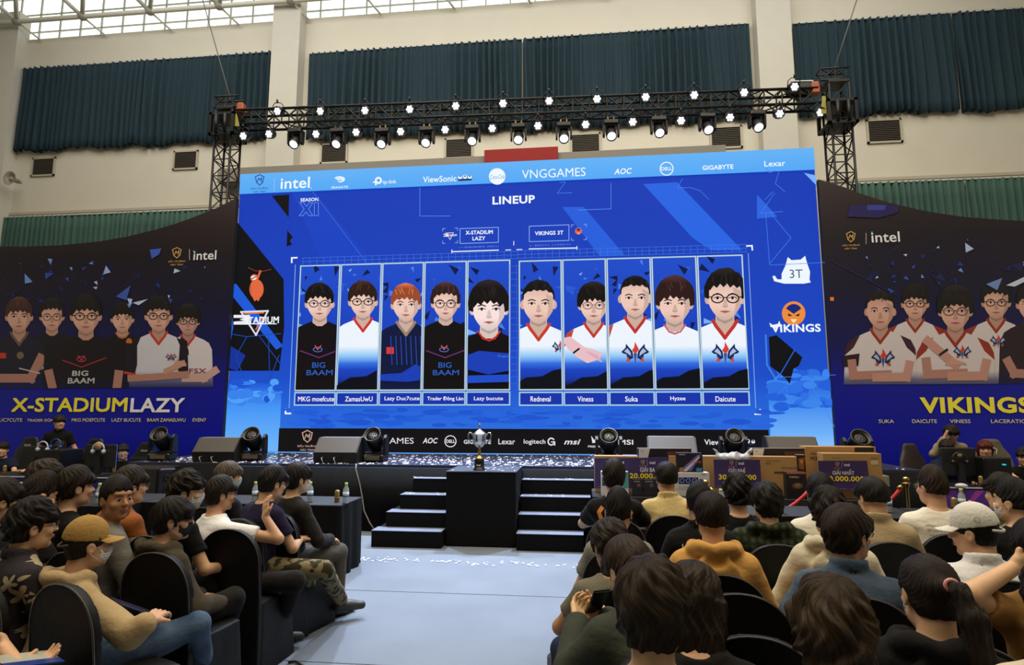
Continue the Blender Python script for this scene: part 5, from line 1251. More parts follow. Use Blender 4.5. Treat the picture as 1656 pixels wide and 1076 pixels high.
p = PZ(1555, 788, .76); mb = MB(); f = Fld((-.06, -.08, 0), (.06, .08, .05), .006); f.ell((0, 0, .012), (.035, .055, .026)); f.plane_cut((0, 0, .001), (0, 0, -1)); me, _ = f.mesh('computer_mouse'); o = link('computer_mouse', me, mat('mouse_white', (206, 206, 212), .35), None, tuple(p)); o.rotation_euler = (0, 0, 1.2); o.scale = (1.3,) * 3; tag(o, 'white computer mouse at the front edge of the right player desk', 'mouse')
o = MB().tube([PZ(40, 790, .8) * 0 + np.array([PY(x, y, YdL - .02)[0], YdL - .03 + .0, PY(x, y, YdL - .02)[2]]) for x, y in ((75, 752), (66, 760), (55, 764), (46, 772), (44, 782), (50, 790))], .007, 6).build('headset_cable', mat('cable_pink', (170, 130, 140), .5)); tag(o, 'pinkish cable looping over the front edge of the left player desk', 'cable')

# ================================================================== PRIZE TABLE
YP = 7.55
xa, xb = PY(958, 790, YP)[0], PY(1425, 795, YP)[0]
t = thing('prize_table', 'long black-clothed table holding the boxed prizes right of the steps', 'table', ((xa + xb) / 2, YP + .35, 0))
ZP = .74
MB().box((0, 0, ZP - .015), (xb - xa, .75, .03), None, .008).build('table_top', mat('table_cloth_top'), t)
skirt(xa, xb, YP - .03, ZP - .02, 'table_skirt', t)
for q in (xa + .1, xb - .1): wb(MB().box((q, YP + .6, ZP / 2 - .02), (.05, .05, ZP - .04)), 'leg', m_can, t)
def pbox(name, lab, x0_, y0_, x1_, y1_, Y, dep, colr, art=None, cat='box', rz=0, zb=ZP, tape=True):
    """box whose front face spans photo px x0..x1, y0..y1 at distance Y"""
    a = PY(x0_, y1_, Y); b = PY(x1_, y0_, Y); zt_ = b[2]; W_ = b[0] - a[0]; zb_2 = zb if zb is not None else a[2]
    t = thing(name, lab, cat, ((a[0] + b[0]) / 2, Y + dep / 2, zb_2), 0, 'prizes on the long table')
    MB().box((0, 0, (zt_ - zb_2) / 2), (W_, dep, zt_ - zb_2), None, .004).build('carton', colr, t)
    if tape: MB().box((0, 0, zt_ - zb_2 + .0006), (W_ * .995, .05, .0012)).build('tape', mat('packing_tape', (196, 160, 96), .3), t)
    if art:
        A = Art(Y - .001, .0006); art(A); A.build('printed_picture', PR_M, t)
    return t
CB = mat('cardboard', (176, 136, 84), .75, var=.06); DKB = mat('dark_carton', (26, 22, 26), .5); WHB = mat('white_carton', (206, 204, 204), .5)
def monart(x0_, y0_, x1_, y1_):
    def f(A):
        A.rect(x0_, y0_, x1_, y1_, (26, 20, 26)); A.poly([(x0_, y0_), (x0_ + 18, y0_), (x0_ + 4, y1_), (x0_, y1_)], (210, 208, 206)); A.text('AOC', x0_ + 3, x0_ + 8, y0_ + 4, 2, (40, 40, 40))
        A.poly([(x1_ - 40, y0_ + 5), (x1_ - 4, y0_ + 3), (x1_ - 4, y1_), (x1_ - 20, y1_)], (96, 50, 44)); A.poly([(x1_ - 20, y0_ + 12), (x1_ - 6, y0_ + 10), (x1_ - 8, y1_ - 6)], (170, 110, 60))
    return f
# back row
Y2 = YP + .38
pbox('monitor_box', 'flat black and white monitor box behind the GIẢI BA placard', 1033, 726, 1118, 790, Y2, .16, DKB, monart(1033, 726, 1118, 790))
pbox('monitor_box', 'wide cardboard monitor box behind the graphics card boxes', 1083, 738, 1160, 790, Y2 - .02, .16, CB)
pbox('monitor_box', 'cardboard monitor box at the left end of the prize table', 962, 738, 1032, 790, Y2 - .05, .16, CB)
pbox('monitor_box', 'black monitor box with white corner behind the GIẢI NHÌ placard', 1218, 726, 1308, 790, Y2, .16, DKB, monart(1218, 726, 1308, 790))
def gart(A):
    A.text('GIGABYTE', 1311, 1334, 734, 4.6, (60, 46, 30), .03); A.text('M32QC', 1311, 1340, 742, 7, (60, 46, 30), .03); A.rect(1382, 724, 1413, 731, (40, 32, 30))
pbox('monitor_box', 'tall cardboard monitor box printed M32QC at the back of the right prizes', 1306, 723, 1416, 795, Y2 - .02, .2, CB, gart)
# middle
Y1 = YP + .14
def wart(A): A.text('VIEWSONIC', 1238, 1262, 746, 1.6, (90, 66, 40), .02); A.text('VX 24', 1238, 1246, 750, 3, (70, 50, 30), .03); A.rect(1252, 763, 1268, 766, (90, 66, 40)); A.text('FRAGILE', 1264, 1288, 757, 3, (110, 80, 46))
pbox('monitor_box', 'wide plain cardboard monitor box right of the GIẢI NHÌ placard', 1212, 739, 1290, 791, Y1 + .06, .13, CB, wart)
def cpu(A):
    A.rect(1290, 737, 1302, 763, (50, 26, 24)); A.poly([(1291, 742), (1301, 740), (1300, 760), (1292, 758)], (150, 84, 44)); A.poly([(1293, 745), (1298, 744), (1297, 752)], (220, 160, 80))
pbox('component_box', 'small dark box with orange picture standing beside the wide cardboard box', 1290, 736, 1302, 764, Y1 + .05, .1, DKB, cpu, zb=PY(1296, 764, Y1 + .05)[2])
pbox('component_box', 'plain small cardboard box under the dark box with the orange picture', 1270, 764, 1303, 791, Y1 + .05, .12, CB)
def gpu(A):
    A.rect(1095, 733, 1136, 765, (22, 20, 40)); A.text('GIGABYTE', 1098, 1108, 735.5, 2, (210, 210, 220), .04); A.poly([(1098, 762), (1128, 736), (1134, 735), (1118, 762)], (110, 100, 160)); A.poly([(1104, 762), (1130, 738), (1132, 740), (1110, 763)], (200, 196, 220)); A.text('GeForce RTX', 1119, 1134, 747.5, 3.6, (200, 110, 70), .03); A.rect(1126, 757, 1135, 763, (60, 130, 180)); A.ell(1102, 760, 4, 4, (170, 110, 60), 12)
pbox('graphics_card_box', 'dark graphics card box with a silver card picture standing on the white cooler box', 1095, 733, 1136, 765, Y1, .09, DKB, gpu, zb=PY(1110, 766, Y1)[2], tape=False)
def cool(A):
    A.rect(1092, 765, 1147, 791, (206, 204, 206)); A.text('MSI', 1134, 1142, 768, 2.2, (60, 60, 70), .03); A.rect(1097.5, 772.5, 1129, 783, (16, 18, 40))
    for k in range(3): A.ring(1103 + k * 10, 777.5, 3.4, 3.4, 1.2, (120, 150, 240), 14); A.ell(1103 + k * 10, 777.5, 1.2, 1.2, (40, 50, 110), 8)
    A.ell(1133, 778, 3.5, 3, (30, 30, 36), 10); A.ell(1141, 780, 3.5, 4, (180, 150, 90), 10); A.text('MAG CORELIQUID', 1097, 1116, 788, 2, (70, 70, 80), .02)
pbox('cooler_box', 'white liquid cooler box with three ringed fans pictured', 1092, 765, 1147, 791, Y1 - .03, .16, WHB, cool, tape=False)
def gk(a, b):
    def f(A): A.rect(a, 776, b, 791, (30, 26, 28)); A.ell((a + b) / 2 + 2, 785, 4, 4, (60, 50, 52), 12); A.text('GAMING', a + 2, (a + b) / 2 + 4, 779, 2, (180, 180, 180)); A.ell((a + b) / 2 + 2, 785, 2, 2, (120, 90, 70), 10)
    return f
pbox('keyboard_box', 'dark gaming accessory box under the GIẢI BA amount, left one', 1023, 776, 1039, 790, YP + .02, .07, DKB, gk(1023, 1039), tape=False)
pbox('keyboard_box', 'dark gaming accessory box under the GIẢI BA amount, right one', 1041, 776, 1062, 790, YP + .02, .07, DKB, gk(1041, 1062), tape=False)
pbox('case_box', 'white and teal component box at the left end of the prize table', 972, 763, 1016, 790, YP + .02, .08, WHB, lambda A: (A.rect(972, 763, 1016, 790, (206, 206, 204)), A.rect(1008, 764, 1016, 790, (70, 150, 136)), A.rect(974, 772, 980, 786, (50, 50, 56))), tape=False)
def motherb(A): A.rect(1272, 764, 1303, 795, (34, 26, 26)); A.rect(1272, 764, 1303, 767, (190, 90, 50)); A.text('TORPEDO', 1276, 1292, 772, 3, (200, 190, 180), .03); A.ell(1290, 786, 9, 5, (96, 76, 60), 14); A.ell(1290, 785, 5, 3, (140, 110, 84), 12)
pbox('motherboard_box', 'black and orange motherboard box left of the GIẢI NHẤT placard', 1272, 764, 1303, 792, YP + .01, .1, DKB, motherb, tape=False)
def big(A): A.text('THIS SIDE UP', 1345, 1358, 741, 1.6, (120, 90, 50)); A.rect(1408, 745, 1420, 752, (206, 186, 150)); A.rect(1408, 740, 1420, 742, (150, 120, 70))
pbox('monitor_box', 'tall cardboard box leaning behind the GIẢI NHẤT placard', 1334, 734, 1425, 795, YP + .12, .18, CB, big)
# placards
def placard(lab, quad, title, amount, tx, ax, ty, ay, Y, logo):
    ws = [PY(x, y, Y) for x, y in quad]; xs = [q[0] for q in ws]; zs = [q[2] for q in ws]
    t = thing('prize_placard', lab, 'placard', ((min(xs) + max(xs)) / 2, Y + .01, max(ZP + .001, min(zs))), 0, 'purple prize placards')
    zs = [max(z, ZP + .001) for z in zs]
    wb(MB().prism(list(zip(xs, zs)), 'Y', Y, Y + .008), 'board', mat('placard_edge', (60, 46, 96), .6), t)
    A = Art(Y - .0005, .0004); A.poly(list(zip(xs, zs)), None, grad=[(min(zs), (70, 54, 116)), (max(zs), (58, 44, 90))], world=True); A.build('printed_picture', PR_M, t)
    A = Art(Y - .002, .0004)
    if logo: shield(A, logo[0], logo[1], 3, (190, 150, 120)); A.rect(logo[0] + 7, logo[1] - 4, logo[0] + 7.6, logo[1] + 6, (170, 160, 180)); A.text('intel', logo[0] + 11, logo[0] + 20, logo[1] + 1, 5, (230, 226, 236), .04)
    if title: A.text(title, tx[0], tx[1], ty - 1, 9.5, (246, 242, 250), .01)
    if amount: A.text(amount, ax[0], ax[1], ay, 8.5, (255, 232, 50), .06)
    A.text('CÔNG TY CỔ PHẦN  ·  MÁY TÍNH', (quad[0][0] + 6) if title else 966, quad[1][0] - 6, quad[2][1] - 2.5, 1.6, (190, 180, 200), .0)
    A.build('lettering', PR_M, t)
    return t
placard('purple placard without readable text at the left end of the prize table', [(962, 741.5), (1012, 741), (1014, 790), (962, 790)], None, None, 0, 0, 0, 0, YP + .16, (989, 747))
placard('purple placard reading GIẢI BA 20.000.000', [(1012, 741), (1081, 740), (1082, 790), (1013, 790)], 'GIẢI BA', '20.000.000', (1035, 1059), (1018, 1080), 760, 770, YP + .14, (1039.5, 747.5))
placard('purple placard reading GIẢI NHÌ 30.000.000', [(1154, 743.5), (1229, 744), (1232, 790), (1156, 790)], 'GIẢI NHÌ', '30.000.000', (1178, 1204.5), (1162, 1223), 761.5, 772, YP + .1, (1183, 748.5))
placard('purple placard reading GIẢI NHẤT 50.000.000', [(1323, 745.5), (1402, 745.5), (1408, 793), (1326, 792)], 'GIẢI NHẤT', '50.000.000', (1346, 1381), (1333, 1397), 764.5, 774.5, YP + .05, (1354, 751))
# plastic bag
p = PY(1186, 742, YP + .2)
f = Fld((-.28, -.12, -.12), (.28, .12, .16), .012); f.ell((0, 0, .0), (.21, .07, .08), k=.03); f.cap((-.18, 0, .04), (-.23, 0, .12), .03, .012); f.cap((.16, 0, .04), (.22, 0, .11), .03, .012); f.folds(.012, 40, 3)
me, _ = f.mesh('plastic_bag'); o = link('plastic_bag', me, mat('plastic_bag', (196, 196, 200), .2, spec=.7, alpha=.75), None, tuple(p)); tag(o, 'crumpled clear plastic bag lying on top of the boxes above the GIẢI NHÌ placard', 'bag'); o['group'] = 'prizes on the long table'
pbox('small_carton', 'small white box and papers at the right end of the prize boxes', 1424, 733, 1435, 750, YP + .5, .2, mat('pale_box', (150, 146, 134), .6), zb=PY(1430, 750, YP + .5)[2], tape=False).location.z = ZP + .1
# rope posts
def post(lab, x, ytop, ybot_z, Y):
    p = PY(x, ytop, Y); H = p[2]
    t = thing('rope_post', lab, 'post', (p[0], Y, 0), 0, 'gold rope posts')
    MB().lathe([(.0, 0), (.16, 0), (.16, .015), (.05, .04), (.02, .06)], (0, 0, 0), 24).build('base', m_gold, t)
    MB().lathe([(.02, .05), (.02, H - .11), (.03, H - .105), (.03, H - .08), (.045, H - .075), (.045, H - .065), (.02, H - .06)], (0, 0, 0), 18).build('pole', m_gold, t)
    MB().lathe([(.002, H - .062), (.028, H - .055), (.036, H - .03), (.028, H - .006), (.002, H)], (0, 0, 0), 18).build('ball_top', m_gold, t)
    return p[0], H
m_gold = mat('polished_brass', (190, 158, 96), .22, 1)
YR = 7.15
gx, gh = post('gold rope post in front of the stage left of the purple desk', 1464.5, 771, 0, YR)
gx2, gh2 = post('gold rope post in front of the prize table beside the white cooler box', 1141, 776, 0, YR)
gx3 = PY(1303, 800, YR)[0]; gx3, gh3 = post('gold rope post hidden behind the person in the white T-shirt', 1318, 774, 0, YR)
def rope(lab, xa, xb, za, zb_, sag):
    pts = [(xa + (xb - xa) * k / 12, YR, za + (zb_ - za) * k / 12 - sag * 4 * (k / 12) * (1 - k / 12)) for k in range(13)]
    t = thing('barrier_rope', lab, 'rope', ((xa + xb) / 2, YR, 0), 0, 'red barrier ropes'); wb(MB().tube(pts, .02, 10), 'rope', mat('red_velvet', (190, 34, 34), .6), t)
    for q, s_ in ((pts[0], 1), (pts[-1], -1)): wb(MB().tube([q, (q[0] + s_ * .05, q[1], q[2] - .03)], .024, 10), 'hook', m_gold, t)
rope('red velvet rope sagging from the gold post left of the purple desk', gx3 + .04, gx - .04, gh3 - .1, gh - .1, .28)
rope('red velvet rope between the cooler box post and the post behind the white T-shirt', gx2 + .04, gx3 - .04, gh2 - .1, gh3 - .1, .3)
# ================================================================== PEOPLE
def rotm(yaw=0, pitch=0, roll=0):
    """head frame: yaw about z, pitch forward-down positive, roll to the right positive"""
    return np.array(Matrix.Rotation(yaw, 3, 'Z') @ Matrix.Rotation(-pitch, 3, 'X') @ Matrix.Rotation(roll, 3, 'Y'))
def head_sdf(f, hc, R, big=1.0, face=True):
    def P(x, y, z): return hc + R @ (np.array([x, y, z]) * big)
    q = big
    f.ell(P(0, -.012, .028), np.array([.077, .098, .090]) * q, R, .01)
    f.ell(P(0, .022, -.03), np.array([.066, .072, .082]) * q, R, .03)
    f.cap(P(-.03, .03, -.075), P(.03, .03, -.075), .034 * q, None, .03)
    f.ell(P(0, .07, -.098), np.array([.024, .02, .018]) * q, R, .02)
    f.ell(P(0, .075, .04), np.array([.05, .02, .012]) * q, R, .02)
    if face:
        for s in (-1, 1):
            f.ell(P(s * .031, .104, .008), np.array([.019, .016, .012]) * q, R, .012, sub=True)
            f.ell(P(s * .045, .068, -.026), np.array([.022, .018, .018]) * q, R, .02)
        f.cap(P(0, .086, .012), P(0, .108, -.022), .008 * q, .0125 * q, .012)
        for s in (-1, 1): f.ell(P(s * .012, .101, -.026), np.array([.009, .010, .007]) * q, R, .006)
        f.ell(P(0, .091, -.053), np.array([.022, .010, .0055]) * q, R, .005); f.ell(P(0, .090, -.063), np.array([.019, .010, .006]) * q, R, .005)
    for s in (-1, 1):
        f.ell(P(s * .079, -.006, -.008), np.array([.009, .021, .032]) * q, R, .006)
        f.ell(P(s * .088, -.002, -.006), np.array([.006, .011, .018]) * q, R, .004, sub=True)
def hand_sdf(f, w, d, n, curl=.5, side=1, sc=1.0, spread=.14, point=False):
    """w wrist, d direction of fingers, n palm normal (palm faces n); side: +1 thumb towards d x n"""
    w = np.array(w, float); d = np.array(d, float); d /= np.linalg.norm(d); n = np.array(n, float); n -= d * (n @ d); n /= np.linalg.norm(n)
    u = np.cross(d, n) * side
    m = w + d * .05 * sc
    for k in (-1.0, -.33, .33, 1.0):
        f.cap(w + u * k * .018 * sc + d * .012, w + u * k * .029 * sc + d * .078 * sc, .0135 * sc, .0115 * sc, .012)
    tips = []
    for i, (k, L) in enumerate(((1.0, .068), (.35, .078), (-.33, .073), (-.98, .058))):
        a = w + u * k * .029 * sc + d * .082 * sc; dd = d + u * k * spread; dd /= np.linalg.norm(dd)
        c = curl * (0 if (point and i == 0) else 1); p = a; r = .0092 * sc; ang = 0
        for j, fr in enumerate((.42, .33, .25)):
            ang += c * (.75 if j else .55); v = dd * math.cos(ang) + n * math.sin(ang); q = p + v * L * fr * sc
            f.cap(p, q, r, r * .92, .004); p = q; r *= .92
        tips.append(p)
    a = w + u * .022 * sc + d * .022 * sc; b = a + (u * .8 + d * .75 + n * .25) * .036 * sc; c_ = b + (u * .25 + d * .95 + n * (.3 + .4 * curl)) * .032 * sc
    f.cap(w + d * .01, a, .016 * sc, .016 * sc, .012); f.cap(a, b, .0145 * sc, .0115 * sc, .01); f.cap(b, c_, .011 * sc, .009 * sc, .005)
    return tips
SKINS = {}
def skin_mat(c):
    key = 'skin_%d_%d_%d' % c
    if key in MATS: return MATS[key]
    m = mat(key, c, .5, spec=.35, bump=(90, .06, (1, 1, 1)), var=.06)
    b = m.node_tree.nodes['Principled BSDF']; b.inputs['Subsurface Weight'].default_value = .12; b.inputs['Subsurface Radius'].default_value = (.02, .008, .004)
    return m
def hair_mat(c):
    key = 'hair_%d_%d_%d' % c
    if key in MATS: return MATS[key]
    m = bpy.data.materials.new(key); m.use_nodes = True; nt = m.node_tree; b = nt.nodes['Principled BSDF']
    at = nt.nodes.new('ShaderNodeAttribute'); at.attribute_name = 'strand'
    nz = nt.nodes.new('ShaderNodeTexNoise'); nz.inputs['Scale'].default_value = 4.2; nz.inputs['Detail'].default_value = 5; nz.inputs['Roughness'].default_value = .65
    nt.links.new(at.outputs['Vector'], nz.inputs['Vector'])
    rp = nt.nodes.new('ShaderNodeValToRGB'); l = lin(c)
    rp.color_ramp.elements[0].position = .3; rp.color_ramp.elements[0].color = (*[v * .3 for v in l], 1); rp.color_ramp.elements[1].position = .72; rp.color_ramp.elements[1].color = (*[min(1, v * 1.7) for v in l], 1)
    nt.links.new(nz.outputs[0], rp.inputs[0]); nt.links.new(rp.outputs[0], b.inputs['Base Color'])
    bp = nt.nodes.new('ShaderNodeBump'); bp.inputs['Strength'].default_value = .7; bp.inputs['Distance'].default_value = .008
    nt.links.new(nz.outputs[0], bp.inputs['Height']); nt.links.new(bp.outputs[0], b.inputs['Normal'])
    b.inputs['Roughness'].default_value = .5; b.inputs['Specular IOR Level'].default_value = .18
    MATS[key] = m; return m
# hair styles are modelled in the head frame (origin at the head centre, +Y the face)
_hair = {}
def hair_mesh(style):
    if style in _hair: return _hair[style]
    S = dict(
        mop=dict(t=0.018, top=.018, fringe=.012, nape=-.075, amp=.0045, side=-.03, k=17, cr=(.012, -.035)),
        mop2=dict(t=0.021, top=.014, fringe=.02, nape=-.085, amp=.006, side=-.035, k=13, cr=(-.015, -.03)),
        medium=dict(t=0.012, top=.022, fringe=.035, nape=-.068, amp=.0045, side=-.02, k=19, cr=(-.01, -.04)),
        fluffy=dict(t=0.018, top=.028, fringe=.035, nape=-.07, amp=.009, side=-.02, k=11, cr=(.01, -.04)),
        short=dict(t=0.004, top=.02, fringe=.062, nape=-.045, amp=.0025, side=-.005, k=26, cr=(0, -.04)),
        fade=dict(t=0.003, top=.030, fringe=.045, nape=-.035, amp=.004, side=.0, k=21, cr=(.01, -.03)),
        bowl=dict(t=0.013, top=.014, fringe=.02, nape=-.035, amp=.0035, side=-.01, k=22, cr=(.0, -.035)),
        undercap=dict(t=.004, top=0, fringe=-.01, nape=-.06, amp=.002, side=-.01, k=26, cr=(0, -.04), ztop=.045),
        long=dict(t=0.016, top=.008, fringe=.03, nape=-.2, amp=.005, side=-.16, k=17, cr=(.01, -.02)),
        tied=dict(t=0.008, top=.004, fringe=.045, nape=-.07, amp=.002, side=-.02, k=30, cr=(.0, -.11)))[style]
    t = S['t']; r = random.Random(hash(style) % 1000 if 0 else sum(map(ord, style)))
    f = Fld((-.145, -.17, -.24), (.145, .15, .19), .0048)
    f.ell((0, -.012, .03), (.079 + t, .100 + t, .090 + t * .8), k=.0)
    f.ell((0, -.005, .055 + S['top'] * .5), (.068 + t * .8, .085 + t * .7, .07 + S['top']), k=.03)
    f.ell((0, -.050, -.03), (.064 + t * .6, .044 + t * .7, .066), k=.03)
    if style in ('mop', 'mop2', 'bowl', 'medium', 'fluffy', 'long'):
        f.cap((-.05, .082, .055), (.05, .082, .055), .022 + t * .3, None, .03)
        if S['fringe'] < .03: f.cap((-.055, .085, .035), (.055, .088, .03), .017, None, .02)
    if style == 'long':
        f.loft([(-.2, 0, -.055, .075, .035), (-.1, 0, -.055, .092, .055), (.0, 0, -.04, .1, .075)], k=.03)
    if style == 'tied': f.ell((0, -.11, .03), (.03, .03, .03), k=.03)
    c = np.array([S['cr'][0], S['cr'][1], .13]); c0 = np.array([0, -.01, 0.0]); a = (c - c0) / np.linalg.norm(c - c0)
    e1 = np.cross(a, [0, 1, 0]); e1 /= np.linalg.norm(e1); e2 = np.cross(a, e1)
    def sph(X, Y, Z):
        x, y, z = X - c0[0], Y - c0[1], Z - c0[2]; L = np.sqrt(x * x + y * y + z * z) + 1e-6
        ca = (x * a[0] + y * a[1] + z * a[2]) / L; th = np.arccos(np.clip(ca, -1, 1)); ph = np.arctan2(x * e2[0] + y * e2[1] + z * e2[2], x * e1[0] + y * e1[1] + z * e1[2])
        return ph, th
    X = f.ax[0][:, None, None]; Y = f.ax[1][None, :, None]; Z = f.ax[2][None, None, :]
    ph, th = sph(X, Y, Z)
    k = S['k']; p = [r.uniform(0, 6.28) for _ in range(6)]
    ph2 = ph + .25 * np.sin(th * 3 + p[0])
    n = np.sin(ph2 * k + 1.6 * np.sin(th * 5 + p[1])) * .5 + np.sin(ph2 * (k * 2 + 1) + 2.1 * np.sin(th * 7 + p[2])) * .3 + np.sin(ph2 * 5 + th * 6 + p[3]) * .5
    sm = np.clip(th / .5, 0, 1)
    if style in ('fluffy', 'mop2'): n = n + .7 * np.sin(ph2 * 7 + p[5]) * np.sin(th * 9 + p[4])
    f.V = f.V + (S['amp'] * n * sm).astype(np.float32)
    # hollow for the face, ears and neck
    jag = .008 * np.sin(X * 190 + p[4]) + .006 * np.sin(X * 83 + p[5])
    zf = S['fringe'] + jag + .25 * np.abs(X) * (-.35)
    zs = S['side']
    face = np.maximum(np.maximum(-(Y - .03 - .25 * np.maximum(Z - .0, 0)), Z - zf), np.abs(X) - .2)
    f.V = np.maximum(f.V, -face)
    side = np.maximum(np.maximum(-(Y + .018), Z - zs - jag * .5), Y - .3); f.V = np.maximum(f.V, -side)
    if 'ztop' in S: f.V = np.maximum(f.V, Z - S['ztop'] + 0 * X)
    if style != 'long':
        for s in (-1, 1): f.ell((s * .1, -.004, -.012), (.034, .024, .036), k=.008, sub=True)
    f.V = np.maximum(f.V, (S['nape'] + jag * .25 + .9 * np.maximum(X * X * 2, 0) - Z) + .0 * X)
    # strands over the back edge
    me, co = f.mesh('hair_' + style)
    ph, th = sph(co[:, 0], co[:, 1], co[:, 2]); kk = 1.6 if style != 'short' else 3
    ph = ph + .25 * np.sin(th * 3)
    sv = np.stack([np.cos(ph) * kk * 2.2, np.sin(ph) * kk * 2.2, th * .35], 1).astype(np.float32)
    at = me.attributes.new('strand', 'FLOAT_VECTOR', 'POINT'); at.data.foreach_set('vector', sv.ravel())
    _hair[style] = me; return me
def tail_mesh():
    if 'tail' in _hair: return _hair['tail']
    f = Fld((-.09, -.3, -.36), (.14, 0, .1), .005)
    f.chain([(.02, -.115, .045), (.03, -.165, .03), (.045, -.19, -.05), (.05, -.175, -.15), (.045, -.16, -.25), (.04, -.155, -.31)], [.018, .026, .038, .04, .03, .006], .02)
    X = f.ax[0][:, None, None]; Y = f.ax[1][None, :, None]; Z = f.ax[2][None, None, :]
    f.V = f.V + (.003 * np.sin(X * 230 + Z * 12) + .002 * np.sin(Y * 260 + Z * 9)).astype(np.float32)
    me, co = f.mesh('ponytail'); sv = np.stack([co[:, 0] * 60, co[:, 1] * 60, co[:, 2] * 3], 1).astype(np.float32)
    at = me.attributes.new('strand', 'FLOAT_VECTOR', 'POINT'); at.data.foreach_set('vector', sv.ravel()); _hair['tail'] = me; return me
def glasses_mb(round_=False, big=1):
    mb = MB()
    for s in (-1, 1):
        w_, h_ = (.024, .021) if round_ else (.027, .018)
        pts = [(s * .033 + w_ * math.copysign(abs(math.cos(a)) ** (.6 if not round_ else 1), math.cos(a)), .109 - abs(math.cos(a) * .5 + .5 * s * 0) * .003, .006 + h_ * math.copysign(abs(math.sin(a)) ** (.6 if not round_ else 1), math.sin(a))) for a in np.linspace(0, 2 * PI, 21)]
        mb.tube(pts, .0017, 6, False)
        mb.tube([(s * .059, .106, .009), (s * .077, .09, .009), (s * .083, .04, .008), (s * .084, -.005, .004), (s * .084, -.02, -.012)], .0017, 6)
    mb.tube([(-.008, .11, .01), (0, .113, .013), (.008, .11, .01)], .0015, 6)
    return mb
def cap_parts(t, colr, colr_dark, fit=None, label_c=None, back=True):
    """baseball cap in the head frame"""
    f = Fld((-.13, -.15, -.02), (.13, .15, .18), .005)
    f.ell((0, -.014, .042), (.087, .110, .118), k=0); f.ell((0, -.014, .036), (.080, .103, .111), k=0, sub=True); f.plane_cut((0, 0, .03), (0, -.12, -1))
    # opening at the back
    f.ell((0, -.135, .02), (.042, .05, .034), k=.004, sub=True)
    X = f.ax[0][:, None, None]; Y = f.ax[1][None, :, None]; Z = f.ax[2][None, None, :]
    an = np.arctan2(Y + .014, X); f.V = f.V + (.0018 * np.exp(-((np.abs(np.sin(an * 3)) / .05) ** 2))).astype(np.float32)
    me, _ = f.mesh('cap_crown'); link('cap_crown', me, colr, t)
    vs = []; fs = []; nu, nv = 20, 8
    for lay in (0, 1):
        for i in range(nu + 1):
            a = PI * (.12 + .76 * i / nu)
            for j in range(nv + 1):
                q = j / nv; rx = .082 + q * .004; y0_ = -.012 + math.sin(a) * .107; ext = .078 * q * math.sin(a) ** .6
                x = math.cos(a) * rx * (1 + .06 * q); y = y0_ + ext; z = .034 - .00 * q - .22 * x * x * 6 * (0.4 + q * .5) - .018 * q + (.0035 if lay else 0)
                vs.append((x, y, z))
    n1 = (nu + 1) * (nv + 1)
    for lay in (0, 1):
        for i in range(nu):
            for j in range(nv):
                b = lay * n1 + i * (nv + 1) + j; q = (b, b + 1, b + nv + 2, b + nv + 1); fs.append(q if lay else tuple(reversed(q)))
    for i in range(nu):
        b = i * (nv + 1) + nv; fs.append((b, b + nv + 1, b + nv + 1 + n1, b + n1))
    MB().add(vs, fs, True).build('visor', colr, t)
    MB().lathe([(0, 0), (.007, 0), (.006, .005), (0, .006)], (0, -.014, .159), 12).build('button', colr, t)
    mb = MB(); mb.tube([(-.06, -.105, .022), (-.03, -.127, .016), (0, -.134, .014), (.03, -.127, .016), (.06, -.105, .022)], .007, 6); mb.build('back_strap', colr_dark, t)
def mask_part(t, colr, ear=True):
    f = Fld((-.1, -.03, -.14), (.1, .14, .03), .0045)
    f.ell((0, .026, -.042), (.070, .080, .076), k=0); f.ell((0, .092, -.028), (.018, .022, .028), k=.02)
    V1 = f.V.copy(); f.V = np.maximum(np.abs(V1) - .0022, np.maximum(.038 - f.ax[1][None, :, None] + 0 * V1, np.maximum(f.ax[2][None, None, :] + .012 - .0 * V1, -.118 - f.ax[2][None, None, :] + 0 * V1)))
    Z = f.ax[2][None, None, :]; f.V = f.V + (.0006 * np.sin(Z * 420)).astype(np.float32)
    me, _ = f.mesh('face_mask'); o = link('face_mask', me, colr, t)
    mb = MB()
    for s in (-1, 1):
        for z0_, z1_ in ((-.02, .012), (-.09, -.03)): mb.tube([(s * .062, .045, z0_), (s * .078, .02, (z0_ + z1_) / 2), (s * .086, -.012, z1_)], .0012, 5)
    mb.build('ear_loop', mat('ear_loop', (210, 210, 210), .6), o)
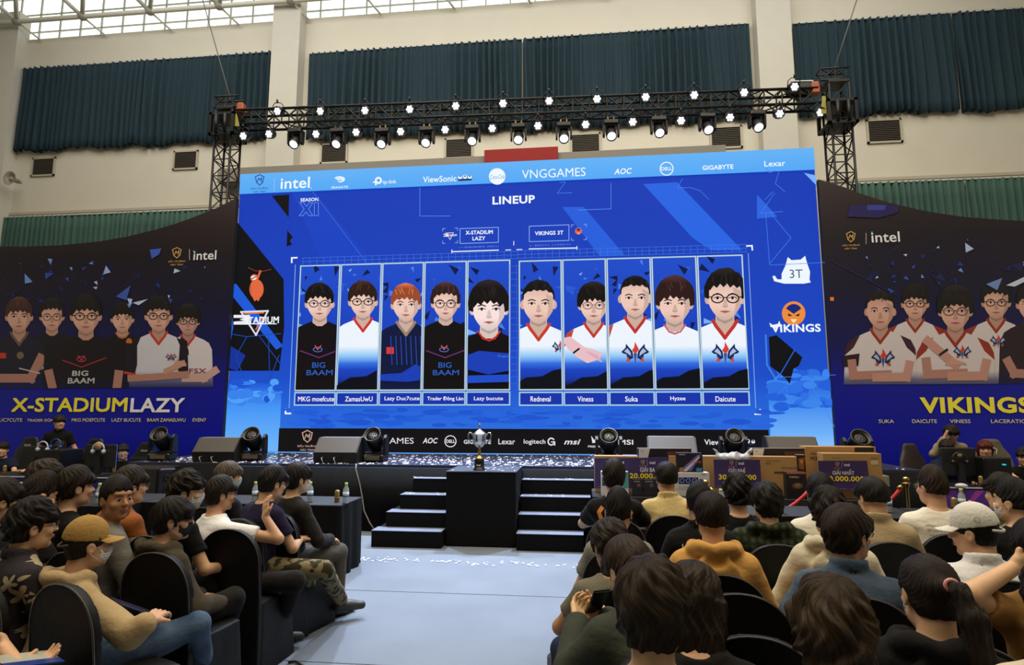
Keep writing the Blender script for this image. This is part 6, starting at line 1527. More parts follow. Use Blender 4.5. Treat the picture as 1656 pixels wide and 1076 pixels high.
def fabric(name, c, kind='plain', c2=None):
    key = 'cloth_' + name
    if key in MATS: return MATS[key]
    m = mat(key, c, .88, bump=(9, .6, (1, 1, 1.6)), sheen=.03, spec=.15); nt = m.node_tree; b = nt.nodes['Principled BSDF']
    if kind == 'plain': return m
    tc = nt.nodes.new('ShaderNodeTexCoord'); l1, l2 = lin(c), lin(c2)
    mx = nt.nodes.new('ShaderNodeMix'); mx.data_type = 'RGBA'; mx.inputs[6].default_value = (*l1, 1); mx.inputs[7].default_value = (*l2, 1)
    if kind in ('camo', 'denim'):
        nz = nt.nodes.new('ShaderNodeTexNoise'); nz.inputs['Scale'].default_value = 16 if kind == 'camo' else 7; nz.inputs['Detail'].default_value = 3 if kind == 'camo' else 8
        nt.links.new(tc.outputs['Object'], nz.inputs['Vector']); rp = nt.nodes.new('ShaderNodeValToRGB'); rp.color_ramp.elements[0].position = .46 if kind == 'camo' else .3; rp.color_ramp.elements[1].position = .5 if kind == 'camo' else .7
        nt.links.new(nz.outputs[0], rp.inputs[0]); nt.links.new(rp.outputs[0], mx.inputs[0])
    elif kind == 'plaid':
        outs = []
        for ax_ in ('X', 'Z'):
            wv = nt.nodes.new('ShaderNodeTexWave'); wv.bands_direction = ax_; wv.inputs['Scale'].default_value = 7; wv.inputs['Distortion'].default_value = .6; nt.links.new(tc.outputs['Object'], wv.inputs['Vector']); outs.append(wv.outputs['Fac'])
        mt_ = nt.nodes.new('ShaderNodeMath'); mt_.operation = 'MULTIPLY'; nt.links.new(outs[0], mt_.inputs[0]); nt.links.new(outs[1], mt_.inputs[1]); nt.links.new(mt_.outputs[0], mx.inputs[0])
    elif kind == 'floral':
        vo = nt.nodes.new('ShaderNodeTexVoronoi'); vo.inputs['Scale'].default_value = 8.5; nt.links.new(tc.outputs['Object'], vo.inputs['Vector'])
        # petals: angle around the cell centre
        sub = nt.nodes.new('ShaderNodeVectorMath'); sub.operation = 'SUBTRACT'; sc = nt.nodes.new('ShaderNodeVectorMath'); sc.operation = 'SCALE'; sc.inputs[3].default_value = 1
        nt.links.new(tc.outputs['Object'], sub.inputs[0]); nt.links.new(vo.outputs['Position'], sub.inputs[1])
        sp_ = nt.nodes.new('ShaderNodeSeparateXYZ'); nt.links.new(sub.outputs[0], sp_.inputs[0])
        at2 = nt.nodes.new('ShaderNodeMath'); at2.operation = 'ARCTAN2'; nt.links.new(sp_.outputs[2], at2.inputs[0]); nt.links.new(sp_.outputs[0], at2.inputs[1])
        ml = nt.nodes.new('ShaderNodeMath'); ml.operation = 'MULTIPLY'; ml.inputs[1].default_value = 5; nt.links.new(at2.outputs[0], ml.inputs[0])
        cs = nt.nodes.new('ShaderNodeMath'); cs.operation = 'COSINE'; nt.links.new(ml.outputs[0], cs.inputs[0])
        ma = nt.nodes.new('ShaderNodeMath'); ma.operation = 'MULTIPLY_ADD'; ma.inputs[1].default_value = .14; ma.inputs[2].default_value = .36; nt.links.new(cs.outputs[0], ma.inputs[0])
        lt = nt.nodes.new('ShaderNodeMath'); lt.operation = 'LESS_THAN'; nt.links.new(vo.outputs['Distance'], lt.inputs[0]); nt.links.new(ma.outputs[0], lt.inputs[1]); nt.links.new(lt.outputs[0], mx.inputs[0])
    elif kind == 'bands':   # c2 above the given height, white below : used for the two-tone sweater
        sp_ = nt.nodes.new('ShaderNodeSeparateXYZ'); nt.links.new(tc.outputs['Object'], sp_.inputs[0])
        gt = nt.nodes.new('ShaderNodeMath'); gt.operation = 'GREATER_THAN'; gt.inputs[1].default_value = .87; nt.links.new(sp_.outputs[2], gt.inputs[0]); nt.links.new(gt.outputs[0], mx.inputs[0])
    nt.links.new(mx.outputs[2], b.inputs['Base Color']); return m
# arm poses (right side x>0; mirrored for the left): elbow, wrist, finger dir, palm normal, curl
POSE = dict(
    lap=((.25, .03, .70), (.13, .27, .655), (-.45, .85, -.2), (0, -.1, -1), .45),
    knee=((.27, .08, .71), (.19, .34, .62), (-.1, .95, -.3), (0, -.2, -1), .35),
    fold=((.25, .06, .72), (.02, .24, .74), (-1, .15, .1), (0, -1, 0), .5),
    hold=((.23, .02, .72), (.08, .27, .80), (-.35, .8, .5), (-.5, -.3, .4), .8),
    table=((.26, .22, .78), (.16, .42, .76), (-.3, .95, 0), (0, 0, -1), .3),
    down=((.26, -.06, .70), (.25, .08, .50), (0, .3, -.9), (-1, 0, 0), .4))
def mir(v): return (-v[0], v[1], v[2])
def person(label, px, py, yaw=0, hy=0, hp=0, hr=0, lean=4, side=0, sc=1.0, z=1.18, hair='mop', hc=(34, 26, 20), skin=(212, 168, 132), top=('black', (24, 23, 23)), kind='plain', c2=None,
           sleeve='short', hood=False, collar=False, ra='lap', la='lap', bottom=('dark', (30, 30, 34)), bkind='plain', bc2=None, legs=None, glasses=None, mask=None, cap=None, extra=None,
           group='seated audience of the right block', stand=False, face=False, h=None, shoes=(30, 28, 28), barefoot=False, wide=1.0, jacket=None, chair=True, chair_lab=None, chair_rz=None, zhead=None, hide_legs=False, lower=0, chair_dx=0, chair_px=None, hscale=(1, 1, 1), drop=None):
    L = math.radians(lean); W = wide
    dz = .0
    def sp(z, y=0.0, x=0.0):
        """a point of the upper body at height z above the seat plane, leaned"""
        q = max(0, z - .56); s_ = math.sin(L) * q; return np.array([x + math.tan(math.radians(side)) * q, y - .06 + s_, .56 + (z - .56) * (math.cos(L) if z > .56 else 1)])
    nb = sp(1.02); hb = nb + np.array([math.tan(math.radians(side)) * .1, .02 + math.sin(L) * .10, .0])
    R = rotm(math.radians(hy), math.radians(hp), math.radians(hr))
    hc_ = np.array([hb[0], hb[1] + .012, nb[2] + .143]) + R @ np.array([0, .02, .02]) * .6 + np.array([0, math.sin(math.radians(hp)) * .05, -abs(math.sin(math.radians(hp))) * .03])
    if stand: off = .34
    else: off = 0
    zb = off - lower
    ctr = PZ(px, py, z) if zhead is None else PY(px, py, zhead)
    if True: zb = ctr[2] / sc - hc_[2]
    Rz = np.array(Matrix.Rotation(math.radians(yaw), 3, 'Z'))
    base = ctr - Rz @ (hc_ * sc) ; base[2] = 0
    t = thing('person', label, 'person', tuple(base), math.radians(yaw), group); t.scale = (sc,) * 3
    Z0 = zb
    def cv(v):
        if isinstance(v, dict):
            w_ = PZ(*v['px']); q_ = Rz.T @ (w_ - base) / sc; q_[2] -= Z0; return q_
        return np.array(v, float)
    def up(p): p = np.array(p, float).copy(); p[2] += Z0; return p
    h = h or (.011 if depth(ctr) < 3.6 else .013); hf = .0052 if depth(ctr) < 3.4 else (.0065 if depth(ctr) < 6 else .009)
    arms = []
    for s, pz in ((1, ra), (-1, la)):
        e, w, d, n, c = POSE[pz] if isinstance(pz, str) else pz
        if isinstance(pz, str):
            e, w = [np.array(v) + np.array([0, math.sin(L) * .28, 0]) for v in (e, w)]
            e[0] *= W
        e, w, d, n = [cv(v) for v in (e, w, d, n)]
        if isinstance(pz, str) and s < 0: e, w, d, n = [np.array(mir(v)) for v in (e, w, d, n)]
        sh = sp(.945, 0, s * .146 * W)
        arms.append((s, sh, e, w, d / np.linalg.norm(d), n, c))
    if legs is None:
        if stand: legs = [((.09, -.04, .52), (.1, 0, .12 - .0), (.1, -.03, -.25)), ((-.09, -.04, .52), (-.1, 0, .12), (-.1, -.03, -.25))]
        else: legs = [((.09, -.02, .55), (.13, .40, .53), (.13, .40, .09)), ((-.09, -.02, .55), (-.13, .40, .53), (-.13, .38, .09))]
    legs = [tuple(cv(q_) for q_ in lg) for lg in legs]
    # ---------- body
    allp = [hc_, nb] + [a[2] for a in arms] + [a[3] for a in arms] + [a[3] + a[4] * .2 for a in arms]
    for lg in legs: allp += [np.array(q) for q in lg]
    allp += [np.array(lg[2]) + np.array([0, .22, -.04]) for lg in legs] if not hide_legs else []
    lo = np.min(allp, 0) - .19; hi = np.max(allp, 0) + .17; lo[2] = max(lo[2], -Z0 - .01) if True else lo[2]
    hd = [(hc_ - .13, hc_ + .13)]
    near = depth(ctr) < 9
    fine = hd + ([(a[3] - .11, a[3] + .11 + 0 * a[3]) for a in arms if np.linalg.norm(a[3] + a[4]) > 0 and a[6] is not None] if near else [])
    fine = [(q[0], q[1]) for q in fine]
    f = Fld(lo, hi, h, fine[:1] + [(np.minimum(a[3], a[3] + a[4] * .19) - .03, np.maximum(a[3], a[3] + a[4] * .19) + .03) for a in arms if near], hf)
    body = [(.47, 0, -.06, .155 * W, .115), (.58, *sp(.58)[:2], .152 * W, .112), (.72, *sp(.72)[:2], .132 * W, .098), (.86, *sp(.86)[:2], .148 * W, .103), (.93, *sp(.93)[:2], .145 * W, .096), (.98, *sp(.98)[:2], .105 * W, .075), (1.03, *sp(1.03)[:2], .055, .055)]
    body = [(sp(z)[2] if z > .56 else z, x, y, a, b) for z, x, y, a, b in body]
    f.loft(body, k=.0)
    for s, sh, e, w, d, n, c in arms:
        f.cap(sp(.985, 0, s * .05), sh, .045, .05, .05); f.cap(sh, e, .048, .038, .03); f.cap(e, w, .040, .027, .015)
        hand_sdf(f, w, d, n, c if c is not None else .4, 1 if s < 0 else -1) if near else f.cap(w, w + d * .12, .03, .02, .02)
    neck_t = hc_ + R @ np.array([0, -.03, -.06]); f.cap(nb + np.array([0, -.0, -.03]), neck_t, .058, .054, .03)
    head_sdf(f, hc_, R, .98)
    for a_, b_, c_ in legs:
        a_, b_, c_ = map(np.array, (a_, b_, c_)); f.cap(a_, b_, .082, .055, .03); f.cap(b_, c_, .052, .034, .02)
        if not hide_legs:
            dv = b_ - a_; fd = np.array([dv[0] * .35, abs(dv[1]) + .05, 0]) if not stand else np.array([0, 1., 0]); fd /= np.linalg.norm(fd)
            f.chain([c_ + np.array([0, 0, -.03]) - fd * .03, c_ + fd * .07 + np.array([0, 0, -.045]), c_ + fd * .17 + np.array([0, 0, -.06])], [.036, .034, .026], .02)
    me, _ = f.mesh('body'); bd = link('body', me, skin_mat(skin), t, (0, 0, Z0))
    # ---------- shirt
    cm = fabric(top[0], top[1], kind, c2)
    g = Fld(np.minimum(lo, [-.3, -.3, 0]) * 0 + lo - .03, hi + .03, h)
    inf = .017 if not hood else .026
    if jacket: inf = .028
    s_body = [(z, x, y, a + inf * .9, b + inf) for z, x, y, a, b in body]; s_body[0] = (.50, s_body[0][1], s_body[0][2], s_body[0][3] + .01, s_body[0][4] + .012)
    s_body[-2] = (s_body[-2][0], s_body[-2][1], s_body[-2][2], s_body[-2][3] + .01, s_body[-2][4])
    g.loft(s_body, k=0)
    for s, sh, e, w, d, n, c in arms:
        g.cap(sp(.99, 0, s * .045), sh + np.array([0, 0, .002]), .047 + inf * .5, .052 + inf * .75, .05)
        if sleeve == 'long':
            we = w - (w - e) / np.linalg.norm(w - e) * .02
            g.cap(sh, e, .051 + inf * .8, .045 + inf * .8, .03); g.cap(e, we, .045 + inf * .8, .034 + inf * .6, .02)
        elif sleeve == 'short':
            ax_ = (e - sh) / np.linalg.norm(e - sh); m_ = sh + (e - sh) * .62
            def slv(X, Y, Z, sh=sh, e=e, m_=m_, ax_=ax_, r0=.050 + inf * .9, r1=.054 + inf * .9):
                px_, py_, pz_ = X - sh[0], Y - sh[1], Z - sh[2]; L_ = np.linalg.norm(e - sh); tt = px_ * ax_[0] + py_ * ax_[1] + pz_ * ax_[2]
                tc_ = np.clip(tt, 0, L_); d_ = np.sqrt((px_ - tc_ * ax_[0]) ** 2 + (py_ - tc_ * ax_[1]) ** 2 + (pz_ - tc_ * ax_[2]) ** 2) - (r0 + (r1 - r0) * tc_ / L_)
                return np.maximum(d_, tt - L_ * .62)
            g.op(slv, np.minimum(sh, m_) - .09, np.maximum(sh, m_) + .09, .02)
    g.folds(.005 if not (hood or jacket) else .0075, 15, int(px))
    nr = .060 if not hood else .068
    g.cap(nb + np.array([0, .0, .005]), neck_t + np.array([0, 0, .05]), nr, nr, .006, sub=True)
    if collar:
        ring = [nb + np.array([math.cos(a) * .068, math.sin(a) * .064 + .004, -.012 + .03 + .012 * (1 - math.sin(a))]) for a in np.linspace(PI / 2 + .3, PI / 2 + 2 * PI - .3, 13)]
        for k_ in range(12):
            for dz_, rr_ in ((-.012, .013), (.004, .012), (.02, .011)): g.cap(ring[k_] + np.array([0, 0, dz_]), ring[k_ + 1] + np.array([0, 0, dz_]), rr_, rr_, .008)
    if hood:
        rg = [nb + np.array([math.cos(a) * .112, math.sin(a) * .098 - .018, -.0 + .014 * (1 - math.sin(a)) + .008 * math.sin(a * 5)]) for a in np.linspace(PI / 2 + .5, PI / 2 + 2 * PI - .5, 15)]
        for k_ in range(14): g.cap(rg[k_], rg[k_ + 1], .027 + .006 * math.sin(k_ * 1.7), .027 + .006 * math.sin(k_ * 1.7 + 1.7), .025)
        g.ell(nb + np.array([0, -.125, -.085]), (.115, .036, .085), k=.03); g.ell(nb + np.array([0, -.14, -.03]), (.05, .02, .03), k=.02, sub=True); g.cap(nb + np.array([0, .0, -.02]), neck_t + np.array([0, -.0, .06]), .072, .085, .012, sub=True)
    me, _ = g.mesh('shirt'); nm_ = 'hoodie' if hood else ('jacket' if jacket else 'shirt')
    so = link(nm_, me, cm, t, (0, 0, Z0))
    if jacket == 'vest':
        pass
    # ---------- trousers
    q = Fld(lo - .03, hi + .03, .014)
    q.loft([(.46, 0, -.06, .18 * W, .13), (.56, 0, -.06, .175 * W, .125), (.62, *sp(.62)[:2], .16 * W, .112)], k=0)
    for a_, b_, c_ in legs:
        a_, b_, c_ = map(np.array, (a_, b_, c_)); v = (b_ - c_) / np.linalg.norm(b_ - c_)
        q.cap(a_, b_, .094, .070, .03); q.cap(b_, c_ + v * (.03 if bkind != 'shorts' else .28), .068, .055, .02)
    q.folds(.005, 17, int(px) + 1)
    me, _ = q.mesh('trousers'); link('trousers', me, fabric(bottom[0], bottom[1], bkind if bkind != 'shorts' else 'plain', bc2), t, (0, 0, Z0))
    if not hide_legs and not barefoot:
        for a_, b_, c_ in legs:
            a_, b_, c_ = map(np.array, (a_, b_, c_)); dv = b_ - a_; fd = np.array([dv[0] * .35, abs(dv[1]) + .05, 0]) if not stand else np.array([0, 1., 0]); fd /= np.linalg.norm(fd)
            sf = Fld(c_ + np.array([-.2, -.2, -.15]), c_ + np.array([.2, .32, .1]), .011)
            sf.chain([c_ + np.array([0, 0, -.035]) - fd * .03, c_ + fd * .07 + np.array([0, 0, -.05]), c_ + fd * .17 + np.array([0, 0, -.06])], [.046, .044, .036], .03); sf.plane_cut(c_ + np.array([0, 0, -.09]), (0, 0, -1)); sf.plane_cut(c_ + np.array([0, 0, .0]), (0, 0, 1))
            me, _ = sf.mesh('shoe'); link('shoe', me, mat('shoe_%d' % shoes[0], shoes, .5), t, (0, 0, Z0))
    # ---------- head frame
    Mh = Matrix.Translation(Vector(up(hc_))) @ Matrix(R.tolist()).to_4x4() @ Matrix.Scale(.98, 4)
    def inhead(o, s3=(1, 1, 1)): o.matrix_local = Mh @ Matrix.Diagonal((*s3, 1)); return o
    if hair:
        ho = inhead(link('hair', hair_mesh(hair), None, t), hscale)
        if len(ho.data.materials) == 0: ho.data.materials.append(hair_mat(hc))
        ho.material_slots[0].link = 'OBJECT'; ho.material_slots[0].material = hair_mat(hc)
        if hair == 'tied':
            tl = inhead(link('ponytail', tail_mesh(), None, t));
            if len(tl.data.materials) == 0: tl.data.materials.append(hair_mat(hc))
            sc_ = MB(); sc_.tube([(.02 + .019 * math.cos(a), -.134, .045 + .019 * math.sin(a)) for a in np.linspace(0, 2 * PI, 14)], .007, 8, False); inhead(sc_.build('hair_tie', mat('hair_tie', (214, 150, 140), .6), t))
    hf_ = bpy.data.objects.new
    if depth(ctr) < 9.9:
        for s in (-1, 1):
            e_ = MB(); e_.lathe([(.0005, .0115), (.006, .0098), (.0098, .006), (.0115, 0), (.0098, -.006), (.0005, -.0115)], (s * .031, .0785, .006), 12, 'Y'); eo = inhead(e_.build('eye', mat('eye_white', (196, 186, 174), .2), t))
            MB().lathe([(.0075, -.0012), (.005, .0012), (.0004, .0018)], (s * .031, .0889, .006), 12, 'Y').build('iris', mat('iris_dark', (24, 16, 12), .15), eo)
            b_ = MB(); b_.tube([(s * .014, .098, .027), (s * .03, .0965, .033), (s * .047, .085, .03)], [.0022, .0032, .0016], 6); inhead(b_.build('eyebrow', hair_mat(hc) if 0 else mat('brow_dark', (30, 22, 18), .8), t))
        l_ = MB(); l_.tube([(-.021, .093, -.056), (-.008, .1, -.0535), (0, .101, -.055), (.008, .1, -.0535), (.021, .093, -.056)], [.002, .0035, .003, .0035, .002], 6); l_.tube([(-.018, .094, -.061), (0, .1, -.0635), (.018, .094, -.061)], [.002, .0045, .002], 6); inhead(l_.build('lips', mat('lips', (166, 98, 84), .45), t))
    if glasses is not None:
        go = inhead(glasses_mb(glasses == 'round').build('glasses', mat('glasses_dark', (26, 24, 24), .3) if glasses != 'thin' else mat('glasses_metal', (120, 110, 100), .3, .8), t))
        lm = MB()
        for s in (-1, 1): lm.lathe([(.0, 0), (.019, 0), (.019, .0008), (.0, .0008)], (s * .033, .1075, .006), 16, 'Y')
        lm.build('lenses', mat('lens_clear', (220, 228, 230), .05, alpha=.18, spec=.8), go)
    if mask is not None:
        n0 = set(t.children)
        mask_part(t, mat('mask_%s' % mask, {'blue': (150, 182, 200), 'black': (26, 26, 28), 'white': (212, 214, 216)}[mask], .8), True)
        for o in set(t.children) - n0: inhead(o)
    if cap is not None:
        cm_ = mat('cap_%s' % cap, {'tan': (160, 124, 60), 'white': (216, 214, 206)}[cap], .85, bump=(60, .2, (1, 1, 1)))
        n0 = set(t.children); cap_parts(t, cm_, mat('cap_strap_%s' % cap, (60, 46, 30) if cap == 'tan' else (190, 190, 186), .7))
        if cap == 'white':
            lg = MB(); lg.tube([(.0905 - .0, -.03 + .013 * math.cos(a), .075 + .013 * math.sin(a)) for a in np.linspace(0, 2 * PI, 16)], .0012, 5, False); lg.tube([(-.0855, -.055 + .013 * math.cos(a), .075 + .013 * math.sin(a)) for a in np.linspace(0, 2 * PI, 16)], .0014, 5, False); lg.build('logo', mat('logo_grey', (120, 124, 140), .6), t)
        for o in set(t.children) - n0: inhead(o)
    if extra: extra(t)
    if chair and not stand:
        cz = chair_rz if chair_rz is not None else yaw * .55
        c = base + Rz @ np.array([0, .05, 0]) * sc
        if chair_px: r_ = math.radians(cz); c = PZ(*chair_px, .955); c = c + np.array([-.275 * math.sin(r_), .275 * math.cos(r_), 0])
        place_chair(chair_lab or ('black covered chair of the ' + ' '.join(label.split()[:11]).rstrip(',')), c[0] + chair_dx, c[1], cz, 'covered chairs of the ' + ('left' if 'left' in group else 'right') + ' block')
    return t
# ---------- covered banquet chair
def make_chair():
    f = Fld((-.27, -.33, 0), (.27, .02, 1.0), .0085)
    def back(X, Y, Z):
        zc = Z; yy = Y - (-.225 - np.maximum(Z - .45, 0) * .10)
        wv = .222 - .012 * np.clip((.45 - Z) / .45, 0, 1) * -1.0
        top = np.sqrt(np.maximum((np.abs(X)) / .226, 0) ** 2.2 + (np.maximum(Z - .72, 0) / .24) ** 2.2) - 1
        d1 = np.maximum(np.abs(X) - wv, -Z); d2 = top * .22
        d = np.where(Z > .72, d2, d1)
        return np.maximum(d, np.abs(yy) - .022) 
    f.op(back, (-.24, -.3, 0), (.24, -.18, .97), 0)
    X = f.ax[0][:, None, None]; Y = f.ax[1][None, :, None]; Z = f.ax[2][None, None, :]
    me, _ = f.mesh('back_cover')
    t = thing('banquet_chair', 'x', 'chair')
    mc = mat('chair_spandex', (8, 8, 9), .6, bump=(26, .12, (1, 1, .4)), spec=.3)
    link('back_cover', me, mc, t)
    g = Fld((-.29, -.25, 0), (.29, .29, .54), .012)
    def seat(X, Y, Z):
        q = .215 + .03 * np.clip((.42 - Z) / .42, 0, 1); r_ = .03
        d = np.sqrt(np.maximum(np.abs(X) - q + r_, 0) ** 2 + np.maximum(np.abs(Y - .01) - q + r_ + .005, 0) ** 2) - r_
        return np.maximum(d, Z - .465 - .012 * (1 - (X / .22) ** 2))
    g.op(seat, (-.25, -.24, -.05), (.25, .27, .48), 0); g.folds(.002, 14, 4)
    me, _ = g.mesh('seat_cover'); link('seat_cover', me, mc, t)
    pts = [(.223 * math.copysign(abs(math.cos(a)) ** (2 / 2.2), math.cos(a)), -.225 - (.72 + .24 * math.sin(a) ** (2 / 2.2) - .45) * .10 - .021, .72 + .24 * math.sin(a) ** (2 / 2.2)) for a in np.linspace(0, PI, 25)]
    pts = [(.226, -.246, .45)] + pts + [(-.226, -.246, .45)]
    MB().tube(pts, .0045, 6).build('seam_rim_highlight', mat('chair_piping_highlight', (52, 48, 44), .5, sheen=.3), t)  # rim piping in paler grey; the cover's edge highlight is put into its colour
    return t
_chair = []; placed = []
def place_chair(label, x, y, rz, group):
    label = ' '.join(label.split()[:15]).rstrip(',')
    for q in placed:
        if math.hypot(q[0] - x, q[1] - y) < .30: return None
    placed.append((x, y))
    if not _chair: t = make_chair(); _chair.append(t)
    else: t = copy_tree(_chair[0])
    t.location = (x, y, 0); t.rotation_euler = (0, 0, math.radians(rz)); tag(t, label, 'chair', group); return t
def chair_at(label, px, py, rz, group):
    """empty chair whose back top is seen at photo pixel"""
    p = PZ(px, py, .955); r_ = math.radians(rz); o = np.array([-(-.275) * math.sin(r_) * -1, .275 * math.cos(r_), 0])
    return place_chair(label, p[0] - .275 * math.sin(r_) * 1, p[1] + .275 * math.cos(r_), rz, group)

from mathutils.bvhtree import BVHTree
def shirt_of(t): return [o for o in t.children if o.name.split('.')[0] in ('shirt', 'hoodie', 'jacket')][0]
def decal(t, polys, m, name='lettering', front=False):
    """flat print laid on the back of the garment; polys: (verts2d x,z ; faces)"""
    so = shirt_of(t); vs_ = [v.co for v in so.data.vertices]; bv = BVHTree.FromPolygons([tuple(v) for v in vs_], [tuple(p.vertices) for p in so.data.polygons])
    mb = MB()
    for vs, fs in polys:
        out = []
        for x, z in vs:
            h = bv.ray_cast(Vector((x, -1.5, z)), Vector((0, 1, 0)))[0]
            out.append((x, (h.y if h else -.15) - .0035, z))
        mb.add(out, fs)
    return mb.build(name, m, t, tuple(so.location))
def fit_text(s, cx, cz, w, h, bold=.04):
    v, f = text_mesh(s, bold); v = v.copy(); v -= v.min(0); v /= v.max(0); return ([(cx + (a - .5) * w, cz + (b - .5) * h) for a, b in v], f)
def strip(pts, w):
    out = []; fs = []; N = []
    for a, b in zip(pts[:-1], pts[1:]):
        for k in range(6): N.append((a[0] + (b[0] - a[0]) * k / 6, a[1] + (b[1] - a[1]) * k / 6))
    N.append(pts[-1])
    for i, p in enumerate(N):
        q = N[min(i + 1, len(N) - 1)]; r_ = N[max(i - 1, 0)]; d = math.hypot(q[0] - r_[0], q[1] - r_[1]) or 1; nx, nz = -(q[1] - r_[1]) / d * w / 2, (q[0] - r_[0]) / d * w / 2
        out += [(p[0] + nx, p[1] + nz), (p[0], p[1]), (p[0] - nx, p[1] - nz)]
    for i in range(len(N) - 1): fs += [(3 * i, 3 * i + 1, 3 * i + 4, 3 * i + 3), (3 * i + 1, 3 * i + 2, 3 * i + 5, 3 * i + 4)]
    return (out, fs)
LB = 'seated audience of the left block'; RB = 'seated audience of the right block'
# ---- left block, near to far
t = person('person in black short sleeves cut off by the bottom left corner, holding a leaflet', -70, 905, yaw=-20, hair='medium', top=('black', (20, 19, 19)), group=LB,
    ra=({'px': (-6, 1040, .72)}, {'px': (30, 1078, .70)}, (.1, .9, 0), (0, 0, 1), .5))
person('person in tan cap and beige hoodie wearing a white mask', 143, 882, z=1.05, yaw=-28, hy=-8, hair='undercap', cap='tan', mask='white', top=('beige', (172, 148, 110)), hood=True, sleeve='long', group=LB, lean=8, chair_px=(105, 946), skin=(203, 159, 127),
    ra=({'px': (210, 1028, .68)}, {'px': (240, 1006, .74)}, (-.5, .8, .2), (-.3, 0, -1), .6), legs=[((.09, -.02, .55), {'px': (318, 1010, .58)}, {'px': (330, 1110, .12)}), ((-.09, -.02, .55), {'px': (290, 985, .55)}, {'px': (290, 1075, .1)})], bottom=('jeans', (48, 66, 92)), bkind='denim', bc2=(84, 104, 130), wide=1.04)
person('person with glasses in dark shirt with large cream flowers', 52, 853, z=1.14, yaw=-22, hy=-14, hair='fluffy', hc=(30, 24, 20), glasses='dark', top=('floral', (52, 48, 54)), kind='floral', c2=(176, 164, 132), collar=True, group=LB, wide=1.02)
person('person with thin glasses and dark jacket at the left edge behind the floral shirt', 2, 812, z=1.21, yaw=-22, hy=-12, hair='mop', glasses='dark', top=('charcoal', (34, 33, 34)), sleeve='long', group=LB)
person('person with cropped nape and bowed head left of the black T-shirt head', 62, 803, z=1.22, yaw=-22, hy=-5, hp=16, hair='fade', glasses='dark', top=('black2', (24, 22, 24)), group=LB)
person('person with a blue mask at far left, farthest row before the blue desk', 74, 772, z=1.24, yaw=-22, hy=-14, hair='mop2', hc=(48, 38, 28), mask='blue', top=('black2', (24, 22, 24)), group=LB)
person('person in black T-shirt with bare nape in front of the water bottle', 121, 790, z=1.25, yaw=-24, hy=-6, hair='medium', top=('black', (20, 19, 19)), skin=(199, 156, 127), group=LB)
person('smiling person in grey sweater turning back toward the camera', 188, 808, z=1.22, yaw=-30, hy=-82, hair='short', hc=(26, 21, 18), top=('grey', (112, 110, 104)), sleeve='long', skin=(179, 129, 92), group=LB)
person('person with glasses in orange and white sweater beside the loudspeaker stack', 210, 788, z=1.23, yaw=-24, hy=-8, hair='medium', hc=(44, 34, 24), glasses='dark', top=('orange_white', (204, 198, 190)), kind='bands', c2=(150, 88, 44), sleeve='long', group=LB)
person('person in olive jacket with round glasses and a black mask', 280, 842, z=1.09, yaw=-30, hy=-30, hair='mop', hc=(30, 24, 20), glasses='round', mask='black', top=('olive', (70, 62, 48)), hood=True, sleeve='long', jacket='hood', chair_px=(254, 895), chair_rz=-6, group=LB, skin=(209, 163, 132),
    legs=[((.09, -.02, .55), {'px': (378, 968, .57)}, {'px': (352, 1062, .12)}), ((-.09, -.02, .55), (-.14, .42, .53), (-.14, .4, .1))], bottom=('black_trousers', (30, 27, 26)))
person('person in black with glasses and white mask behind the olive jacket', 301, 797, z=1.2, yaw=-28, hy=-34, hair='fluffy', hc=(34, 28, 22), glasses='thin', mask='white', top=('black', (20, 19, 19)), group=LB)
person('person in white T-shirt with a raised arm on the chair next to the aisle', 356, 801, z=1.12, chair_px=(372, 857), chair_rz=-2, side=-15, yaw=-30, hy=-12, lean=3, hair='medium', hc=(34, 28, 24), glasses='dark', top=('white', (236, 234, 236)), group=LB, skin=(203, 156, 122),
    ra=({'px': (450, 872, .83)}, {'px': (429, 836, .98)}, (-.25, .15, .95), (.1, .9, -.1), .3), legs=[((.09, -.02, .55), {'px': (478, 940, .56)}, {'px': (446, 1022, .13)}), ((-.09, -.02, .55), (-.10, .43, .54), (-.1, .4, .1))], bottom=('black_trousers', (30, 27, 26)))
person('person with greying hair in a white vest over black, before the water bottle', 369, 772, yaw=-22, hy=-20, hair='bowl', hc=(84, 74, 62), mask='blue', top=('black2', (24, 22, 24)), group=LB,
    extra=lambda t: decal(t, [strip([(-.1, .6), (-.1, .92)], .16), strip([(.08, .6), (.08, .92)], .16)], mat('vest_white', (190, 188, 180), .8), 'vest'))
person('person in navy T-shirt and camouflage trousers with one leg crossed', 441, 783, yaw=-28, hy=-6, hp=8, hair='medium', hc=(28, 24, 24), top=('navy', (32, 28, 52)), group=LB, glasses='dark', lean=8,
    ra=((.25, .10, .70), (.12, .26, .72), (-.5, .8, .1), (0, 0, -1), .4), legs=[((.09, -.02, .55), {'px': (524, 922, .56)}, {'px': (553, 972, .16)}), ((-.09, -.02, .55), {'px': (490, 925, .5)}, {'px': (512, 975, .12)})], bottom=('camo', (52, 48, 30)), bkind='camo', bc2=(122, 110, 80), shoes=(52, 50, 44))
person('person in dark grey long sleeves with a white mask, nearest the table corner', 481, 776, yaw=-24, hy=-14, hair='mop', hc=(30, 26, 24), mask='white', top=('darkgrey', (44, 42, 40)), sleeve='long', group=LB, bottom=('greytrousers', (84, 80, 74)))
